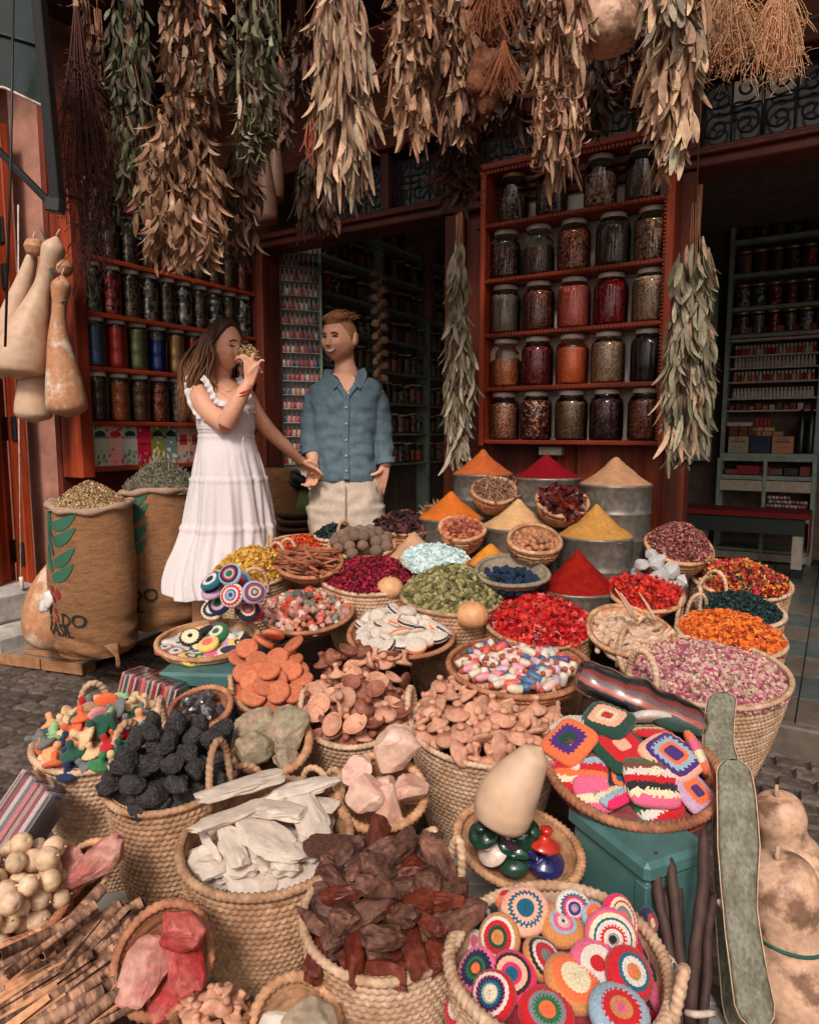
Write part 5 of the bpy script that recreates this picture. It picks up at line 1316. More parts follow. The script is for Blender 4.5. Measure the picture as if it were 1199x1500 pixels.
for lay in range(1):
    for (x,y,z,_t) in layout(B,105,-.01,.04,1.6,None,.88,2,0,3,.03,.0125):
        k=random.choice(wt); e=Euler((random.uniform(1.2,1.9) if random.random()<.8 else random.gauss(.3,.3),0,random.uniform(0,2*PI))).to_matrix().to_4x4()
        M=Mr@T(x,y,z+.012)@Rz(random.uniform(0,6))@e@T(0,0,-.028)@Sc(random.uniform(.80,.92))
        t=thing('paint_bottle',None,'bottle',M,'little bottles in the coiled dish'); a=link('bottle_body',bbm,None,t); a.material_slots[0].link='OBJECT'; a.material_slots[0].material=bmt[k]
        link('clay_plug',bst,None,t); t['_d']='small %s bottle'%bcols[k][0]; ob.append(t)
namepieces(ob,'small bottle','the bottle dish')
# green grey rocks
B=basket(399,1092,112,92,'small tilted coiled basket of grey green rocks',Y=1.68,h=.10,style='bowl',base=.5,rimr=.013)
M_gr=mat('grey_green_rock',s2l((168,142,118)),.8,.2,12,.8,40,col2=s2l((112,114,90)),c2amt=.65)
for k,(x,y,z,s,e,d) in enumerate(((-.055,.045,.01,1.0,(.2,.1,.3),'upper left block'),(.030,.030,.01,1.15,(.1,-.2,1.2),'upper right greener block'),(-.035,-.035,.025,.85,(.3,.2,.8),'front block'),(.04,-.04,.0,.6,(.9,.2,.8),'small front right block'))):
    q=rock(20+k,ax=(1,.85,.66),cuts=8,size=.052,sub=4,rough=.12,depth=(.78,1.02),fine=.03,fsc=5,sq=.5).mesh('rock'); o=link('rock',q,M_gr,None,B[0]@T(x,y,z)@Euler(e).to_matrix().to_4x4()@Sc(s)); tag(o,'rough grey green rock, %s in the small tilted basket'%d,'rock','grey green rocks')
# pink quartz
B=basket(558,1163,134,112,'tilted coiled basket of rose quartz rocks',Y=1.5,h=.11,style='bowl',base=.5,rimr=.012)
M_qz=mat('rose_quartz',s2l((210,172,152)),.45,.12,10,.5,36,col2=s2l((190,128,104)),c2amt=.7,spec=.5)
for k,(x,y,z,s,e,d,ax) in enumerate(((-.055,.03,.02,1.0,(.2,.1,.3),'left upper',(1,.8,.9)),(.025,.07,.055,1.25,(.4,-.3,.4),'large triangular top',(1.1,.9,.8)),(-.035,-.04,.03,1.05,(.3,.2,.8),'lower left',(.9,1,.9)),(.02,-.055,.02,.95,(1.2,.2,.5),'pointed front',(.8,1.2,.8)),(.065,-.01,.02,1.05,(.5,.8,1.9),'right',(1,.9,.8)),(.01,.0,.0,.9,(.1,.8,2.2),'middle',(1,.9,.8)))):
    q=rock(41+k*2,ax=ax,cuts=13,size=.045,sub=4,rough=.14,depth=(.6,.9),fine=.03,fsc=5,sq=.7).mesh('rock'); o=link('rock',q,M_qz,None,B[0]@T(x,y,z)@Euler(e).to_matrix().to_4x4()@Sc(s)); tag(o,'rose quartz rock, %s one in its tilted basket'%d,'rock','rose quartz rocks')
# silver ore
B=basket(293,1038,94,66,'small tilted coiled basket of silvery ore',Y=1.86,h=.08,style='bowl',base=.5,m=M_coilr)
M_ore=mat('silver_ore',s2l((120,118,120)),.3,.25,20,.4,60,metal=.7,col2=s2l((60,58,60)))
ore=setm(rocks('ore',5,cuts=18,size=.020,sub=2,rough=.2,depth=(.4,.8)),M_ore)
pieces(B,ore,17,-.02,.014,'ore_lump','silvery grey ore lump','ore','the small ore basket','silvery ore lumps',any_=True,svar=.35,spread=.72)
# wool tops
B=basket(144,1083,196,112,'tall palm basket of coloured crocheted mushroom shapes at the left',Y=1.66,h=.40,base=.6,handles=((118,26,.075,0,.011),(8,26,.09,0,.011)))
wc=[('orange',(226,104,58)),('navy',(32,46,78)),('dark green',(30,80,60)),('grey',(110,110,108)),('cream',(224,184,138)),('red',(186,22,30)),('beige',(186,140,106)),('pink',(216,140,136)),('teal',(40,110,130)),('peach',(232,160,110)),('pale green',(150,186,130)),('green',(60,120,70))]
topm=[]
for (nm,c) in wc:
    mb=MB(); c_=s2l(c); n_=28
    pr_=[(1e-4,-.006),(.025,-.007),(.031,-.003),(.033,.001),(.031,.005),(.026,.008),(.018,.010),(.011,.014),(.0085,.022),(.0105,.030),(.0095,.037),(.005,.041),(1e-4,.042)]
    lathe(pr_,n_,col=c_,mb=mb); V=mb.V[0]; an=np.arctan2(V[:,1],V[:,0]); V[:,2]+=.0006*np.cos(14*an)
    q=mb.mesh('crochet_top'); q.materials.append(M_wool); topm.append(q)
ordr=[0,0,0,1,1,2,2,3,3,3,4,4,4,4,5,5,6,6,7,8,9,9,10,11]
pieces(B,[topm[i] for i in ordr],100,-.005,.055,'crochet_mushroom','crocheted mushroom shape','crochet piece','the left basket','crocheted mushroom shapes',tilt=.9,layers=2,q=.0165,scale=.86,spread=.92,svar=.15,descs=['%s crocheted mushroom shape'%wc[i][0] for i in ordr])
# lava rocks
B=basket(247,1140,200,116,'tall palm basket of black lava rocks',Y=1.53,h=.36,base=.66,m=M_palmd,handles=((150,30,.09,0,.012),(335,26,.12,0,.011)))
M_lava=mat('black_lava',s2l((66,60,58)),.75,.4,34,1.,110,col2=s2l((22,20,22)),bdist=.012)
lv=setm(rocks('lava_rock',7,ax=(1.15,.9,.8),cuts=7,size=.040,sub=4,rough=.14,smooth=True,fine=.05,fsc=13),M_lava)
pieces(B,lv,64,.0,.06,'lava_rock','porous black lava rock','lava rock','the tall basket','black lava rocks',any_=True,layers=2,q=.0245,svar=.18,scale=.68,spread=.92)
filler_=filler(B,-.02,.03,M_lava); o=link('lava_gravel',filler_,M_lava,None,B[0]); tag(o,'black lava gravel under the lava rocks','gravel',None,'stuff')
for k,(u,v,s) in enumerate(((320,1112,1),(306,1096,.9),(328,1130,.8),(344,1118,.85),(296,1108,.9))):
    o=link('lava_rock',lv[k],None,None,T(P(u,v,1.62))@Euler((k,k,k)).to_matrix().to_4x4()@Sc(s*.62)); tag(o,'black lava rock spilling right of the tall basket, %s'%['middle','topmost','lowest','rightmost','left'][k],'lava rock','black lava rocks')
# white slabs
B=basket(388,1232,258,184,'big palm basket of chalk white stone slabs',Y=1.38,h=.27,base=.78,m=M_palmd,handles=((62,24,.05,0,.010),(48,20,.05,.02,.010),(118,30,.04,.03,.010)),rimr=.011)
M_chalk=mat('chalk_white_stone',s2l((212,196,180)),.75,.07,10,.9,26,col2=s2l((182,160,142)),c2amt=.6)
o=link('chalk_chips',filler(B,-.11,-.07,M_chalk),M_chalk,None,B[0]); tag(o,'white chalky chips under the stone slabs','stone chips',None,'stuff')
sl=[(-.065,.075,.065,(1.7,.66,.2),(-.25,.10,.62),1.2,'long slab along the back left'),(.065,.085,.05,(1.5,.6,.2),(-.2,-.05,.30),1.0,'long slab at the back right'),(-.07,.005,.04,(1.6,.6,.2),(-.3,.1,.75),1.05,'slanting slab left'),(.035,.02,.045,(1.1,.85,.22),(-.2,.1,.1),1.0,'broad middle slab'),
    (.085,.02,.035,(1.3,.7,.2),(-.1,.3,-1.0),1.0,'right slab'),(.01,-.05,.03,(1.5,.8,.2),(-.1,.1,-.6),1.1,'broad front slab'),(-.055,-.065,.02,(1.3,.5,.25),(-.1,.2,-1.0),.9,'narrow front slab'),(.055,-.085,.0,(.8,.6,.4),(.2,.2,.2),.8,'small front chunk'),(-.105,-.045,.0,(1.2,.3,.1),(1.1,.2,-.9),.8,'thin slab against the left rim'),
    (-.0,.055,.02,(1.2,.7,.3),(.1,.1,1.2),1.0,'slab behind the middle one'),(.11,.07,.02,(.9,.8,.2),(-.2,.2,.2),.9,'pale slab by the handle'),(-.02,-.015,.005,(1.2,.9,.3),(.1,0,2),1.0,'slab deep in the middle'),(.10,-.04,-.0,(1,.7,.3),(.2,.2,.8),.8,'slab at the right front'),(-.09,-.075,-.015,(1,.6,.3),(.2,.2,.8),.8,'chunk at the left front')]
for k,(x,y,z,ax,e,s,d) in enumerate(sl):
    q=rock(60+k,ax=ax,cuts=6,size=.050,sub=4,rough=.22,nsc=1.9,depth=(.8,1.05),fine=.045,fsc=4,sq=.62).mesh('stone_slab'); q.materials.append(M_chalk)
    o=link('stone_slab',q,None,None,B[0]@T(x,y,z)@Euler(e).to_matrix().to_4x4()@Sc(s)); tag(o,'chalk white stone, %s of the big basket'%d,'stone','chalk white stones')
slm=setm([rock(200+k,ax=(1.2,.75,.3),cuts=5,size=.040,sub=3,rough=.2,depth=(.8,1.05),fine=.04,fsc=4,sq=.6).mesh('stone_slab') for k in range(4)],M_chalk)
pieces(B,slm,26,-.03,.025,'stone_slab','chalk white slab piece','stone','the big white basket','chalk white stones',tilt=.35,q=.020,spread=.82,seed=5)
# dark red resin roots
B=basket(563,1345,244,196,'big palm basket of dark reddish brown root chunks',Y=1.17,h=.26,base=.75,handles=((52,18,.075,0,.011),(30,16,.085,.01,.011)))
M_res=mat('dark_red_root',s2l((118,78,62)),.65,.28,16,1.,36,col2=s2l((58,28,22)),c2amt=.9,objvar=.25,bdist=.008)
M_res2=mat('red_resin',s2l((116,52,34)),.45,.2,16,.7,30,col2=s2l((80,28,18)),c2amt=.9,objvar=.2)
o=link('root_crumbs',filler(B,-.05,-.0,M_res),M_res,None,B[0]); tag(o,'dark red crumbs under the root chunks','root chips',None,'stuff')
rk_=[]
for k in range(8): 
    q=rock(90+k,ax=(1.75,.62,.58) if k%2 else (1.2,.85,.6),cuts=7,size=.034,sub=3,rough=.22,nsc=1.7,depth=(.75,1.0),fine=.07,fsc=5,smooth=False,sq=.6).mesh('root_chunk'); q.materials.append(M_res); rk_.append(q)
pieces(B,rk_,80,-.015,.035,'root_chunk','dark reddish brown root chunk','root','the big front basket','dark red root chunks',tilt=.5,layers=2,scale=.86,q=.0205,svar=.22,spread=.84,mats=[M_res,M_res,M_res2])
ups=[((548,1235),.10,(.0,1.25,.35),M_res2,'smooth dark red root standing at the top'),((588,1252),.11,(0,1.45,.05),M_res,'tall grey brown root standing beside the smooth red one'),((628,1245),.085,(0,1.2,-.3),M_res,'knobbly root leaning against the clay stopper basket'),((487,1232),.09,(0,-.15,.15),M_res,'dark root lying across the back left rim'),((468,1290),.075,(0,1.3,.1),M_res,'upright root at the back left'),((500,1295),.08,(0,1.0,.6),M_res2,'red root leaning behind the left edge'),((655,1275),.06,(.3,.6,-.6),M_res2,'split root near the handle'),((612,1300),.07,(0,1.35,-.1),M_res,'short upright root in the middle')]
for k,((u,v),s,e,m_,d) in enumerate(ups):
    q=rock(120+k,ax=(1,.34,.34),cuts=5,size=1,sub=3,rough=.14,nsc=1.6,depth=(.8,1.),fine=.07,sq=.55).mesh('root_chunk')
    o=link('root_chunk',q,m_,None,T(P(u,v+8,1.27))@Rz(e[2]*1.)@Ry(-e[1])@Sc(s*.62)); tag(o,d,'root','dark red root chunks')
# glazed lids
B=basket(761,1242,186,132,'oval coiled tray of glazed clay lids with the pear shaped gourd',Y=1.42,h=.075,style='bowl',base=.45,ratio=.80,az=.0,spin=-.5,m=M_coil,rimr=.012,rows=7,amp=1.3)
gls=[('dark green',(30,62,46)),('white',(222,200,184)),('navy blue',(34,36,92)),('bright red',(196,50,36)),('purple',(84,60,80)),('bottle green',(38,70,54))]
glm=[mat('glaze_'+a.replace(' ','_'),s2l(c),.12,.12,14,0,spec=.6,coat=.5,col2=s2l((190,120,86)),c2amt=.9,lo=.66,hi=.70) for a,c in gls]
gp=[(1e-4,-.004),(.026,-.004),(.033,.0),(.032,.004),(.020,.010),(.010,.015),(.007,.021),(.0115,.026),(.012,.032),(.008,.035),(1e-4,.035)]
gmm=lathe(gp,28).mesh('glazed_lid'); gmm.materials.append(glm[0])
for k,(u,v,c,e,s) in enumerate(((708,1222,0,(.3,-.3,0),1.),(722,1246,1,(.35,-.5,.2),1.05),(752,1262,5,(.2,-.1,0),1.05),(772,1222,0,(.9,.4,.3),1.),(752,1222,4,(.9,.2,.5),.95),(795,1236,3,(-.5,.2,.3),1.1),(799,1263,2,(.15,.1,0),1.2),(778,1242,2,(.3,.9,0),.8),(745,1236,0,(.5,.4,0),.85),(762,1240,5,(.2,.1,1),.9))):
    o=link('glazed_cover',gmm,None,None,T(P(u,v,1.40-.0*k))@Rx(.35+e[0]*.6)@Ry(e[1])@Sc(s*1.02)); o.material_slots[0].link='OBJECT'; o.material_slots[0].material=glm[c]
    tag(o,'%s glazed clay lid, %s in the oval tray'%(gls[c][0],['leftmost','left front','front middle','behind the gourd','under the gourd tip','at the right','large one at the right front','small one beside the large blue','small one in the middle','half hidden in the middle'][k]),'clay lid','glazed clay lids')
# red salt rocks
B=basket(113,1290,122,132,'narrow tilted coiled basket of red salt rocks',Y=1.27,h=.08,style='bowl',base=.45,az=.0,ratio=.62,spin=.95,m=M_coil,rimr=.010,rows=7,amp=1.2)
M_salt=mat('red_pink_salt',s2l((188,134,118)),.55,.18,14,.8,40,col2=s2l((156,60,58)),c2amt=.8,spec=.4)
M_salt2=mat('bright_red_salt',s2l((182,92,82)),.55,.18,14,.8,40,col2=s2l((166,32,38)),c2amt=.85,spec=.4)
for k,(x,y,z,ax,e,s,d) in enumerate(((-.02,.012,.012,(1.5,.7,.5),(.1,.1,.2),1.15,'long pink'),(.045,-.012,.02,(1.3,.6,.6),(.2,.2,-.2),1.1,'redder right'),(-.065,-.006,.0,(.7,.6,.6),(.5,.2,.3),.8,'small lower left'))):
    q=rock(140+k,ax=ax,cuts=8,size=.043,sub=4,rough=.22,sq=.6,depth=(.75,1.),fine=.05,fsc=4).mesh('salt_rock'); o=link('salt_rock',q,M_salt,None,B[0]@T(x,y,z)@Euler(e).to_matrix().to_4x4()@Sc(s)); tag(o,'%s salt rock in the narrow tilted basket'%d,'salt rock','red salt rocks')
B=basket(238,1408,150,178,'tilted coiled basket of four bright red salt rocks',Y=1.10,h=.09,style='bowl',base=.45,m=M_coilr,rimr=.010,rows=8,amp=1.3)
for k,(u,v,ax,e,s,d,m_) in enumerate(((268,1362,(.9,.9,.8),(.3,.2,.3),.95,'blocky back',M_salt2),(208,1425,(1.0,1.25,.35),(.5,0,-.2),1.05,'flat pink left',M_salt),(271,1405,(.75,1.4,.5),(.4,.3,.5),.95,'long bright red right',M_salt2),(240,1462,(.95,1.1,.5),(.4,0,-.6),.95,'front',M_salt2))):
    q=rock(150+k,ax=ax,cuts=9,size=.040,sq=.55,sub=4,rough=.16,depth=(.75,1.),fine=.045,fsc=4).mesh('salt_rock'); o=link('salt_rock',q,m_,None,T(P(u,v,1.07+.0*k))@Rx(.3)@Euler(e).to_matrix().to_4x4()@Sc(s)); tag(o,'%s salt rock in the basket of four'%d,'salt rock','red salt rocks')
# small round squashes
B=basket(30,1330,150,130,'wide brown basket of small pale round gourds at the left edge',Y=1.22,h=.12,style='bowl',base=.6,m=M_coilr)
M_sq=mat('pale_gourd_skin',s2l((218,182,150)),.55,.14,14,.2,40,col2=s2l((190,158,116)),c2amt=.6,objvar=.12)
sqm=[]
for k in range(3):
    mb=lathe([(a*(.92+.02*k),b_*(.80+.06*k)) for a,b_ in sphere(20,14)],32); V=mb.V[0]; an=np.arctan2(V[:,1],V[:,0]); V[:,:2]*=(1+.025*np.cos(8*an))[:,None]; V[:,2]-= .12*np.exp(-(V[:,0]**2+V[:,1]**2)/.02)*np.sign(V[:,2]); V*=.0245
    lathe([(.003,.017),(.0022,.026),(1e-4,.026)],6,mb=mb)
    q=mb.mesh('small_gourd'); q.materials.append(M_sq); sqm.append(q)
pieces(B,sqm,62,-.02,.012,'small_gourd','small pale round gourd','gourd','the left edge basket','small round gourds',any_=True,layers=2,q=.0185,scale=.86,svar=.12,spread=.92)
# bottom edge baskets
B=basket(312,1492,116,70,'coiled basket of clay stoppers cut by the bottom edge',Y=1.04,h=.1,style='bowl',base=.5,m=M_coilr)
pieces(B,stpm,16,-.01,.03,'clay_stopper','pale clay stopper','clay stopper','the bottom edge basket','clay stoppers in the bottom edge basket',m=None,scale=.62,tilt=.9,spread=.85)
B=basket(430,1508,136,160,'pale coiled basket with a grey rock at the bottom edge',Y=1.02,h=.10,style='bowl',base=.4,m=M_coil,rimr=.011,rows=8,amp=1.5)
q=rock(171,ax=(1.3,.8,.6),cuts=14,size=.04,sub=3,rough=.2,depth=(.55,.85),fine=.02); o=link('rock',q,M_gr,None,T(P(458,1492,.98))@Rx(.4)); tag(o,'grey brown rock in the pale basket at the bottom edge','rock')
q=rock(172,ax=(1.3,.8,.5),cuts=14,size=.03,sub=3,rough=.2,depth=(.55,.85)); o=link('rock',q,M_chalk,None,T(P(405,1500,.98))@Rx(.4)); tag(o,'pale rock beside the grey one at the bottom edge','rock')
# crochet cushions, front basket
B=basket(822,1425,336,270,'large palm basket overflowing with crochet cushions at the front',Y=1.06,h=.24,base=.8,rimr=.012,handles=((332,14,.055,.01,.012),))
cs=[((768,1335),('teal','peach','teal','peach'),(.36,.58,.74,2),33,(0,0)),((731,1374),('ochre','dark green','red','white','ochre'),(.28,.5,.7,.86,2),30,(-.3,-.35)),((822,1357),('navy','white','pink','light blue','ochre'),(.1,.26,.46,.62,2),31,(.25,.1)),
    ((838,1330),('lilac','purple','white','hot pink','teal','white'),(.2,.36,.5,.66,.8,2),24,(-.5,.1)),((868,1342),('navy','white','orange','light blue'),(.2,.4,.75,2),19,(-.2,.4)),((907,1345),('orange','grey','cream','red','cream','hot pink'),(.22,.45,.6,.7,.85,2),29,(-.2,.45)),
    ((893,1371),('black','white','red','white','teal','cream','pink'),(.2,.4,.5,.68,.78,.9,2),36,(-.75,.05)),((793,1404),('grey','red','white','black','ochre'),(.3,.6,.78,.9,2),30,(.1,.55)),((700,1422),('orange','dark green','green','navy','pink'),(.22,.4,.5,.8,2),29,(0,-.4)),
    ((750,1432),('teal','hot pink','peach','black','hot pink'),(.28,.44,.68,.86,2),33,(.1,-.2)),((838,1440),('cream','orange','ochre'),(.55,.82,2),40,(.25,.25)),((870,1415),('red','white','pink','pink'),(.32,.7,.9,2),36,(-.05,.2)),
    ((921,1428),('orange','ochre','white','teal','red'),(.15,.3,.52,.72,2),36,(0,.35)),((722,1460),('white','cream','teal','navy','hot pink','white','red'),(.15,.35,.5,.65,.72,.82,2),33,(.1,-.45)),((800,1486),('orange','green','grey','red'),(.28,.5,.68,2),38,(.2,0)),
    ((905,1485),('pink','ochre','red','light blue'),(.2,.4,.66,2),42,(.25,.15)),((950,1468),('yellow','black','red'),(.4,.75,2),26,(.3,.5)),((686,1450),('cream','red','pink'),(.3,.6,2),24,(.3,-1.0)),((742,1330),('grey','orange','red'),(.4,.7,2),22,(-.3,-.6)),
    ((955,1400),('navy','hot pink','navy'),(.4,.7,2),24,(-.2,.9)),((768,1380),('red','red','hot pink'),(.4,.7,2),26,(0,0)),((860,1390),('red','cream','red'),(.4,.7,2),28,(0,0)),((962,1440),('teal','brown','teal','cream','black'),(.2,.4,.6,.8,2),26,(.2,1.0)),
    ((700,1488),('grey','teal','red'),(.4,.7,2),26,(.3,-.7)),((850,1480),('black','cream','dark green'),(.4,.7,2),26,(.3,0)),((755,1495),('navy','cream','teal'),(.4,.7,2),24,(.3,-.3)),((716,1345),('black','white','black'),(.3,.6,2),20,(0,-1.0)),((940,1384),('white','blue','red'),(.3,.6,2),27,(-.1,.6)),((972,1470),('red','cream','teal','pink'),(.3,.5,.7,2),30,(.1,.8)),((984,1432),('ochre','black','cream'),(.3,.6,2),26,(0,.9)),((676,1478),('navy','white','red'),(.3,.6,2),28,(.2,-.8)),((948,1352),('cream','red','navy'),(.3,.6,2),20,(-.4,.8)),((700,1380),('pink','white','black'),(.3,.6,2),24,(-.1,-.8))]
for k,((u,v),c,b_,px,e) in enumerate(cs):
    Y=1.175-.20*(v-1320)/180. - (.03 if k<16 else -.035)+.004*(k%3)
    s=px*mpp(v,Y)*1.02
    crochet_item(list(c),s,s*.36,T(P(u,v,Y))@Rx(.55+.0*k-e[0]*.9)@Ry(e[1])@Rz(k*1.3),'round crochet cushion, %s centre, %s then %s edge, front basket'%(c[0],c[-2],c[-1]),'cushion','crochet cushions in the front basket','crochet_cushion',bounds=list(b_),seed=k,nseg=44)
fl_=filler(B,-.06,.0,None); o=link('cushion_pile_bottom',fl_,mat('dull_red_wool',s2l((150,40,48)),.9,.2,20,.5,60,col2=s2l((60,50,70))),None,B[0]); tag(o,'packed crochet pieces deep in the front basket','crochet pieces',None,'stuff')
# square crochet sachets
B=basket(928,1132,258,178,'wide shallow palm dish of square crochet pieces on the teal chest',Y=1.52,h=.07,style='bowl',base=.55,m=M_coilr,rimr=.013)
o=link('crochet_bed',filler(B,-.03,.0,None),mat('striped_wool_bed',s2l((150,60,58)),.9,.2,10,.5,60,col2=s2l((70,70,80))),None,B[0]); tag(o,'packed striped crochet under the square pieces','crochet pieces',None,'stuff')
sq=[((889,1056),('red','cream','peach','dark green'),(.25,.42,.68,2),35,(-.2,-.1,.5),0),((908,1097),('peach','red','dark green'),(.3,.75,2),38,(.0,.1,.12),0),((833,1087),('dark green','purple','orange','orange'),(.35,.65,.9,2),33,(.1,-.35,.35),0),((983,1109),('purple','orange','light blue','purple','peach'),(.3,.45,.65,.82,2),39,(.1,.15,.35),0),
    ((1017,1162),('purple','orange','lilac'),(.3,.6,2),29,(.2,.3,.2),0),((945,1052),('orange','cream','pink','white'),(.3,.5,.75,2),29,(-.9,0,.15),0),((878,1118),('white','brown','orange','brown'),(.3,.55,.7,2),34,(.1,.1,-.4),0),((953,1146),('pink','cream','black','red','white','brown','green'),None,38,(.2,.15,-.35),1),
    ((850,1133),('red','cream','orange','red','light blue','brown'),None,36,(.1,-.2,-.6),1),((893,1162),('hot pink','light blue','cream','teal','ochre'),None,26,(-.2,0,.2),1),((868,1164),('pink','cream','pink','pink'),None,26,(.4,-.1,-.3),1),((958,1168),('red','white','green','green','cream'),None,36,(.6,.1,.1),1),
    ((908,1141),('teal','orange','black','brown'),(.3,.55,.8,2),28,(.2,.1,-.4),0),((950,1072),('red','yellow','navy','cream','red'),None,28,(-.6,0,-.3),1),((1020,1105),('orange','cream','pink','orange'),None,32,(0,1.1,.2),1),((822,1112),('white','pink','white','red'),None,26,(.5,-.7,-.3),1),((835,1062),('white','white','cream'),(.4,.7,2),24,(-.4,-.3,.3),0),((985,1060),('dark green','black','dark green'),(.4,.7,2),32,(-.5,.3,0),0)]
for k,((u,v),c,b_,px,e,stp_) in enumerate(sq):
    Y=1.60-.21*(v-1050)/120. + (.0 if k in (0,1,2,3,7) else .025)
    s=px*mpp(v,Y)*1.0
    crochet_item(list(c),s,s*.26,T(P(u,v,Y))@Rx(.35+e[0])@Ry(e[1])@Rz(e[2]+.35),('striped crochet piece in %s, %s and %s' if stp_ else 'square crochet piece, %s centre, %s then %s border')%(c[0],c[-2],c[-1])+' on the dish','crochet piece','square crochet pieces on the dish','crochet_square',bounds=list(b_) if b_ else None,seed=k,nseg=40,shape='square',stripes=bool(stp_))
# ================================================================ teal chests
M_teal=mat('teal_paint',s2l((76,114,110)),.45,.08,5,.1,30,col2=s2l((60,96,94)),c2amt=.6)
def pz(u,v,z):
    d=P(u,v,1.0)-Vector((0,0,CAMZ)); k=(z-CAMZ)/d.z; return Vector((0,0,CAMZ))+d*k
def chest(u0,u1,v,Y,dep,label,rot=0,hz=None):
    a=P(u0,v,Y); b=P(u1,v,Y); W_=(b.x-a.x); z=a.z
    t=thing('chest',label,'chest',T((a.x+b.x)/2,Y,0)@Rz(rot))
    link('lid', bbox(-W_/2-.012,W_/2+.012,-.012,dep,z-.045,z,.008), M_teal, t)
    link('chest_body', bbox(-W_/2,W_/2,.0,dep-.01,.0,z-.047,.006), M_teal, t)
    link('corner_trim', bbox(W_/2-.03,W_/2+.004,-.005,.02,.0,z-.05,.003), M_teal, t)
    return t
def pz(u,v,z):
    d=P(u,v,1.0)-Vector((0,0,CAMZ)); k=(z-CAMZ)/d.z; return Vector((0,0,CAMZ))+d*k
def chest3(c,a,b_,z,label):
    C=pz(*c,z); A=pz(*a,z); B_=pz(*b_,z); dA=(A-C).xy; L1=dA.length; ang=math.atan2(dA.y,dA.x); L2=(B_-C).length*1.0
    t=thing('chest',label,'chest',T(C.x,C.y,0)@Rz(ang-PI))       # local -x runs to A, +y ... the depth
    link('lid', bbox(-L1,.012,-.012,L2,z-.042,z,.010), M_teal, t); link('chest_body', bbox(-L1+.012,.0,.0,L2-.01,.0,z-.044,.006), M_teal, t)
    link('corner_trim', bbox(-.028,.004,-.005,.02,.0,z-.05,.003), M_teal, t)
chest3((948,1262),(835,1175),(1045,1238),P(948,1262,1.24).z,'teal painted wooden chest under the square crochet dish')
chest(236,345,985,2.00,.34,'small teal painted chest under the left crochet dish',rot=-.08)

# ================================================================ gourds
M_gourdp=mat('pale_gourd',s2l((208,172,142)),.5,.06,6,.15,30,col2=s2l((176,126,92)),c2amt=.8,lo=.56,hi=.74)
M_gourdb=mat('mottled_gourd',s2l((214,170,140)),.55,.12,13,.2,30,col2=s2l((104,68,50)),c2amt=.8,lo=.48,hi=.60)
M_gourdo=mat('orange_mottled_gourd',s2l((188,132,94)),.55,.12,9,.2,30,col2=s2l((222,196,172)),c2amt=.9,lo=.5,hi=.62)
M_gourdd=mat('dark_gourd',s2l((104,70,52)),.6,.1,6)
def gourd(pts,radii,m,label,n=64,seg=36,cat='gourd',stem=True,name='gourd',group=None,flat=1.):
    c=curve(pts,n); xs=np.linspace(0,1,n); rr=np.interp(xs,np.linspace(0,1,len(radii)),radii)
    k=np.array([1,2,3,2,1])/9.; pr=np.pad(rr,2,mode='edge'); rr=np.convolve(pr,k,'valid'); rr[0]=rr[-1]=0.0006
    base=c[0]; mb=tube([p-base for p in c],rr,seg,flat=flat)
    V=mb.V[0]; V+= (.012*max(radii)*cnoise(V,12,len(label)))[:,None]*0+0
    t=thing(name,label,cat,T(base),group); link('fruit',mb,m,t)
    if stem:
        e=c[-1]-base; d=(c[-1]-c[-4]).normalized(); link('stem',tube([e-d*.004,e+d*.012,e+d*.03+Vector((.006,0,0))],[.007,.005,.004],8),M_root,t)
    return t
def gp_(uvs,Y,rs,m,label,**k):
    pts=[P(u,v,Y) for u,v in uvs]; s=mpp(uvs[len(uvs)//2][1],Y); return gourd(pts,[r*s for r in rs],m,label,**k)
# sphere-capped radius lists are given in photo pixels
gp_([(28,556),(30,535),(42,490),(58,435),(72,390),(84,345)],3.42,[0,27,36,38,37,34,29,23,17,13,11,12,15,17,0],M_gourdp,'large pale long necked gourd hanging in front of the pier')
gp_([(100,612),(98,590),(92,540),(86,490),(88,440),(92,402)],3.40,[0,22,28,29,27,24,21,18,15,12,10,10,13,14,0],M_gourdo,'orange mottled long gourd hanging right of the large pale one')
gp_([(50,620),(50,604),(52,565),(56,520),(60,480)],3.50,[0,20,26,26,24,22,19,15,10,0],M_gourdp,'squat pale gourd hanging behind the two long gourds')
gp_([(4,556),(4,540),(8,500),(20,460),(34,420),(45,385),(50,362)],3.5,[0,14,20,21,19,16,13,10,8,0],M_gourdp,'pale gourd half cut by the left edge of the picture')
gp_([(50,377),(50,372),(50,362),(50,352),(50,349)],3.44,[0,10,14,10,0],M_gourdo,'small knob shaped gourd top above the long gourds')
gp_([(92,408),(92,402),(92,392),(91,382),(90,378)],3.45,[0,11,15,11,0],M_gourdo,'small onion shaped gourd between the two necks')
o=link('cord',tube(curve([P(60,335,3.45),P(66,350,3.42),P(70,368,3.40),P(84,438,3.38),P(98,440,3.37)],14),.004,6),mat('green_cord',s2l((36,88,76)),.8)); tag(o,'green cord tying the hanging gourds','cord')
# big gourd leaning behind the first sack
gp_([(80,955),(78,925),(80,880),(92,835),(110,790)],3.28,[0,28,38,42,40,36,30,22,14,0],M_gourdo,'large orange mottled gourd leaning behind the left sack',stem=False)
# hanging gourd at the top
gp_([(893,79),(892,66),(890,30),(890,-10),(892,-60),(893,-100)],2.5,[0,28,42,48,47,42,32,20,14,0],M_gourdb,'big mottled gourd hanging at the top between leaf bundles',seg=48)
# pear gourd on the tray
gp_([(728,1212),(733,1202),(742,1170),(760,1140),(778,1114),(793,1094)],1.36,[0,27,41,45,43,39,33,27,22,0],M_gourdp,'smooth pale pear shaped gourd lying on the oval tray',stem=False,seg=48)
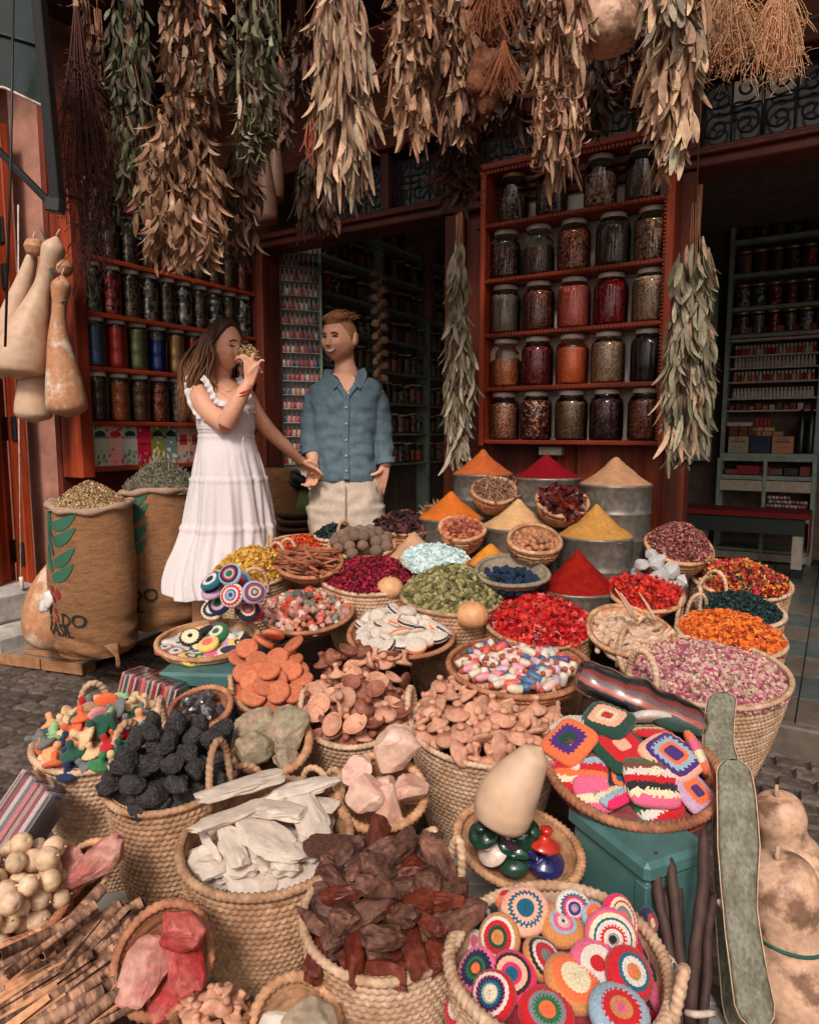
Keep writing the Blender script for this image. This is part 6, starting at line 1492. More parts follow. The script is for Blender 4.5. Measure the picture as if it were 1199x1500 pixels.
# two small round pumpkins
def pump(u,v,px,Y,label):
    s=px*mpp(v,Y); mb=lathe([(a,b_*.86) for a,b_ in sphere(20,18)],48); V=mb.V[0]; an=np.arctan2(V[:,1],V[:,0]); V[:,:2]*=(1+.02*np.cos(14*an))[:,None]; V*=s
    t=thing('pumpkin',label,'pumpkin',T(P(u,v,Y))); link('fruit',mb,mat('orange_pumpkin_skin',s2l((206,142,98)),.45,.08,10,.1,30,col2=s2l((226,178,130)),c2amt=.6),t); link('stem',tube([(0,0,s*.84),(0.002,0,s*.95)],[.004,.002],6),M_root,t)
pump(571,862,20,2.48,'small round orange pumpkin behind the ivory dish'); pump(691,901,24,2.26,'small round orange pumpkin beside the green buds')
# bottle gourds at the right
gp_([(1162,1318),(1162,1312),(1160,1285),(1152,1250),(1146,1225),(1141,1200),(1138,1172),(1137,1166)],1.62,[0,44,56,58,54,44,34,33,37,33,22,0],M_gourdb,'brown bottle gourd with dark round top at the right')
gp_([(1155,1480),(1158,1470),(1156,1430),(1152,1395),(1146,1350),(1143,1310),(1140,1272),(1138,1258)],1.34,[0,48,64,67,62,54,48,50,53,50,38,0],M_gourdb,'large orange brown bottle gourd tied with green string')
c=P(1150,1364,1.34); r_=52*mpp(1364,1.34); o=link('waist_string',tube([c+Vector((r_*math.cos(a),r_*math.sin(a),-.006*math.cos(a))) for a in np.linspace(0,2*PI,40)],.0035,6,caps=False),mat('green_cord')); tag(o,'green string round the waist of the large bottle gourd','string')
# dark gourds hanging at the back left
for k,(a,b_) in enumerate((((392,330),(388,230)),((400,300),(404,215)),((380,345),(376,300)))):
    gp_([a,(a[0]-1,a[1]-8),((a[0]+b_[0])/2,(a[1]+b_[1])/2+10),(b_[0],b_[1]+12),b_],3.55+.06*k,[0,13,17,16,13,9,6,0],M_gourdd,'dark hanging gourd behind the left bundles, %s'%['longest one','right one','lowest one'][k])
# gourd hanging inside
gp_([(626,470),(627,460),(628,420),(627,385),(625,360),(624,335),(624,325)],5.2,[0,8,9,8,7,8,12,17,17,12,0],M_gourdd,'long dark gourd with round head hanging inside the shop')

# ================================================================ sacks
M_jute=mat('jute_sack',s2l((164,116,78)),.95,.2,16,1.,230,col2=s2l((124,82,52)),c2amt=.65,stretch=(1,1,5))
M_jutel=mat('sack_rim_cloth',s2l((168,134,112)),.95,.1,10,.5,120)
def sack(u,w,vt,vb,Y,label,seed,text=True,top_pal=None,goods='',heap=.13):
    r=w/2*mpp((vt+vb)/2,Y); zt_=P(u,vt,Y).z; z0=max(.075,P(u,vb,Y).z); x=P(u,(vt+vb)/2,Y).x; h=zt_-z0
    M=T(x,Y,z0); t=thing('burlap_sack',label,'sack',M,'burlap sacks beside the woman')
    n_=96; m_=80; th=np.linspace(0,2*PI,n_,endpoint=False); V=[]
    def rad(s,a):
        q=r*(1.0-.05*np.cos(s*PI)**2+.05*math.sin(s*PI)) - r*.14*max(0,(.06-s)/.06)
        low=max(0,1-s/.34)
        f=.012*low*np.sin(s*46+2.6*np.sin(a+seed)+1.6*np.sin(2*a+seed*2))*np.sin(a*2+seed*3+s*5) + .005*np.sin(s*15+3*np.sin(a*1.0+seed))*np.cos(a*2+seed) + .010*np.cos(2*a+seed)+.012*np.cos(5*a+seed+s*2)*(s>.0)*.4
        return q+f*1.0
    for k in range(m_):
        s=k/(m_-1); R_=rad(s,th); V.append(np.stack([R_*np.cos(th),R_*np.sin(th),np.full(n_,h*s)+.012*np.sin(th*2+seed)*s],-1))
    mb=MB(); mb.add(np.concatenate(V),gridF(n_,m_)); lathe([(1e-4,.001),(r*.86,.001)],n_,mb=mb); link('sack_cloth',mb,M_jute,t)
    # rolled rim
    pts=[]; 
    for a in np.linspace(0,2*PI,73): 
        R_=float(rad(1.,np.array(a))); pts.append((R_*math.cos(a),R_*math.sin(a),h+.012*math.sin(a*2+seed)+.004*math.sin(7*a)))
    link('rolled_rim',tube(pts,[.020+.004*math.sin(9*i/73*2*PI) for i in range(73)],10,caps=False,flat=.8),M_jutel,t)
    # goods
    mb=MB(); V,F=mound_mesh(r,1,-.01,heap,1.3,amp=.006); mb.add(V,F,np.mean(np.array(top_pal),0)*.7)
    nn=3800 if goods=='seed' else 1500; q=r*.95*np.sqrt(rng.uniform(0,1,nn)); a=rng.uniform(0,2*PI,nn); X=q*np.cos(a);Y_=q*np.sin(a); Z=mound_z(X,Y_,r*.965,1,-.01,heap,1.3)+rng.uniform(0,.006 if goods=='seed' else .03,nn)
    if goods=='seed': scatter(mb,*PET,np.stack([X,Y_,Z],-1),rng.uniform(.009,.014,nn),pick(top_pal,nn,.3))
    else: scatter(mb,*STK,np.stack([X,Y_,Z],-1),rng.uniform(.7,1.2,nn)[:,None]*np.array([[.008,.008,.042]]),pick(top_pal,nn,.3))
    o=link('dried_herbs',mb,M_stuff,None,T(x,Y,zt_)); tag(o,'heap of %s on the %s sack'%(('golden brown dried seed heads','front left') if goods=='seed' else ('grey green dried leaves','back')),'dried herbs',None,'stuff')
    # flat print follows the cloth
    def wrap(me,a0,z_,nm,m):
        L=len(me.vertices); co=np.zeros(L*3); me.vertices.foreach_get('co',co); co=co.reshape(-1,3)
        A=a0+co[:,0]/r; Zs=(z_+co[:,1]); R_=np.array([float(rad(min(max(zz/h,0),1),np.array(aa))) for aa,zz in zip(A,Zs)])+.0045
        out=np.stack([R_*np.cos(A),R_*np.sin(A),Zs+.012*np.sin(A*2+seed)*Zs/h],-1); me.vertices.foreach_set('co',out.ravel()); me.update(); return link(nm,me,m,t)
    def subdiv(me,lim):
        b=_bm.new(); b.from_mesh(me)
        _bm.ops.triangulate(b,faces=b.faces)
        for _ in range(4):
            e=[x for x in b.edges if x.calc_length()>lim]
            if not e: break
            _bm.ops.subdivide_edges(b,edges=e,cuts=1); _bm.ops.triangulate(b,faces=b.faces)
        b.to_mesh(me); b.free(); return me
    ac=-PI/2+text
    def leafshape(x0,y0,x1,y1,wd):
        n=9; V=[];d=Vector((x1-x0,y1-y0)); L_=d.length; d.normalize(); nx=Vector((-d.y,d.x))
        for k in range(n):
            s=k/(n-1); c=Vector((x0,y0))+d*L_*s+nx*L_*.10*math.sin(s*PI)*(-1 if x1>x0 else 1); w_=wd*math.sin(PI*min(1,s*.85+.12))**.8*(1-.3*s)
            for q_ in (-.5,0,.5): V.append((c.x+nx.x*w_*q_,c.y+nx.y*w_*q_,0))
        mb=MB(); mb.add(V,gridF(3,n,False)); return mb
    S_=r/.2*1.15
    lm=MB()
    for (a,b_,c_,d_) in ((-.005,.33,.125,.40),(-.005,.265,.12,.34),(-.005,.175,.115,.255),(-.005,.115,.11,.19)): lm.merge(leafshape(a*S_,b_*S_,c_*S_,d_*S_,.055*S_))
    for (a,b_,c_,d_) in ((-.012,.33,-.075,.44),(-.012,.28,-.080,.40),(-.012,.21,-.080,.33),(-.012,.14,-.080,.25)): lm.merge(leafshape(a*S_,b_*S_,c_*S_,d_*S_,.040*S_))
    me=lm.mesh('printed_leaves'); wrap(me,ac+.08,h*.36+.0,'printed_leaves',M_inkg)
    for (a,b_,q_) in ((.03,.045,.017),(-.014,.06,.012),(-.008,.018,.012)):
        d=MB(); d.add([[0,0,0]]+[[q_*S_*math.cos(i*PI/6),q_*S_*math.sin(i*PI/6)*1.2,0] for i in range(12)],np.array([[0,1+i,1+(i+1)%12] for i in range(12)]))
        me=d.mesh('printed_berry'); co=np.array([v.co[:] for v in me.vertices]); co[:,0]+=a*S_; co[:,1]+=b_*S_; me.vertices.foreach_set('co',co.ravel()); wrap(me,ac+.08,h*.36+.012,'printed_berry',M_inkr)
    tx=.090*S_/1.15*1.0
    for (s_,off,zz,mm) in (('CAF\u00c9',-.168,.285,M_inkk),('S',-.005,.285,M_inkr),('DO',.118,.272,M_inkk),('BRASIL',-.02,.190,M_inkk)):
        me=subdiv(text_mesh(s_,tx,0.0,bold=True),.02); co=np.array([v.co[:] for v in me.vertices]); co[:,0]+=off*S_/1.15; me.vertices.foreach_set('co',co.ravel()); wrap(me,ac,h*zz,'printed_letters',mm)
    return t
PH=L_((176,140,96),(206,172,124),(140,104,66),(226,200,160),(116,84,56)); PG=L_((140,132,110),(112,106,88),(166,154,130),(90,84,70))
sack(138,118,740,950,3.18,'front burlap sack printed with green leaves and CAFES DO BRASIL',1.3,-.70,PH,'seed',.11)
sack(243,112,718,912,3.50,'burlap sack of grey leaves partly hidden behind the woman',4.1,-.80,PG,'leaf',.14)
tl=tube(curve([P(158,935,3.10),P(166,950,3.02),P(172,962,3.0),P(174,978,2.99)],10),[.045,.04,.032,.024,.017,.012,.009,.009,.011,.006],12,flat=.35); o=link('sack_tail',tl,M_jute); tag(o,'twisted burlap corner hanging off the pallet under the front sack','sack corner')
wp=rock(5,ax=(.7,.5,1.3),cuts=3,size=.045,sub=3,rough=.35,smooth=True); o=link('plastic_bag',wp,mat('white_plastic_bag',s2l((222,214,208)),.4,.05,10,.2,20),None,T(P(72,880,3.08))@Ry(.35)); tag(o,'crumpled white plastic scrap beside the front sack','plastic bag')
# dark brown sack behind the woman, green bag, stacked trays behind the man
sb_=lathe([(1e-4,0),(.17,0),(.19,.1),(.185,.5),(.17,.56),(.15,.57),(1e-4,.55)],32); V=sb_.V[0]; V[:,:2]*=(1+.05*cnoise(V,6,3))[:,None]
o=link('sack',sb_,M_jute,None,T(P(398,760,4.0).x,4.0,.42)); tag(o,'plain brown sack just right of the white dress','sack')
bs=thing('crate','dark wooden crate behind the couple carrying a sack and trays','crate',T(P(420,800,4.0).x,4.0,0)); link('crate_body',bbox(-.35,.28,-.15,.3,0,.42,.008),M_stand,bs)
bgm=rock(11,ax=(.8,.5,1.2),cuts=4,size=.10,sub=3,rough=.25,smooth=True); o=link('cloth_bag',bgm,mat('green_cloth',s2l((92,104,56)),.9,.15,10),None,T(P(438,738,3.95))); tag(o,'olive green cloth bag behind the joined hands','bag')
for k,(u,v) in enumerate(((412,712),(424,706),(436,700))):
    q=rock(13+k,ax=(1.2,.5,.45),cuts=5,size=.065,sub=3,rough=.3,smooth=True); o=link('cloth_bundle',q,M_black,None,T(P(u,v,3.9))@Ry(.4)); tag(o,'black cloth bundle on the brown sack, %s'%['left','middle','right'][k],'cloth')
for k in range(4):
    q=P(432,790-k*11,3.9); m2=lathe([(1e-4,0),(.10,0),(.125,.022),(.13,.035),(.122,.035),(.10,.012),(1e-4,.01)],40); o=link('wicker_tray',m2,mat('dark_wicker',s2l((96,62,44)),.7,.2,40,.6,90),None,T(q.x,q.y,q.z-.0)); tag(o,'dark wicker tray, %s in the stack behind the couple'%['lowest','second','third','topmost'][k],'tray','stacked wicker trays')
# pallet
M_pal=mat('weathered_pallet_wood',s2l((138,126,114)),.85,.15,6,.3,40,stretch=(.2,1,1)); M_pal2=mat('fresh_pallet_wood',s2l((160,112,76)),.8,.15,6,.2,40,stretch=(.2,1,1))
_C=pz(124,972,.075);_A=pz(58,941,.075);_B=pz(262,915,.075); dB=(_B-_C).xy; La=(_A-_C).length
pl=thing('pallet','weathered wooden pallet under the burlap sacks','pallet',T(_C.x,_C.y,0)@Rz(math.atan2(dB.y,dB.x)))
nb_=4; bwd=La/nb_*1.0
for k in range(nb_): link('deck_board', bbox(0,1.15,k*bwd+.003,(k+1)*bwd-.003,.055,.075,.003), M_pal, pl)
for x in (.01,.5,1.05): link('bearer', bbox(x,x+.07,.006,La-.006,0,.053,.003), M_pal2, pl)
link('end_board', bbox(-.02,-.002,0,La*.48,.02,.076,.003), M_pal2, pl); link('end_board', bbox(-.02,-.002,La*.5,La,.02,.076,.003), M_pal2, pl)
link('loose_batten', bbox(.01,.06,.05,La*.75,.0765,.10,.004), M_pal2, pl)

# ================================================================ cactus leaves, sticks, blanket packets, boxes
M_cac=mat('cactus_green',s2l((128,124,106)),.65,.22,10,.3,30,col2=s2l((96,90,72)),c2amt=.8,stretch=(3,3,.7))
def strap(uvs,wpx,Y0,Y1,label,th=.005,n=26):
    ys=np.linspace(Y0,Y1,len(uvs)); pts=curve([P(u,v,y) for (u,v),y in zip(uvs,ys)],n); wd=np.interp(np.linspace(0,1,n),np.linspace(0,1,len(wpx)),wpx)
    V=[]
    for k,p in enumerate(pts):
        s=mpp(project(p)[1],p.y)*wd[k]/2
        a=k/(n-1); cap=min(1,(min(a,1-a)*n/2.2+.35)) ; s*=min(1,cap)
        tl_=.0*k
        for (dx,dy) in ((-1,.003),(-.8,-th*.5),(-.3,-th),(.3,-th),(.8,-th*.5),(1,.003),(.5,th*.6),(-.5,th*.6)):
            V.append((p.x+dx*s,p.y+dy,p.z))
    mb=MB(); m_=8
    F=gridF(m_,n); mb.add(V,[F,np.array([[0,1,2,3],[0,3,4,5],[0,5,6,7]]),np.array([[0,3,2,1],[0,5,4,3],[0,7,6,5]])+(n-1)*m_],None,True)
    t=thing('cactus_leaf',label,'cactus leaf',T(pts[-1])); mb.xf(T(-pts[-1])); link('leaf_blade',mb,M_cac,t)
    for sd_ in (-1,1):
        e=[Vector(p)+Vector((sd_*mpp(project(p)[1],p.y)*wd[k]/2*min(1,(min(k/(n-1),1-k/(n-1))*n/2.2+.35)),.002,0))-pts[-1] for k,p in enumerate(pts)]
        link('leaf_edge',tube(e,.0014,5),M_root,t)
    return t
strap([(1058,1014),(1054,1050),(1052,1090),(1060,1130),(1066,1200)],[44,44,46,52,52],1.72,1.5,'shorter green cactus leaf standing behind the long one')
strap([(1072,1112),(1078,1160),(1082,1240),(1084,1330),(1096,1420),(1112,1510)],[46,56,62,50,54,62],1.42,1.12,'long green cactus leaf leaning against the gourds')
for k,(a,b_) in enumerate((((1060,1190),(1092,1222)),((1064,1200),(1100,1232)),((1080,1135),(1076,1150)),((1090,1160),(1084,1172)),((1098,1260),(1090,1275)),((1070,1170),(1064,1184)),((1096,1195),(1102,1206)),((1090,1330),(1098,1345)),((1076,1290),(1070,1300)))):
    pa,pb_=P(a[0],a[1],1.372-.00072*(a[1]-1160)),P(b_[0],b_[1],1.372-.00072*(b_[1]-1160)); o=link('leaf_scar',tube([pa,(pa+pb_)/2+Vector((0,-.002,0)),pb_],[.0012,.0016,.0008],5),M_root); tag(o,'pale fibrous scar on the long cactus leaf, %s from the top'%NO[k],'scar','pale scars on the cactus leaf')
strap([(1052,1190),(1056,1260),(1062,1360),(1076,1510)],[20,24,26,30],1.46,1.2,'narrow dark cactus leaf behind the long one')
q=P(1090,1342,1.25); o=link('tie_string',tube(curve([P(1050,1318,1.27),P(1064,1334,1.26),P(1085,1345,1.235),P(1108,1343,1.25)],12),[.004]*12,6,flat=1.8),mat('pale_cord')); tag(o,'pale string tied round the cactus leaves','string')
M_stick=mat('dark_stick_bark',s2l((68,46,40)),.7,.2,14,.4,50,stretch=(1,1,.3),objvar=.15)
for k,(a,b_,w_,Y,d) in enumerate((((960,1248),(985,1440),9,1.2,'leftmost curved'),((981,1256),(1000,1450),9,1.19,'second from the left, pointed'),((1030,1212),(1012,1470),10,1.17,'tallest, thick'),((1046,1308),(1030,1480),8,1.16,'short one at the right'),((994,1292),(1000,1440),6,1.22,'thin one behind'),((1030,1285),(1026,1470),6,1.22,'thin one behind the tallest'),((974,1300),(1010,1500),7,1.18,'low one in front'))):
    p0,p1=P(a[0],a[1],Y+.07),P(b_[0],b_[1],Y-.06); n_=14; pts=curve([p0,p0.lerp(p1,.35)+Vector((.006*(k%3-1),0,0)),p0.lerp(p1,.7),p1+(p1-p0)*.15],n_)
    s=w_*mpp(1350,Y); o=link('stick',tube(pts,[s*.35]+[s*(.86+.07*math.sin(i*2+k)) for i in range(1,n_)],9),M_stick); tag(o,'dark brown stick in front of the teal chest, %s'%d,'stick','dark sticks before the teal chest')
o=link('tie_band',tube(curve([P(1003,1483,1.1),P(1020,1486,1.08),P(1045,1484,1.1)],8),.006,6),mat('pale_cord')); tag(o,'pale band tied round the dark sticks','string')
# handle and rim of a basket cut by the lower right corner
B=basket(1050,1540,150,70,'palm basket cut by the lower right corner',Y=1.0,h=.2,handles=((150,40,.085,0,.012),))
# bark bundles, lower left
M_bark=mat('striped_bark',s2l((172,128,100)),.75,.3,20,.6,50,col2=s2l((90,58,44)),c2amt=.85,objvar=.25,stretch=(1.6,.35,.35),lo=.46,hi=.54); M_barkin=mat('bark_inside',s2l((206,150,108)),.75,.15,16,.3,50,objvar=.15)
bmsh=[]
for k in range(4):
    Ln=.22; r_=.0095+.0025*(k%2); mb=quill(Ln,r_); V=mb.V[0]; V[:,1:]*=(1+.10*cnoise(V,30,k))[:,None]; q=mb.mesh('bark'); q.materials.append(M_bark); bmsh.append(q)
inm=[]
for k in range(3):
    mb=MB(); Ln=.16; n_=8
    box(-Ln/2,Ln/2,-.010,.010,-.003,.003,mb=mb); V=mb.V[0]; V[:,2]+=.004*np.sin(V[:,0]*30+k); V[V[:,0]>0,1]*=.5; q=mb.mesh('bark'); q.materials.append(M_barkin); inm.append(q)
rr=random.Random(9); ob=[]
for k in range(120):
    u=rr.uniform(-50,125); v=rr.uniform(1345,1520)
    if v < 1345+ (165-u)*.0+ max(0,(u-150))*0: pass
    # pile seen as a band rising to the right
    t_=rr.random(); Y=1.22-.22*(v-1340)/180+rr.uniform(-.02,.0)
    if v<1395-.28*u+30*0: v+=60
    mm=(bmsh[k%4] if k%3 else inm[k%3 if k%3<3 else 0])
    o=link('bark_stick',mm,None,None,T(P(u,v,Y))@Rz(R(38)+rr.gauss(0,.12))@Ry(-.22+rr.gauss(0,.08))@Rx(rr.uniform(0,6))); tag(o,None,'bark stick','bark sticks in the lower left corner'); o['_d']='peeled tan bark strip' if k%3==0 else 'brown banded bark stick'; ob.append(o)
namepieces(ob,'bark stick','the bark heap')
long_=[((150,1302),(60,1400)),((172,1325),(80,1440)),((190,1330),(60,1470)),((196,1365),(90,1480)),((205,1385),(130,1500)),((140,1325),(10,1430)),((120,1345),(0,1400)),((180,1400),(60,1510))]
for k,(a,b_) in enumerate(long_):
    p0,p1=P(a[0],a[1],1.22-.001*a[1]*.0-.012*k),P(b_[0],b_[1],1.08-.008*k)
    d=(p0-p1); L_b=d.length; mb=quill(L_b,.0125 if k<5 else .0095); V=mb.V[0]; V[:,1:]*=(1+.08*cnoise(V,30,k))[:,None]
    o=link('bark_stick',mb,M_bark,None,T((p0+p1)/2)@d.to_track_quat('X','Z').to_matrix().to_4x4()@Rx(1.0+k)); tag(o,'long banded bark quill on top of the bark heap, %s'%(NO[k]+' from the upper left'),'bark stick','bark sticks in the lower left corner')
bb=thing('crate','low dark crate carrying the bark heap in the lower left corner','crate',T(P(70,1440,1.1).x,1.12,.056)); link('crate_body',bbox(-.26,.12,-.14,.16,0,.12,.006),M_stand,bb)
# striped packets
def packet(u,v,w_,h_,d_,Y,eul,cols,label,nst=16,film=True,rows=1):
    t=thing('blanket_packet',label,'packet',T(P(u,v,Y))@Euler(eul).to_matrix().to_4x4())
    mb=MB(); nx=14
    per=w_/nst
    for k in range(nst):
        c=s2l(cols[k%len(cols)])
        x0=-w_/2+per*k
        box(x0+.0004,x0+per-.0004,-d_/2+.002*((k*7)%3),d_/2-.002*((k*5)%3),-h_/2+.002*((k*3)%3),h_/2-.002*((k*11)%4),col=c,mb=mb)
    o=link('folded_crochet',mb,M_wool,t); o['kind']='stuff'
    if film: link('clear_wrap',bbox(-w_/2-.004,w_/2+.004,-d_/2-.004,d_/2+.004,-h_/2-.004,h_/2+.004,.012),M_film,t)
    return t
packet(227,1012,.175,.085,.10,1.98,(-.15,.22,-.18),[(206,120,112),(190,180,168),(60,80,96),(214,170,150),(180,50,60),(220,200,180),(70,60,70),(196,60,90),(222,140,110)],'wrapped packet of folded multicoloured crochet beside the small teal chest',22)
pk=packet(32,1205,.115,.06,.18,1.42,(.95,.25,-.55),[(176,150,140),(150,70,74),(206,190,180),(120,110,112),(200,120,120)],'wrapped striped crochet packet with round windows at the left edge',9)
for k,(y,z) in enumerate(((-.04,-.04),(.05,-.04))):
    d=crochet(['grey','white','black'] if k else ['pink','red','white'],.026,.004,bounds=[.3,.7,2]); link('round_window',d,M_wool,pk,T(-.025+.05*k,-.0955,-.0)@Rx(PI/2))
# plastic wrapped bundle behind the square crochet
t=thing('wrapped_bundle','plastic wrapped bundle of striped orange and blue crochet behind the square pieces','bundle',T(P(940,1028,1.72))@Rz(-.25)@Ry(.36))
mb=MB(); n_=30; seg=36; V=[];C=[]
for k in range(n_):
    s=k/(n_-1); q=.044*math.sin(PI*min(1,max(0,s*.94+.03)))**.2*(1+.08*math.sin(s*17))
    th=np.linspace(0,2*PI,seg,endpoint=False); V.append(np.stack([np.full(seg,-.17+.34*s),q*1.5*np.cos(th),q*np.sin(th)*(1+.06*np.sin(s*30))],-1))
cc=[(190,96,72),(50,70,84),(44,48,54),(186,120,96),(80,104,114),(50,46,50),(150,66,56),(120,96,96)]
for k in range(n_-1):
    for i in range(seg): C.append(s2l(cc[int((i+ (k*.10)))//2%8]))
mb.add(np.concatenate(V),gridF(seg,n_),np.array(C)); link('striped_crochet',mb,M_wool,t)
V2=np.concatenate(V)*[1.02,1.10,1.12]; V2+=.004*cnoise(V2,28,3)[:,None]; mb=MB(); mb.add(V2,gridF(seg,n_)); link('clear_wrap',mb,M_film,t)
# ================================================================ hanging bundles of leaves
def leafmat(nm,c,c2): return mat(nm,s2l(c),.8,.12,18,.3,60,col2=s2l(c2),c2amt=.7,objvar=.34,huevar=.010)
LM={'tan':leafmat('dry_tan_leaf',(172,130,102),(116,78,58)),'pale':leafmat('dry_pale_leaf',(194,158,128),(142,104,80)),'green':leafmat('dry_olive_leaf',(106,104,76),(70,70,50)),
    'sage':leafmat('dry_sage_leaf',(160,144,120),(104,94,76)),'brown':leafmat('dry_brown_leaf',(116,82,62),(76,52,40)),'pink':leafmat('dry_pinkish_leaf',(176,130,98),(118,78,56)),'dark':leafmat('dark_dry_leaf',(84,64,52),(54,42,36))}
M_twig=mat('dry_twig',s2l((132,86,60)),.8,.2,20); M_twigd=mat('dark_red_twig',s2l((84,44,36)),.8,.2,20)
def leaf_mesh(L,wd,k,curl=1.):
    r_=random.Random(k); n=7; V=[]; bend=r_.uniform(-.5,.7)*curl; tw=r_.uniform(-1.3,1.3)*curl; sw=r_.uniform(-.25,.25)
    y=0;z=0;x=0;ang=0
    for i in range(n):
        s=i/(n-1); ang=bend*s*1.6; 
        if i: x+=sw*L/(n-1)*math.cos(s*3); y-=math.sin(ang)*L/(n-1); z-=math.cos(ang)*L/(n-1)
        w_=wd*(math.sin(PI*min(1,(s*.93+.03)))**.75)*(1-.15*s)/2+.0006; a=tw*s
        fold=.35*w_
        for q,dz in ((-1,1),(0,0),(1,1)):
            V.append((x+q*w_*math.cos(a)-dz*fold*math.sin(a)*.6, y+q*w_*math.sin(a)+dz*fold*math.cos(a)*.6, z))
    mb=MB(); mb.add(V,gridF(3,n,False),None,True); return mb
LP={}
def protos(L,wd,curl,n=6):
    k=(round(L,3),round(wd,4),curl)
    if k not in LP: LP[k]=[leaf_mesh(L*(.75+.5*i/(n-1)),wd*(.8+.4*((i*3)%n)/(n-1)),i*11+int(L*1000),curl) for i in range(n)]
    return LP[k]
def bundle(u,v0,v1,w,Y,n,Lpx,wpx,kinds,label,curl=1.,prof=None,depth=.8,asparts=True,skew=0,splay=.5,twig=M_twig,group='leaf bundles hanging from the ceiling',updown=None):
    """bundle of dry leaves hung by its stems; sizes in photo pixels"""
    s=mpp((v0+v1)/2,Y); top=P(u,v0,Y); t=thing('leaf_bundle',label,'dried leaves',T(top),group)
    H=(v1-v0)*s; Rr=w/2*s; L=Lpx*s*.86; curl*=1.8; wd=wpx*s*.84; n=int(n*2.1); pr=protos(L,wd,curl); mats=[LM[k] for k in kinds]
    cache={}
    prof=prof or [(0,.55),(.15,.85),(.6,1.),(.9,.8),(1,.45)]
    rr=random.Random(int(u*3+v0)); acc=MB(); Hs=max(H-L*1.1,.01)
    me={}
    npart=290
    for k in range(n):
        a=rr.uniform(0,2*PI); tt=rr.random()**.9; pf_=float(np.interp(tt,[q[0] for q in prof],[q[1] for q in prof]))
        q=math.sqrt(rr.uniform(.12,1))*pf_; x=Rr*q*math.cos(a); y=Rr*depth*q*math.sin(a); z=-tt*Hs
        x+= skew*s*(tt); 
        tilt=rr.gauss(.16*q*splay*2,.22*splay*1.3); 
        M=T(x*.86,y*.86,z)@Rz(math.atan2(y,x)+PI/2)@Rx(-tilt)@Rz(rr.uniform(0,6.28))@Sc(rr.uniform(.75,1.2))
        i=rr.randrange(6); m=rr.choice(mats)
        if asparts and k<npart:
            if (i) not in me: me[i]=pr[i].mesh('leaf'); me[i].materials.append(mats[0])
            o=bpy.data.objects.new('leaf',me[i]); COL.objects.link(o); o.parent=t; o.matrix_basis=M
            o.material_slots[0].link='OBJECT'; o.material_slots[0].material=m
        else:
            A=np.array(M); acc.add(pr[i].V[0]@A[:3,:3].T+A[:3,3],pr[i].F[0].copy(),None,True)
    if acc.V:
        o=link('leaves',acc,mats[0],t); o['kind']='stuff'
    st=MB()
    for k in range(9):
        a=k*.7; pts=[(Rr*.15*math.cos(a),Rr*.15*math.sin(a),.12)]
        for i in range(1,6):
            f=i/5; pf_=.6; pts.append((Rr*pf_*math.cos(a)*f+skew*s*f+.01*math.sin(i*2+k),Rr*pf_*depth*math.sin(a)*f,-Hs*f*rr.uniform(.85,1.)))
        tube(curve(pts,12),[.0022]*12,4,mb=st)
    tube([(0,0,.05),(0,0,max(.3,2.98-top.z))],.003,4,mb=st)
    o=link('stems',st,twig,t); o['kind']='stuff'
    return t
# poles the bundles hang from
hp=thing('hanging_pole','dark wooden pole under the ceiling that carries the bundles','pole',T(0,2.62,2.99))
link('pole', tube([(-2.4,.35,0),(-1,.18,.0),(0,0,.0),(1.6,-.25,0)],.018,8), M_black, hp)
for x,y in ((-2.0,.3),(0,0),(1.4,-.2)): link('pole_cord', tube([(x,y,0),(x,y,.52)],.005,5), M_black, hp)
bundle(500,-40,292,94,2.62,210,66,10.5,['pale','pale','sage','tan'],'long pale bundle of broad strap leaves above the man',.55,prof=[(0,.75),(.3,.95),(.7,1.0),(.9,.85),(1,.6)],splay=.35)
bundle(604,-50,212,84,2.55,170,52,11,['tan','tan','pink','pale'],'tan leaf bundle left of the straw brooms',1.0,prof=[(0,.9),(.5,1.),(.85,.7),(1,.4)],skew=-4)
bundle(668,-50,205,74,2.66,140,48,11,['tan','pink','brown','pale'],'tan pinkish leaf bundle touching the straw brooms',1.1,skew=8)
bundle(820,-50,262,92,2.45,210,54,10,['tan','tan','pale','pink'],'curly tan leaf bundle hanging over the jar cabinet',1.5,prof=[(0,.9),(.4,1.),(.8,.85),(1,.5)])
bundle(988,-50,248,104,2.35,190,60,14,['pale','sage','tan','pale'],'broad leaved grey tan bundle right of the hanging gourd',.9,prof=[(0,.9),(.35,1.),(.7,.85),(.85,.6),(1,.35)],skew=4)
bundle(282,-50,190,110,2.66,170,42,11,['tan','brown','sage','pink'],'upper brown tan leaf bundle between the two green ones',1.0,skew=-8)
bundle(262,160,400,150,2.72,250,44,11,['pink','tan','tan','pale','pink'],'wide tan and pinkish leaf bundle hanging lowest at the left',1.0,prof=[(0,.45),(.3,.85),(.7,1.05),(.9,.9),(1,.7)])
bundle(373,-50,248,84,2.6,190,40,8.5,['green','green','sage'],'olive green leaf bundle in front of the dark gourds',.9,prof=[(0,1.),(.5,1.0),(.75,.7),(1,.35)],skew=-12)
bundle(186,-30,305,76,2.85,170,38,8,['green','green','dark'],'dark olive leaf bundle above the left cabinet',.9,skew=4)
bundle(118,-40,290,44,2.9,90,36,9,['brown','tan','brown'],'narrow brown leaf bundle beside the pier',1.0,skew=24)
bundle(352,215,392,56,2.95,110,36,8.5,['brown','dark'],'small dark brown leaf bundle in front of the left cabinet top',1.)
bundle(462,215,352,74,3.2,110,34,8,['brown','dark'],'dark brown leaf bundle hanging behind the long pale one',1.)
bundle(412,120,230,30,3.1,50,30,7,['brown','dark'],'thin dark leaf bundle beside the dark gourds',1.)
bundle(672,175,315,66,2.95,130,40,9,['dark','brown'],'dark leaf bundle hanging below the tan ones',1.)
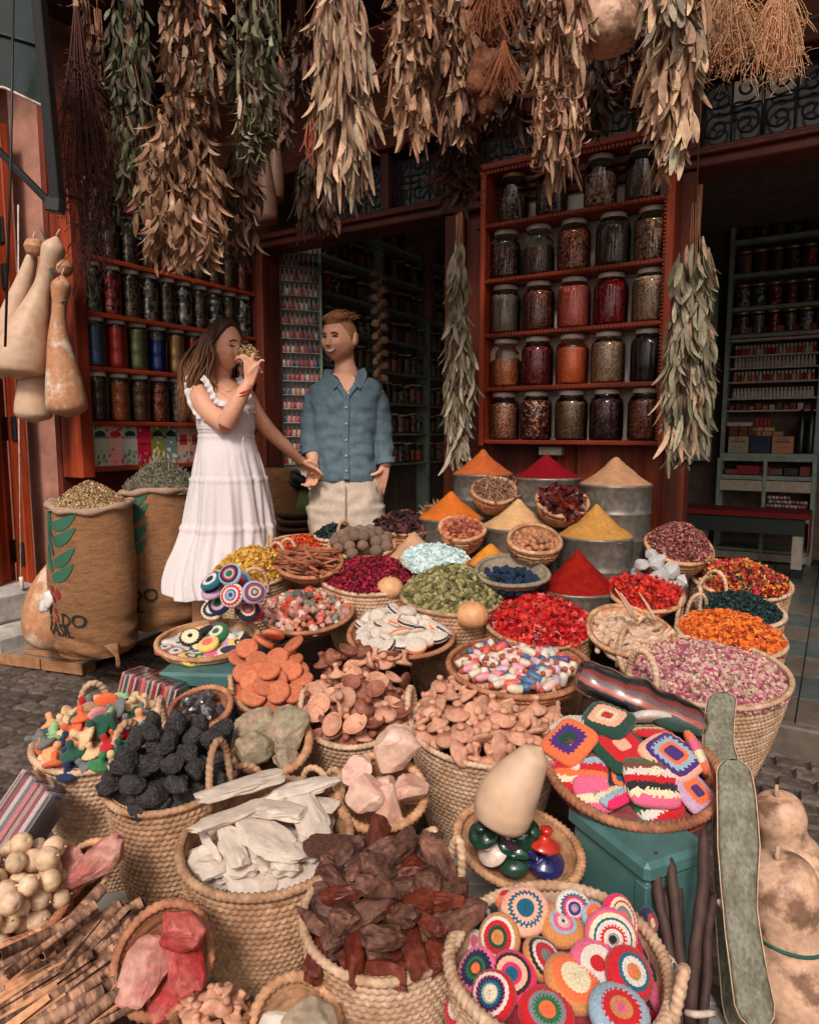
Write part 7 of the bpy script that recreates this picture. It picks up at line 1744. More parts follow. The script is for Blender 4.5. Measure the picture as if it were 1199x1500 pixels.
bundle(735,120,205,80,2.9,110,34,8,['dark','brown'],'dark leaf bundle under the rust coloured sponge',1.)
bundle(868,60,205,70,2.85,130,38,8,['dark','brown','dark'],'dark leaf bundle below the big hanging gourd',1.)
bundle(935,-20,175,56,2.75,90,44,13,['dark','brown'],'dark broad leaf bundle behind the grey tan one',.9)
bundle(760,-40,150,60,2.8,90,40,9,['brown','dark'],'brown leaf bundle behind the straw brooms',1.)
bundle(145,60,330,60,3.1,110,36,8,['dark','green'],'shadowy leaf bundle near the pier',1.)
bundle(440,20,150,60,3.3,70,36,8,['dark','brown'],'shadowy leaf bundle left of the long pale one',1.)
# long vertical sage bundles beside the jar cabinet
bundle(1017,345,690,76,2.80,300,50,9.5,['sage','sage','pale','green'],'long grey green sage bundle right of the jar cabinet',.5,prof=[(0,.45),(.12,.9),(.35,.8),(.6,1.15),(.85,.95),(1,.7)],splay=.35)
tb=MB()
for k in range(26):
    rr=random.Random(k); p0=P(1018+rr.uniform(-6,6),345,2.80); p1=P(1024+rr.uniform(-5,5),270,2.82); tube([p0,p1],.0025,4,mb=tb)
o=link('bundle_stems',tb,M_twig); tag(o,'bare stems tied above the sage bundle','stems',None,'stuff')
bundle(672,350,690,52,3.42,230,42,8,['sage','sage','green'],'long grey green sage bundle left of the jar cabinet',.5,prof=[(0,.25),(.3,.55),(.6,1.1),(.8,.9),(1,.6)],skew=-0,splay=.35)
# twiggy bushes, straw and sponge
def twigs(u,v0,v1,w,Y,n,m,label,spread=1.,r_=.0016,cat='dried stems',heads=None,side=4):
    s=mpp((v0+v1)/2,Y); top=P(u,v0,Y); H=(v1-v0)*s; W_=w*s/2; rr=random.Random(int(u)); mb=MB()
    for k in range(n):
        a=rr.uniform(0,2*PI); q=rr.random()**.6; x1=W_*q*math.cos(a); y1=W_*.7*q*math.sin(a); L_=H*rr.uniform(.5,1.)
        pts=[(x1*.1,y1*.1,0),(x1*.5,y1*.5,-L_*.4),(x1*spread,y1*spread,-L_*.8),(x1*spread*1.15+rr.uniform(-.02,.02),y1,-L_)]
        c=curve(pts,8); tube(c,[r_]*8,3,mb=mb,caps=False)
        for j in range(side):
            p=c[rr.randrange(2,8)]; e=p+Vector((rr.uniform(-.04,.04),rr.uniform(-.03,.03),rr.uniform(-.05,.01))); tube([p,(p+e)/2+Vector((0,0,.004)),e],[r_*.8]*3,3,mb=mb,caps=False)
    t=thing('dried_stem_bunch',label,cat,T(top),'dried stem bunches under the ceiling'); o=link('stems',mb,m,t); o['kind']='stuff'
    if heads:
        hb=MB(); k=heads[0]; pos=np.stack([rng.normal(0,W_*.45,k),rng.normal(0,W_*.3,k),-H*rng.uniform(.35,.95,k)],-1); scatter(hb,*OCT,pos,rng.uniform(.006,.012,k),pick([heads[1]],k,.3)); o=link('seed_heads',hb,M_stuff,t); o['kind']='stuff'
    tube([(0,0,0),(0,0,.3)],.003,4)
    return t
M_straw=mat('dry_straw',s2l((222,170,126)),.75,.15,20,objvar=.1); M_strawd=mat('rust_straw',s2l((150,88,54)),.8,.15,20)
twigs(1066,-50,108,96,2.45,150,M_straw,'bunch of fine golden straw stems at the top right',1.2,.0013,heads=(260,s2l((196,136,92))))
twigs(1146,-50,112,70,2.45,130,M_straw,'second bunch of golden straw stems at the right edge',1.1,.0013,heads=(240,s2l((190,128,86))))
twigs(722,-40,60,90,2.5,110,M_strawd,'rust brown straw broom at the top beside the tan leaves',.9,.0016,side=1)
twigs(738,60,140,44,2.48,90,M_strawd,'short fan shaped straw brush above the rust sponge',1.2,.0016,side=0)
twigs(112,10,380,70,2.78,70,M_twigd,'dark red thorny twig bunch in front of the pier',1.1,.0020,side=14)
twigs(125,330,440,60,3.1,16,M_twigd,'bare dark twigs sticking out below the thorny bunch',1.5,.0016,side=5)
twigs(455,150,245,20,2.62,20,mat('red_pod',s2l((150,70,48)),.6,.1),'thin reddish dried pods left of the long pale bundle',1.1,.003,side=0)
sp=rock(31,ax=(1.15,.8,1.3),cuts=2,size=.060,sub=4,rough=.3,smooth=True,fine=.12,fsc=9); o=link('dried_sponge',sp,mat('rust_sponge',s2l((118,70,46)),.95,.2,30,1.,70,col2=s2l((74,40,28)),bdist=.008),None,T(P(712,112,2.54))@Sc(1,1,1.25)); tag(o,'rust coloured fibrous dried mass hanging below the straw brooms','sponge')
# garlic-like hanging slices inside
for k in range(26):
    v=400+k*6.2; u=556+8*math.sin(k*2.1)+(k%3-1)*7
    o=link('dried_fruit',ICO_ME if False else (JS.setdefault('df',rock(3,ax=(1,.5,.9),cuts=3,size=.036,sub=2,rough=.1,smooth=True).mesh('dried_fruit'))),None,None,T(P(u,v,4.9+.02*(k%4)))@Rz(k)); 
    if not JS['df'].materials: JS['df'].materials.append(mat('tan_fruit_slice',s2l((150,112,84)),.8,.15,20,objvar=.3))
    tag(o,'round dried fruit slice, %s from the top of the string behind the man'%NO[k],'dried fruit','dried fruit slices on the string inside')

# ================================================================ awning and its frame, upper left
M_canvas=mat('dark_green_canvas',s2l((44,52,51)),.85,.08,8,.25,60)
aw=thing('awning','dark green canvas awning with pale piping at the top left corner','awning',T(P(0,60,2.3)))
o_=P(0,60,2.3)
rows=[(-60,[(-80,2.5),(0,2.42),(52,2.36)]),(45,[(-80,2.45),(0,2.38),(56,2.34)]),(62,[(-80,2.42),(0,2.36),(57,2.33)]),(128,[(-80,2.40),(0,2.32),(40,2.31),(61,2.30)])]
V=[];n_=24;m_=20
for j in range(m_):
    fv=j/(m_-1)
    for i in range(n_):
        fu=i/(n_-1); u=-80+138*fu+ (6*fv); vend=128+ 28*max(0,(fu-.58)/.42); v=-80+(vend+80)*fv; Y=2.44-.12*fv+.012*math.sin(fu*14)*fv
        V.append(P(u,v,Y)-o_)
mb=MB(); mb.add([tuple(q) for q in V],gridF(n_,m_,False)); link('canvas',mb,M_canvas,aw)
e=[Vector(q) for q in V[-n_:]]; link('piping',tube(e,.004,6),mat('pale_cord'),aw)
e=[Vector(V[i+n_*12])+Vector((0,-.006,0)) for i in range(n_)]; link('seam_fold',tube(e,.007,6,flat=.5),mat('grey_green_band',s2l((66,76,73)),.85),aw)
fr=thing('steel_support','black square steel arm of the awning with a diagonal brace','frame',T(P(90,300,2.32)))
o_=P(90,300,2.32)
def bar(a,b_,w_,m,nm,parent):
    d=(b_-a); M=T(a)@d.to_track_quat('Z','Y').to_matrix().to_4x4(); link(nm,bbox(-w_/2,w_/2,-w_/2,w_/2,0,d.length,.003),m,parent,M)
bar(P(52,-60,2.28)-o_,P(86,308,2.32)-o_,.034,M_black,'steel_arm',fr); bar(P(-10,212,2.5)-o_,P(74,298,2.33)-o_,.02,M_black,'brace',fr); bar(P(70,300,2.30)-o_,P(92,303,2.30)-o_,.042,M_black,'joint_block',fr)
o=link('awning_rod',tube([P(21,-60,2.25),P(16,250,2.25),P(8,508,2.25)],.0045,6),M_black); tag(o,'thin vertical black crank rod at the left edge','rod')
# ================================================================ people
def remesh(mb,vox,nm,smooth=2,disp=None):
    me=mb.mesh('tmp') if isinstance(mb,MB) else mb
    o=bpy.data.objects.new('tmp',me); COL.objects.link(o)
    r_=o.modifiers.new('r','REMESH'); r_.mode='VOXEL'; r_.voxel_size=vox
    if smooth: s_=o.modifiers.new('s','SMOOTH'); s_.iterations=smooth; s_.factor=.6
    bpy.context.view_layer.update(); out=bpy.data.meshes.new_from_object(o.evaluated_get(bpy.context.evaluated_depsgraph_get())); bpy.data.objects.remove(o); out.name=nm
    if disp:
        n=len(out.vertices); co=np.zeros(n*3); out.vertices.foreach_get('co',co); co=co.reshape(-1,3); no=np.zeros(n*3); out.vertices.foreach_get('normal',no); no=no.reshape(-1,3)
        out.vertices.foreach_set('co',(co+no*disp(co)[:,None]).ravel())
    out.polygons.foreach_set('use_smooth',np.ones(len(out.polygons),bool)); out.update(); return out
def limb(mb,pts,rad,n=28,seg=18,flat=1.):
    c=curve(pts,n); k=np.linspace(0,1,len(rad)); rr=np.interp(np.linspace(0,1,n),k,rad); return tube(c,rr,seg,mb=mb,flat=flat)
def loftz(mb,secs,seg=40,dens=6,p=2.3,func=None):
    """stack of horizontal superellipses (cx,cy,z,rx,ry,rot)"""
    S=np.array([list(s)+[0]*(6-len(s)) for s in secs],float); n=(len(S)-1)*dens+1; x=np.linspace(0,len(S)-1,n)
    A=[np.array([float(v) for v in _cr(S[:,j],x)]) for j in range(6)]; th=np.linspace(0,2*PI,seg,endpoint=False); V=[]
    for k in range(n):
        c,s=np.cos(th),np.sin(th); q=(np.abs(c)**p+np.abs(s)**p)**(-1/p); X=A[3][k]*q*c; Y_=A[4][k]*q*s
        if func is not None: f=func(th,x[k]/(len(S)-1)); X=X*f;Y_=Y_*f
        r_=A[5][k]; V.append(np.stack([A[0][k]+X*math.cos(r_)-Y_*math.sin(r_),A[1][k]+X*math.sin(r_)+Y_*math.cos(r_),np.full(seg,A[2][k])],-1))
    V=np.concatenate(V); i=np.arange(seg); c0=len(V); V=np.vstack([V,[[A[0][0],A[1][0],A[2][0]],[A[0][-1],A[1][-1],A[2][-1]]]])
    return mb.add(V,[gridF(seg,n),np.stack([np.full(seg,c0),(i+1)%seg,i],-1),np.stack([np.full(seg,c0+1),(n-1)*seg+i,(n-1)*seg+(i+1)%seg],-1)])
def _cr(y,x):
    n=len(y)
    for t in x:
        j=min(int(t),n-2); f=t-j; a=y[max(j-1,0)];b=y[j];c=y[j+1];d=y[min(j+2,n-1)]
        yield .5*((2*b)+(c-a)*f+(2*a-5*b+4*c-d)*f*f+(3*b-a-3*c+d)*f**3)
def g_(x,m,s): return np.exp(-((x-m)/s)**2)
def head_def(D,fem=False,smile=0.,s=1.):
    x,y,z=D[:,0],D[:,1],D[:,2]; X=x*.073; Y=y*.094; Z=z*.113
    t=np.clip(-z,0,1); X=X*(1-(.34 if fem else .17)*t**2.0); bk=np.clip(y,0,1)
    Y=Y-bk*.094*.62*t; Z=Z+bk*.035*t; fr=np.clip(-y,0,1)
    X=X*(1-.05*np.clip(z,0,1)); Y=Y+ fr*.010*np.clip(z-.35,0,1)
    f=fr**.5
    d=.030*g_(x,0,.135)*np.where(z>-.24, np.clip((.26-z)/.48,0,1)**1.25, g_(z,-.24,.055))*(z<.27)
    d+=.006*g_(x,0,.10)*g_(z,-.24,.08)
    d+=.004*g_(z,.24,.10)*g_(np.abs(x),.28,.25)
    d-=.014*g_(np.abs(x),.36,.15)*g_(z,.09,.10)
    d+=(.006+.004*smile)*g_(np.abs(x),.50,.20)*g_(z,-.20,.20)
    d+=.0065*g_(x,0,.30)*g_(z,-.46,.10) - .005*g_(x,0,.24+.1*smile)*g_(z,-.455,.025)
    d+=(.012 if not fem else .009)*g_(x,0,.26)*g_(z,-.86,.20) - .003*g_(x,0,.3)*g_(z,-.64,.07)
    return np.stack([X,Y-d*f,Z],-1)*s
def dirs(az,el):
    return np.stack([np.sin(az)*np.cos(el),-np.cos(az)*np.cos(el),np.sin(el)],-1)   # az 0 = face
def head_mesh(M,fem,smile,s=1.,mb=None):
    mb=mb or MB(); n,m=96,72; az=np.linspace(-PI,PI,n,endpoint=False); el=np.linspace(-PI/2+.001,PI/2-.001,m)
    A,E=np.meshgrid(az,el); V=head_def(dirs(A.ravel(),E.ravel()),fem,smile,s); A_=np.array(M); V=V@A_[:3,:3].T+A_[:3,3]; i=np.arange(n)
    c0=len(V); V=np.vstack([V,V[:n].mean(0)[None],V[-n:].mean(0)[None]])
    mb.add(V,[gridF(n,m),np.stack([np.full(n,c0),(i+1)%n,i],-1),np.stack([np.full(n,c0+1),(m-1)*n+i,(m-1)*n+(i+1)%n],-1)]); return mb
def onface(M,x,z,fem,smile=0,off=.001,s=1.):
    y=-math.sqrt(max(0,1-x*x-z*z)); p=head_def(np.array([[x,y,z]]),fem,smile,s)[0]; return M@Vector((p[0],p[1]-off,p[2]))
def ear(mb,M,side,s=1.):
    V,F=ICO[3]; V=V*np.array([.010,.021,.035])*s; V[:,0]+= side*.004*(V[:,1]>0); A=np.array(M@T(side*.074*s,.010*s,.002*s)@Rz(side*.35)@Rx(-.15)); return mb.add(V@A[:3,:3].T+A[:3,3],F)
def scalp(M,low,thick,fem,s=1.,n=110,m=46,lift=None,seed=0,strand=.0016):
    """hair cap: low(az) lowest elevation, thick(az,f) thickness"""
    az=np.linspace(-PI,PI,n,endpoint=False); V=[];
    for k in range(m):
        f=k/(m-1); lo=low(az); e=lo+(PI/2-.02-lo)*f; D=dirs(az,e); B_=head_def(D,fem,0,s); N=D
        t_=thick(az,np.full(n,f))*np.minimum(1,f*7+.12)+strand*np.sin(az*52+3*np.sin(az*7+seed)+2*math.sin(f*4))*(f<.9)
        q=B_+N*t_[:,None]*s
        if lift is not None: q[:,2]+=lift(az,e)*s
        V.append(q)
    V=np.concatenate(V); A=np.array(M); V=V@A[:3,:3].T+A[:3,3]; mb=MB(); c0=len(V); i=np.arange(n); V=np.vstack([V,V[-n:].mean(0)[None]]); mb.add(V,[gridF(n,m),np.stack([np.full(n,c0),(m-1)*n+i,(m-1)*n+(i+1)%n],-1)]); return mb
def hand(mb,wr,fwd,side,fing,thumb,s=1.,rp=.012):
    """wr wrist point, fwd unit palm direction, side unit direction little finger -> index, fing: 4 lists of 3 joint offsets from the knuckle, thumb: 3 points"""
    fwd=fwd.normalized(); side=(side-fwd*side.dot(fwd)).normalized(); kn=[]
    for k in range(4):
        q=wr+fwd*(.088-.006*abs(k-1.2))*s+side*(.031-.0205*k)*s; kn.append(q)
        limb(mb,[wr-fwd*.012*s+side*(.012-.008*k)*s, wr+fwd*.045*s+side*(.024-.016*k)*s, q],[.013*s,.0135*s,.0105*s],12,12)
        pts=[q]+[q+Vector(d)*s for d in fing[k]]; limb(mb,pts,[.0098*s,.0088*s,.0082*s,.0068*s][:len(pts)],14,10)
    limb(mb,[wr+fwd*.018*s+side*.016*s]+[wr+Vector(d)*s for d in thumb],[.014*s,.012*s,.010*s,.0075*s][:len(thumb)+1],12,10)
M_skinm=mat('skin_tanned_man',s2l((222,162,132)),.5,.05,14,.10,160,spec=.35); M_skinw=mat('skin_tanned_woman',s2l((216,156,126)),.48,.05,14,.08,160,spec=.35)
for m_ in (M_skinm,M_skinw):
    b_=m_.node_tree.nodes['Principled BSDF']; b_.inputs['Subsurface Weight'].default_value=.08; b_.inputs['Subsurface Radius'].default_value=(.02,.008,.004); b_.inputs['Subsurface Scale'].default_value=.5
M_denim=mat('blue_chambray',s2l((98,118,128)),.9,.08,40,.35,260,col2=s2l((82,102,114)),c2amt=.6); M_linen=mat('cream_linen',s2l((206,186,166)),.9,.05,20,.35,200,col2=s2l((190,168,148)),c2amt=.5)
M_hairm=mat('blond_brown_hair',s2l((176,124,80)),.55,.25,26,.4,80,col2=s2l((116,76,48)),c2amt=.8); M_hairside=mat('short_side_hair',s2l((160,112,78)),.7,.2,40,.5,160); M_stub=mat('beard_stubble',s2l((188,128,98)),.7,.2,60,.5,240,col2=s2l((222,162,132)),c2amt=.7)
M_tooth=mat('teeth',s2l((212,196,180)),.3,.02); M_lip=mat('lips',s2l((176,98,82)),.5,.05); M_brow=mat('eyebrow',s2l((96,62,42)),.8,.1); M_eye=mat('dark_eye',s2l((44,30,26)),.2,.05); M_white_dr=mat('white_cotton',s2l((218,206,204)),.9,.03,20,.25,160)
# ---------------------------------------------------------------- man
YM=3.55
def m_(u,v,dy=0): return P(u,v,YM+dy)
sm=mpp(600,YM)
foot=P(506,700,YM); M0=T(foot.x,YM,0)
man=thing('person','man in a blue button shirt and cream trousers smiling at the woman, hand in pocket','person',M0)
I0=M0.inverted()
def ps(me,nm,m,par=man,inv=None): o=link(nm,me,m,par,(inv or I0)); return o
HM=T(m_(497,498,-.02))@Rz(R(-25))@Rx(R(5))@Sc(1.14,1.08,.985)
b=MB(); head_mesh(HM,False,1.,.99,b); ear(b,HM,1); ear(b,HM,-1)
limb(b,[m_(503,514,.015),m_(505,535,.01),m_(507,560,.02)],[.048,.052,.080],14,24)
loftz(b,[(m_(506,705).x,YM,m_(506,705).z,.15,.09),(m_(506,660).x,YM,m_(506,660).z,.13,.09),(m_(506,610).x,YM,m_(506,610).z,.15,.10),(m_(507,575).x,YM,m_(507,575).z,.165,.10),(m_(508,556).x,YM,m_(508,556).z,.12,.075)])
limb(b,[m_(470,574),m_(460,600,-.0),m_(455,625,-.02),m_(456,655,-.05),m_(459,678,-.10)],[.055,.05,.042,.038,.027])
limb(b,[m_(546,574),m_(554,605),m_(559,635),m_(563,665,-.02),m_(564,684,-.04)],[.055,.05,.042,.035,.027])
# right hand reaching to the joined hands
W1=m_(459,678,-.10)
hand(b,W1,Vector((-.05,-.25,-1)),Vector((.8,-.5,0)),[[(.0,-.02,-.02),(-.012,-.04,-.035),(-.03,-.045,-.03)]]*4,[(.02,-.03,-.02),(.012,-.055,-.04),(-.005,-.07,-.055)],.95)
W2=m_(564,684,-.04)
hand(b,W2,Vector((-.35,-.15,-1)),Vector((-.8,-.4,.2)),[[(-.006,.0,-.03),(-.01,.01,-.055),(-.012,.02,-.07)]]*4,[(-.03,-.035,-.025),(-.055,-.05,-.036),(-.082,-.05,-.040)],.95)
for sx in (-1,1): limb(b,[Vector((foot.x+sx*.085,YM,.80)),Vector((foot.x+sx*.10,YM,.48)),Vector((foot.x+sx*.105,YM+.02,.09))],[.085,.055,.04])
for sx in (-1,1): limb(b,[Vector((foot.x+sx*.105,YM+.04,.05)),Vector((foot.x+sx*.115,YM-.08,.04)),Vector((foot.x+sx*.12,YM-.16,.03))],[.04,.042,.028])
ps(remesh(b,.0052,'body',2),'body',M_skinm)
# shirt
def fold(a1,k1,seed):
    def f(co):
        z=co[:,2]; x=co[:,0]; y=co[:,1]
        w1=np.array([noise.noise(Vector((a*7+seed,b_*7,c*3.0))) for a,b_,c in co]); w2=np.array([noise.noise(Vector((a*16+seed,b_*16,c*26.))) for a,b_,c in co]); w3=np.array([noise.noise(Vector((a*22+c*14+seed,b_*12,c*11.-a*12))) for a,b_,c in co])
        return a1*(w1*1.2+w2*k1+w3*.7)
    return f
s_=MB()
def sec(v,ul,ur,ry,dy=0): 
    a,c=m_(ul,v,dy),m_(ur,v,dy); return ((a.x+c.x)/2,YM+dy,a.z,(c.x-a.x)/2,ry)
loftz(s_,[sec(705,458,556,.125),sec(690,458,554,.128),sec(660,461,551,.125),sec(625,459,553,.130),sec(598,456,556,.135),sec(580,453,559,.13),sec(567,455,559,.115),sec(556,470,545,.095),sec(549,486,528,.08,.01)],p=2.4)
limb(s_,[m_(473,572,.0),m_(462,590),m_(455,618,-.01),m_(454,642,-.03),m_(456,663,-.05)],[.058,.060,.055,.050,.048],30,22)
limb(s_,[m_(542,572,.0),m_(551,590),m_(559,622,-.0),m_(562,650,-.01),m_(565,678,-.03)],[.058,.060,.054,.048,.045],30,22)
sh=remesh(s_,.0065,'shirt',3,fold(.010,.8,2.)); ps(sh,'shirt',M_denim)
# open V neck: skin patch proud of the shirt with collar round it
vn=MB(); 
vp=[(493,547,-.085),(504,552,-.098),(506,560,-.112),(507,570,-.126),(507,577,-.134)]; V=[]
for (u,v,dy),hw in zip(vp,(10,13,10,6,1)):
    for q in (-1,-.5,0,.5,1): V.append(tuple(m_(u+3+q*hw,v,dy-.012-.004*(1-q*q))))
vn.add(V,gridF(5,5,False)); ps(vn,'chest_skin',M_skinm)
def flap(pts,w_,nm,m,par=man,th=.006,inv=None,nrm=Vector((0,-1,0))):
    c=curve(pts,20); V=[]
    for k,p in enumerate(c):
        t_=(c[min(k+1,19)]-c[max(k-1,0)]).normalized(); sd_=t_.cross(nrm).normalized()*w_/2*(1 if k<15 else 1-.0*(k-15)); nn=nrm*th
        for a,b_ in ((-1,0),(1,0),(1,1),(-1,1)): V.append(tuple(p+sd_*a+nn*b_))
    mb=MB(); mb.add(V,[gridF(4,20),np.array([[0,1,2,3],[79,78,77,76]])],None,False); o=link(nm,mb,m,par,inv or I0); return o
flap([m_(482,541,.02),m_(480,549,-.05),m_(487,560,-.105),m_(493,566,-.13)],.042,'collar',M_denim); flap([m_(528,541,.02),m_(531,549,-.05),m_(527,559,-.10),m_(522,566,-.128)],.042,'collar',M_denim)
flap([m_(492,560,-.118),m_(500,570,-.135),m_(506,580,-.142)],.02,'shirt_front_edge',M_denim); flap([m_(524,560,-.116),m_(516,570,-.135),m_(509,580,-.142)],.02,'shirt_front_edge',M_denim)
flap([m_(507,578,-.143),m_(507,600,-.143),m_(506,630,-.139),m_(506,660,-.134),m_(507,702,-.136)],.028,'button_placket',M_denim,th=.004)
for v,dy in ((573,-.145),(597,-.149),(621,-.146),(645,-.142),(668,-.141),(690,-.141)):
    bt=lathe([(1e-4,0),(.006,0),(.0062,.002),(1e-4,.0025)],12); bt.xf(T(m_(507,v,dy))@Rx(PI/2)); ps(bt,'button',M_lid if False else mat('tan_button',s2l((196,160,130)),.5,.05))
for (a,c,r_) in (((455,657,-.045),(456,665,-.052),.052),((564,672,-.026),(565,680,-.032),.049)): mb=MB(); limb(mb,[m_(*a),m_(*c)],[r_,r_*.99],8,24); ps(mb,'rolled_cuff',M_denim)
# trousers
t_=MB(); 
loftz(t_,[sec(785,455,556,.12),sec(760,454,557,.128),sec(735,454,559,.13),sec(712,456,558,.122),sec(698,461,553,.115)],p=2.5)
for ua,ub_,sx in ((480,482,-1),(531,531,1)): limb(t_,[m_(ua,740),m_(ub_,800),m_(ub_+sx*3,900),m_(ub_+sx*5,980)],[.115,.105,.088,.075],24,24)
ps(remesh(t_,.008,'trousers',3,fold(.008,.9,6.)),'trousers',M_linen)
flap([m_(506,712,-.135),m_(506,735,-.141),m_(506,765,-.137),m_(507,785,-.13)],.006,'trouser_seam',mat('linen_shadow_seam',s2l((150,128,108)),.9),th=.002)
flap([m_(548,702,-.108),m_(553,712,-.10),m_(557,724,-.075)],.010,'pocket_edge',M_linen,th=.005)
# face details
def fl(M,pts,fem,r_,nm,m,par,inv,smile=0,off=.0015,flat=1.,s=1.):
    c=[onface(M,x,z,fem,smile,off,s) for x,z in pts]; c=curve(c,14); rr=[r_*math.sin(PI*(k+1.5)/17)**.6 for k in range(14)]; mb=tube(c,rr,8,flat=flat); return link(nm,mb,m,par,inv)
for sx in (-1,1):
    fl(HM,[(sx*.16,.245),(sx*.34,.29),(sx*.54,.225)],False,.0042,'eyebrow',M_brow,man,I0,1)
    fl(HM,[(sx*.22,.115),(sx*.34,.14),(sx*.48,.105)],False,.0042,'eye',M_eye,man,I0,1,.001)
    fl(HM,[(sx*.24,.125),(sx*.35,.165),(sx*.50,.12)],False,.0022,'eyelid',M_brow,man,I0,1,.002)
fl(HM,[(-.34,-.40),(-.16,-.475),(0,-.50),(.16,-.475),(.34,-.40)],False,.0100,'smile',mat('smile_lip',s2l((186,112,90)),.5,.05),man,I0,1,.001)
fl(HM,[(-.27,-.42),(-.13,-.468),(0,-.485),(.13,-.468),(.27,-.42)],False,.0078,'teeth',M_tooth,man,I0,1,.0062)
for sx in (-1,1): fl(HM,[(sx*.05,-.275),(sx*.11,-.29)],False,.0025,'nostril',M_brow,man,I0,1,.002)
low=lambda az: np.where(np.abs(az)<.75,.62+.05*np.cos(az*4),np.where(np.abs(az)<1.35,.25,-.35-.18*np.clip(np.abs(az)-1.35,0,1)))
low_s=lambda az: np.interp(np.abs(az),[0,.55,.85,1.15,1.3,1.55,1.75,2.2,PI],[.80,.80,.62,.30,-.02,-.05,-.45,-.62,-.62])
ps(scalp(HM,low_s,lambda az,f:.004+.010*f,False,.99,seed=1,strand=.0006),'side_hair',M_hairside)
lowt=lambda az: np.interp(np.abs(az),[0,.5,.9,1.4,2.2,PI],[.74,.74,.80,.86,.80,.70])
ps(scalp(HM,lowt,lambda az,f:.024+.016*np.cos(az)*(1-f),False,.99,seed=2),'top_hair',M_hairm)
q_=MB(); rr=random.Random(5)
for k in range(320):
    az=rr.uniform(-1.1,1.1) if k<110 else rr.uniform(-PI,PI); el=rr.uniform(.78,1.45); D=dirs(np.array([az]),np.array([el])); p=head_def(D,False,0,.99)[0]; p=Vector(p)+Vector(D[0])*.022; n_=Vector(D[0])
    Ln_=rr.uniform(.022,.036); back=Vector((rr.gauss(.25,.2),1.0,.05)); pts=[p,p+n_*Ln_*.38+back*Ln_*.25,p+n_*Ln_*.42+back*Ln_*.9]
    tube([HM@a for a in curve(pts,5)],[.0024,.0024,.002,.0016,.0008],4,mb=q_)
ps(q_,'hair_tufts',M_hairm)['kind']='stuff'
# stubble shell on the jaw
n,mm=60,16; az=np.linspace(-1.75,1.75,n); V=[]
for k in range(mm):
    f=k/(mm-1); hi=np.interp(np.abs(az),[0,.35,.8,1.3,1.75],[-.78,-.70,-.60,-.42,-.10]); lo=np.full(n,-1.05)+.35*np.clip(np.abs(az)-1.1,0,1); e=lo+(hi-lo)*f; D=dirs(az,e); V.append(head_def(D,False,1,.99)+D*.0014)
V=np.concatenate(V); A=np.array(HM); mb=MB(); mb.add(V@A[:3,:3].T+A[:3,3],gridF(n,mm,False)); ps(mb,'beard_stubble',M_stub)

# ---------------------------------------------------------------- woman
YW=3.10
def w_(u,v,dy=0): return P(u,v,YW+dy)
fw=P(322,800,YW); W0=T(fw.x,YW,0); J0=W0.inverted()
wo_=thing('person','long haired woman in a white tiered dress smelling a bunch of dried flowers','person',W0)
HW=T(w_(329,508,.0))@Rz(R(55))@Rx(R(8))
sw_=.93
b=MB(); head_mesh(HW,True,.6,sw_,b); ear(b,HW,1,sw_); ear(b,HW,-1,sw_)
limb(b,[w_(325,530,.02),w_(323,550,.03),w_(320,572,.04)],[.050,.046,.060],14,24)
def secw(v,ul,ur,ry,dy=0,rot=0.): a,c=w_(ul,v,dy),w_(ur,v,dy); return ((a.x+c.x)/2,YW+dy,a.z,(c.x-a.x)/2,ry,rot)
loftz(b,[secw(720,296,366,.10),secw(660,302,364,.085),secw(620,300,364,.095),secw(595,296,366,.095),secw(575,292,362,.085,.02),secw(562,300,350,.065,.03),secw(555,308,338,.05,.03)])
limb(b,[w_(292,570,-.02),w_(296,588,-.06),w_(312,608,-.10),w_(332,623,-.15)],[.050,.052,.047,.040],24,20)          # right upper arm
limb(b,[w_(330,622,-.15),w_(340,604,-.16),w_(352,582,-.16),w_(365,560,-.15)],[.041,.039,.032,.0235],24,20)      # right forearm
WR=w_(366,557,-.15)
fg=[[(-.018,.0,.022),(-.040,.0,.024),(-.052,.004,.010)],[(-.016,-.004,.026),(-.038,-.004,.032),(-.054,.0,.022)],[(-.004,-.006,.026),(-.004,-.008,.046),(.012,-.01,.046)],[(.010,-.004,.020),(.024,-.006,.026),(.034,-.008,.020)]]
hand(b,WR,Vector((.16,-.02,1)),Vector((-1,-.2,.2)),fg,[(.014,-.006,.050),(.026,-.004,.066),(.040,-.008,.074)],.84)
limb(b,[w_(354,572,.06),w_(366,592,.08),w_(378,612,.09),w_(398,635,.12),w_(420,656,.18),w_(440,676,.26)],[.044,.044,.040,.034,.029,.0225],34,20)
WL=w_(441,677,.27)
hand(b,WL,Vector((.8,.15,-.55)),Vector((.2,-.8,.5)),[[(.020,-.004,-.016),(.032,.004,-.034),(.022,.018,-.044)],[(.022,-.002,-.016),(.034,.006,-.032),(.024,.02,-.042)],[(.020,.0,-.018),(.030,.008,-.034),(.018,.02,-.044)],[(.016,.0,-.018),(.024,.008,-.032),(.012,.02,-.040)]],[(.05,-.02,.008),(.072,-.022,-.002),(.088,-.018,-.018)],.92)
for (ua,ub_,uc,dy) in ((310,300,298,-.05),(345,350,352,.06)): limb(b,[w_(ua,760,dy),w_(ub_,860,dy),w_(uc,930,dy),Vector((w_(uc,930,dy).x,YW+dy,.09))],[.075,.055,.045,.035],24,18)
for (uc,dy) in ((298,-.05),(352,.06)): x=w_(uc,930,dy).x; limb(b,[Vector((x-.02,YW+dy,.05)),Vector((x+.08,YW+dy-.03,.04)),Vector((x+.15,YW+dy-.05,.028))],[.036,.036,.022])
link('body',remesh(b,.005,'body',2),M_skinw,wo_,J0)
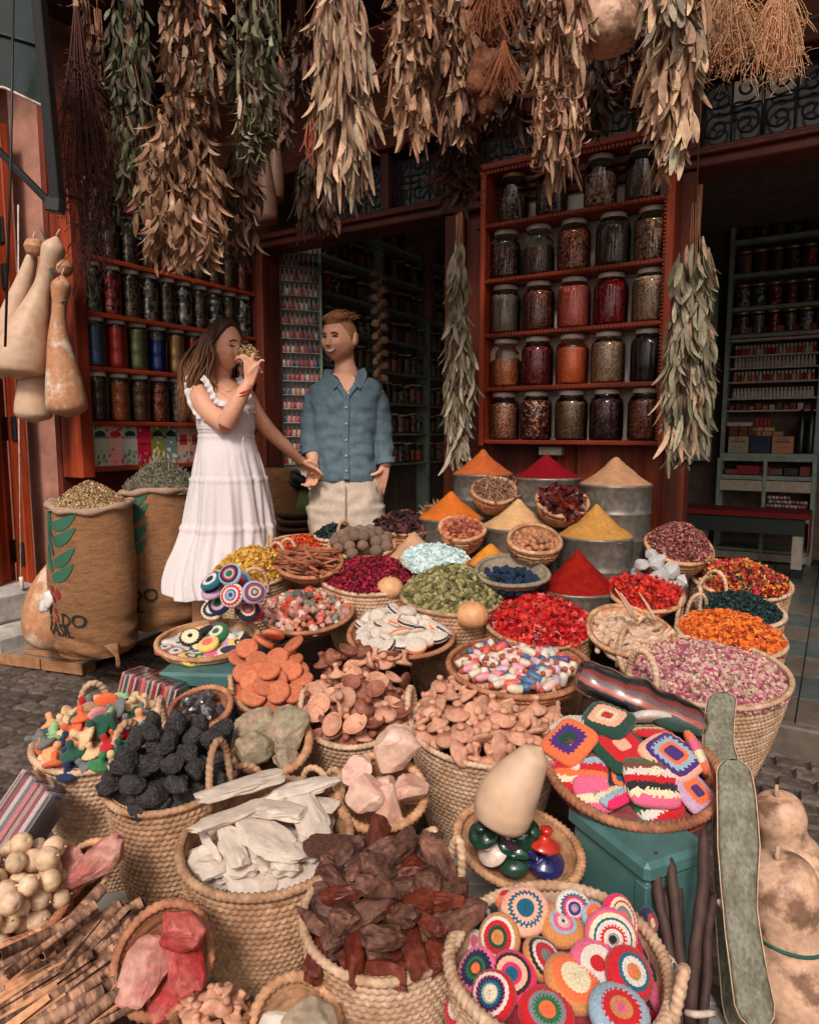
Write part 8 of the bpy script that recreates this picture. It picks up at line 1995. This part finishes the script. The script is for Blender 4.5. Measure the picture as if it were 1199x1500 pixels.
# dress
fw_amp=lambda th,f:1+ (.016+.075*max(0,(.66-f)/.66))*(np.sin(9*th+3*np.sin(th+f*2.)+f*6)+.6*np.sin(17*th+2+4*np.sin(th*2)-f*5)+.4*np.sin(31*th+f*9))*(.75 if f<.62 else .25)
d=MB()
secs=[secw(866,245,420,.27,.0),secw(840,247,408,.25),secw(800,259,402,.22),secw(770,270,399,.195),secw(735,277,394,.18),secw(700,283,388,.165),secw(668,288,379,.145),secw(640,292,372,.118),secw(625,290,373,.122,-.005),secw(608,289,371,.118,-.005),secw(592,292,366,.102,.0)]
loftz(d,secs,seg=220,dens=9,p=2.05,func=fw_amp)
V=d.V[0]; z_=V[:,2]
tier=[w_(322,768).z,w_(322,700).z,w_(322,639).z]
cx=np.interp(z_,[s[2] for s in secs],[s[0] for s in secs])
for tz,am in zip(tier,(.010,.008,.004)):
    k=np.exp(-((z_-tz)/.008)**2)*am - np.exp(-((z_-tz-.010)/.007)**2)*am*.5
    V[:,0]+= (V[:,0]-cx)*k/.2; V[:,1]+=(V[:,1]-YW)*k/.2
# hem dips and swings
xn=(V[:,0]-w_(322,800).x); hem=np.clip((w_(322,790).z-z_)/.25,0,1); V[:,2]-= hem*(.030*np.sin(xn*9+1.1)-.03)*1.0; V[:,2]-= hem*.022*np.sin(np.arctan2(V[:,1]-YW,V[:,0]-cx)*5)
bod=(z_>tier[2]); V[:,:2]+= (bod*.0022*np.sin(z_*420))[:,None]*np.sign(V[:,:2]-np.stack([cx,np.full(len(cx),YW)],-1))*.5
link('dress',d,M_white_dr,wo_,J0)
def ruffle(pts,w0,amp,freq,nm,nrm,m=M_white_dr,n=90,sec2=4):
    c=curve(pts,n); V=[]; L=0
    for k,p in enumerate(c):
        if k: L+=(c[k]-c[k-1]).length
        t_=(c[min(k+1,n-1)]-c[max(k-1,0)]).normalized(); sd_=t_.cross(nrm).normalized(); nn=sd_.cross(t_).normalized()
        for j in range(sec2+1):
            f=j/sec2; ww=w0*(f-.3); V.append(tuple(p+sd_*ww+nn*(amp*abs(f-.3)*1.4*math.sin(L*freq+math.sin(L*31)*1.5)+ .004)))
    mb=MB(); mb.add(V,gridF(sec2+1,n,False)); o=link(nm,mb,m,wo_,J0)
    return o
cam_n=Vector((0,-1,0))
ruffle([w_(300,607,-.115),w_(288,604,-.10),w_(280,590,-.09),w_(275,572,-.07),w_(276,556,-.04),w_(281,548,-.02)],.040,.016,150,'shoulder_ruffle',cam_n)
ruffle([w_(277,549,-.01),w_(288,547,-.045),w_(299,552,-.085),w_(307,564,-.105),w_(313,578,-.115),w_(318,588,-.118)],.026,.010,170,'strap_ruffle',cam_n)
ruffle([w_(316,586,-.12),w_(330,591,-.122),w_(345,592,-.115),w_(358,588,-.10),w_(368,582,-.07)],.026,.009,180,'neckline_ruffle',Vector((0,-.8,.3)))
ruffle([w_(352,552,.05),w_(358,562,.0),w_(364,576,-.04),w_(368,590,-.06),w_(372,604,-.05)],.030,.012,160,'far_strap_ruffle',cam_n)
ruffle([w_(289,608,-.105),w_(303,612,-.118)],.02,.006,160,'underarm_frill',cam_n,n=20)
link('drawstring',tube(curve([w_(357,640,-.118),w_(355,650,-.13),w_(358,662,-.14)],8),.0018,5),M_white_dr,wo_,J0)
# face
for sx in (-1,1):
    fl(HW,[(sx*.14,.25),(sx*.34,.31),(sx*.56,.22)],True,.0038,'eyebrow',M_brow,wo_,J0,.6,.001,1.,sw_)
    fl(HW,[(sx*.20,.07),(sx*.34,.045),(sx*.50,.085)],True,.0040,'eyelashes',M_eye,wo_,J0,.6,.002,1.,sw_)
fl(HW,[(-.26,-.40),(-.1,-.44),(0,-.45),(.1,-.44),(.26,-.40)],True,.0062,'lips',M_lip,wo_,J0,.6,.001,1.,sw_)
fl(HW,[(-.22,-.415),(0,-.45),(.22,-.415)],True,.0022,'mouth_line',M_brow,wo_,J0,.6,.0065,1.,sw_)
# hair
M_hairw=mat('long_brown_hair',attr=True,rough=.5,var=.18,vscale=30,bump=.3,bscale=120,stretch=(1,1,.25),spec=.35)
c_rt=s2l((66,42,32)); c_md=s2l((112,74,52)); c_tp=s2l((164,116,82))
def hc(f,j=0): 
    f=min(1,max(0,f+j)); a,b_,t=(c_rt,c_md,f/.45) if f<.45 else (c_md,c_tp,(f-.45)/.55); return tuple(p+(q-p)*t for p,q in zip(a,b_))
loww=lambda az: np.interp(np.abs(az),[0,.35,.75,1.05,1.3,1.6,2.2,PI],[1.0,.98,.80,.50,.15,-.45,-.8,-.9])
cap=scalp(HW,loww,lambda az,f:.016+.006*f,True,sw_,seed=4,strand=.0012); cap.C=[np.tile(np.array(c_rt)*1.15,(len(c),1)) for c in cap.C]
link('hair_cap',cap,M_hairw,wo_,J0)
hb=MB(); rr=random.Random(8)
def wl(u,v,dy): return w_(u,v,dy)
for k in range(560):
    sd_=rr.uniform(-1,1)   # -1 camera side .. +1 far side
    f=rr.random()
    az=rr.uniform(1.25,2.95)*(-1 if rr.random()<.68 else 1); el=rr.uniform(.15,1.35)
    D=dirs(np.array([az]),np.array([el]))[0]; p0=HW@(Vector(head_def(D[None],True,0,sw_)[0])+Vector(D)*.018)
    near=max(0,min(1,(YW+.05-p0.y)/.15))
    e=rr.random(); Ln_=rr.uniform(.75,1.)
    dy=-.115+.0*near+ (p0.y-YW)*.6+.02+rr.uniform(-.02,.02)
    mid=wl(316-32*e+rr.uniform(-4,4)- (0 if az<0 else 14),520+8*e+rr.uniform(-5,5),(p0.y-YW)*1.0-.025*near)
    m2=wl(312-40*e+rr.uniform(-4,4)-(0 if az<0 else 8),552+4*e,(p0.y-YW)*.75-.03*near)
    end=wl(300-38*e+rr.uniform(-5,5),588+46*e*rr.uniform(.3,1.)+rr.uniform(-8,8)-14*(1-e),.02+(p0.y-YW)*.4)
    if e<.35: end=wl(318-20*e,572+rr.uniform(-6,10),-.05+(p0.y-YW)*.3)
    pts=curve([p0,p0.lerp(mid,.45)+Vector((-.012,-.006*near,.006)),mid,m2,m2.lerp(end,Ln_)],16); r0=rr.uniform(.0022,.0044); pts=[q+Vector((math.sin(i*.9+k)*.0045,math.cos(i*.8+k*2)*.004,0))*(i/15) for i,q in enumerate(pts)]
    tb=tube(pts,[r0*(.7+.5*math.sin(PI*(i+1)/17))*(1 if i<12 else (16-i)/5+.1) for i in range(16)],5,flat=.7); j=rr.uniform(-.15,.2)
    tb.C=[np.concatenate([np.repeat(np.array([hc(i/15*.95,j) for i in range(15)]),5,0),np.tile(hc(0),(5,1)),np.tile(hc(1),(5,1))])]
    hb.merge(tb)
o=link('long_hair',hb,M_hairw,wo_,J0); o['kind']='stuff'
# jewellery
link('bracelet',tube([w_(358,575,-.16)+Vector((.031*math.cos(a)*.9,.031*math.sin(a),.012*math.cos(a))) for a in np.linspace(0,2*PI,28)],.0028,6,caps=False),mat('red_thread',s2l((206,50,30)),.6),wo_,J0)
link('bracelet',tube([w_(356,580,-.16)+Vector((.032*math.cos(a)*.9,.032*math.sin(a),.012*math.cos(a))) for a in np.linspace(0,2*PI,28)],.0025,6,caps=False),mat('orange_thread',s2l((220,110,70)),.6),wo_,J0)
link('bracelet',tube([w_(437,673,.25)+Vector((.014*math.cos(a),.026*math.sin(a),.022*math.cos(a))) for a in np.linspace(0,2*PI,28)],.002,6,caps=False),mat('brown_thread',s2l((130,70,50)),.6),wo_,J0)
link('necklace',tube(curve([w_(306,556,-.05),w_(320,566,-.095),w_(334,574,-.105),w_(344,566,-.07),w_(346,556,-.03)],20),.0014,5),mat('gold_chain',s2l((190,140,70)),.3,.05,metal=.8),wo_,J0)
# dried flower bunch held to her nose
bq=thing('dried_flower_bunch','small bunch of dried beige flowers held to the woman\'s nose','dried flowers',T(w_(362,521,-.09)))
mb=MB(); k=420; q=rng.normal(size=(k,3)); q/=np.linalg.norm(q,axis=1)[:,None]; q*=rng.uniform(.4,1,k)[:,None]**.5; pos=q*np.array([.044,.040,.040])
scatter(mb,*STK,pos,rng.uniform(.7,1.3,k)[:,None]*np.array([[.012,.012,.026]]),pick(L_((206,170,120),(180,140,92),(226,196,150),(140,104,68)),k,.2)); link('flower_heads',mb,M_stuff,bq)['kind']='stuff'
st=MB()
for k in range(14): a=k*.45; tube([(.01*math.cos(a),.01*math.sin(a),-.01),(.045+.004*math.cos(a),-.02+.004*math.sin(a),-.03),(.062+.01*math.cos(a),-.04,-.075)],.0016,4,mb=st)
link('flower_stems',st,M_straw,bq)['kind']='stuff'
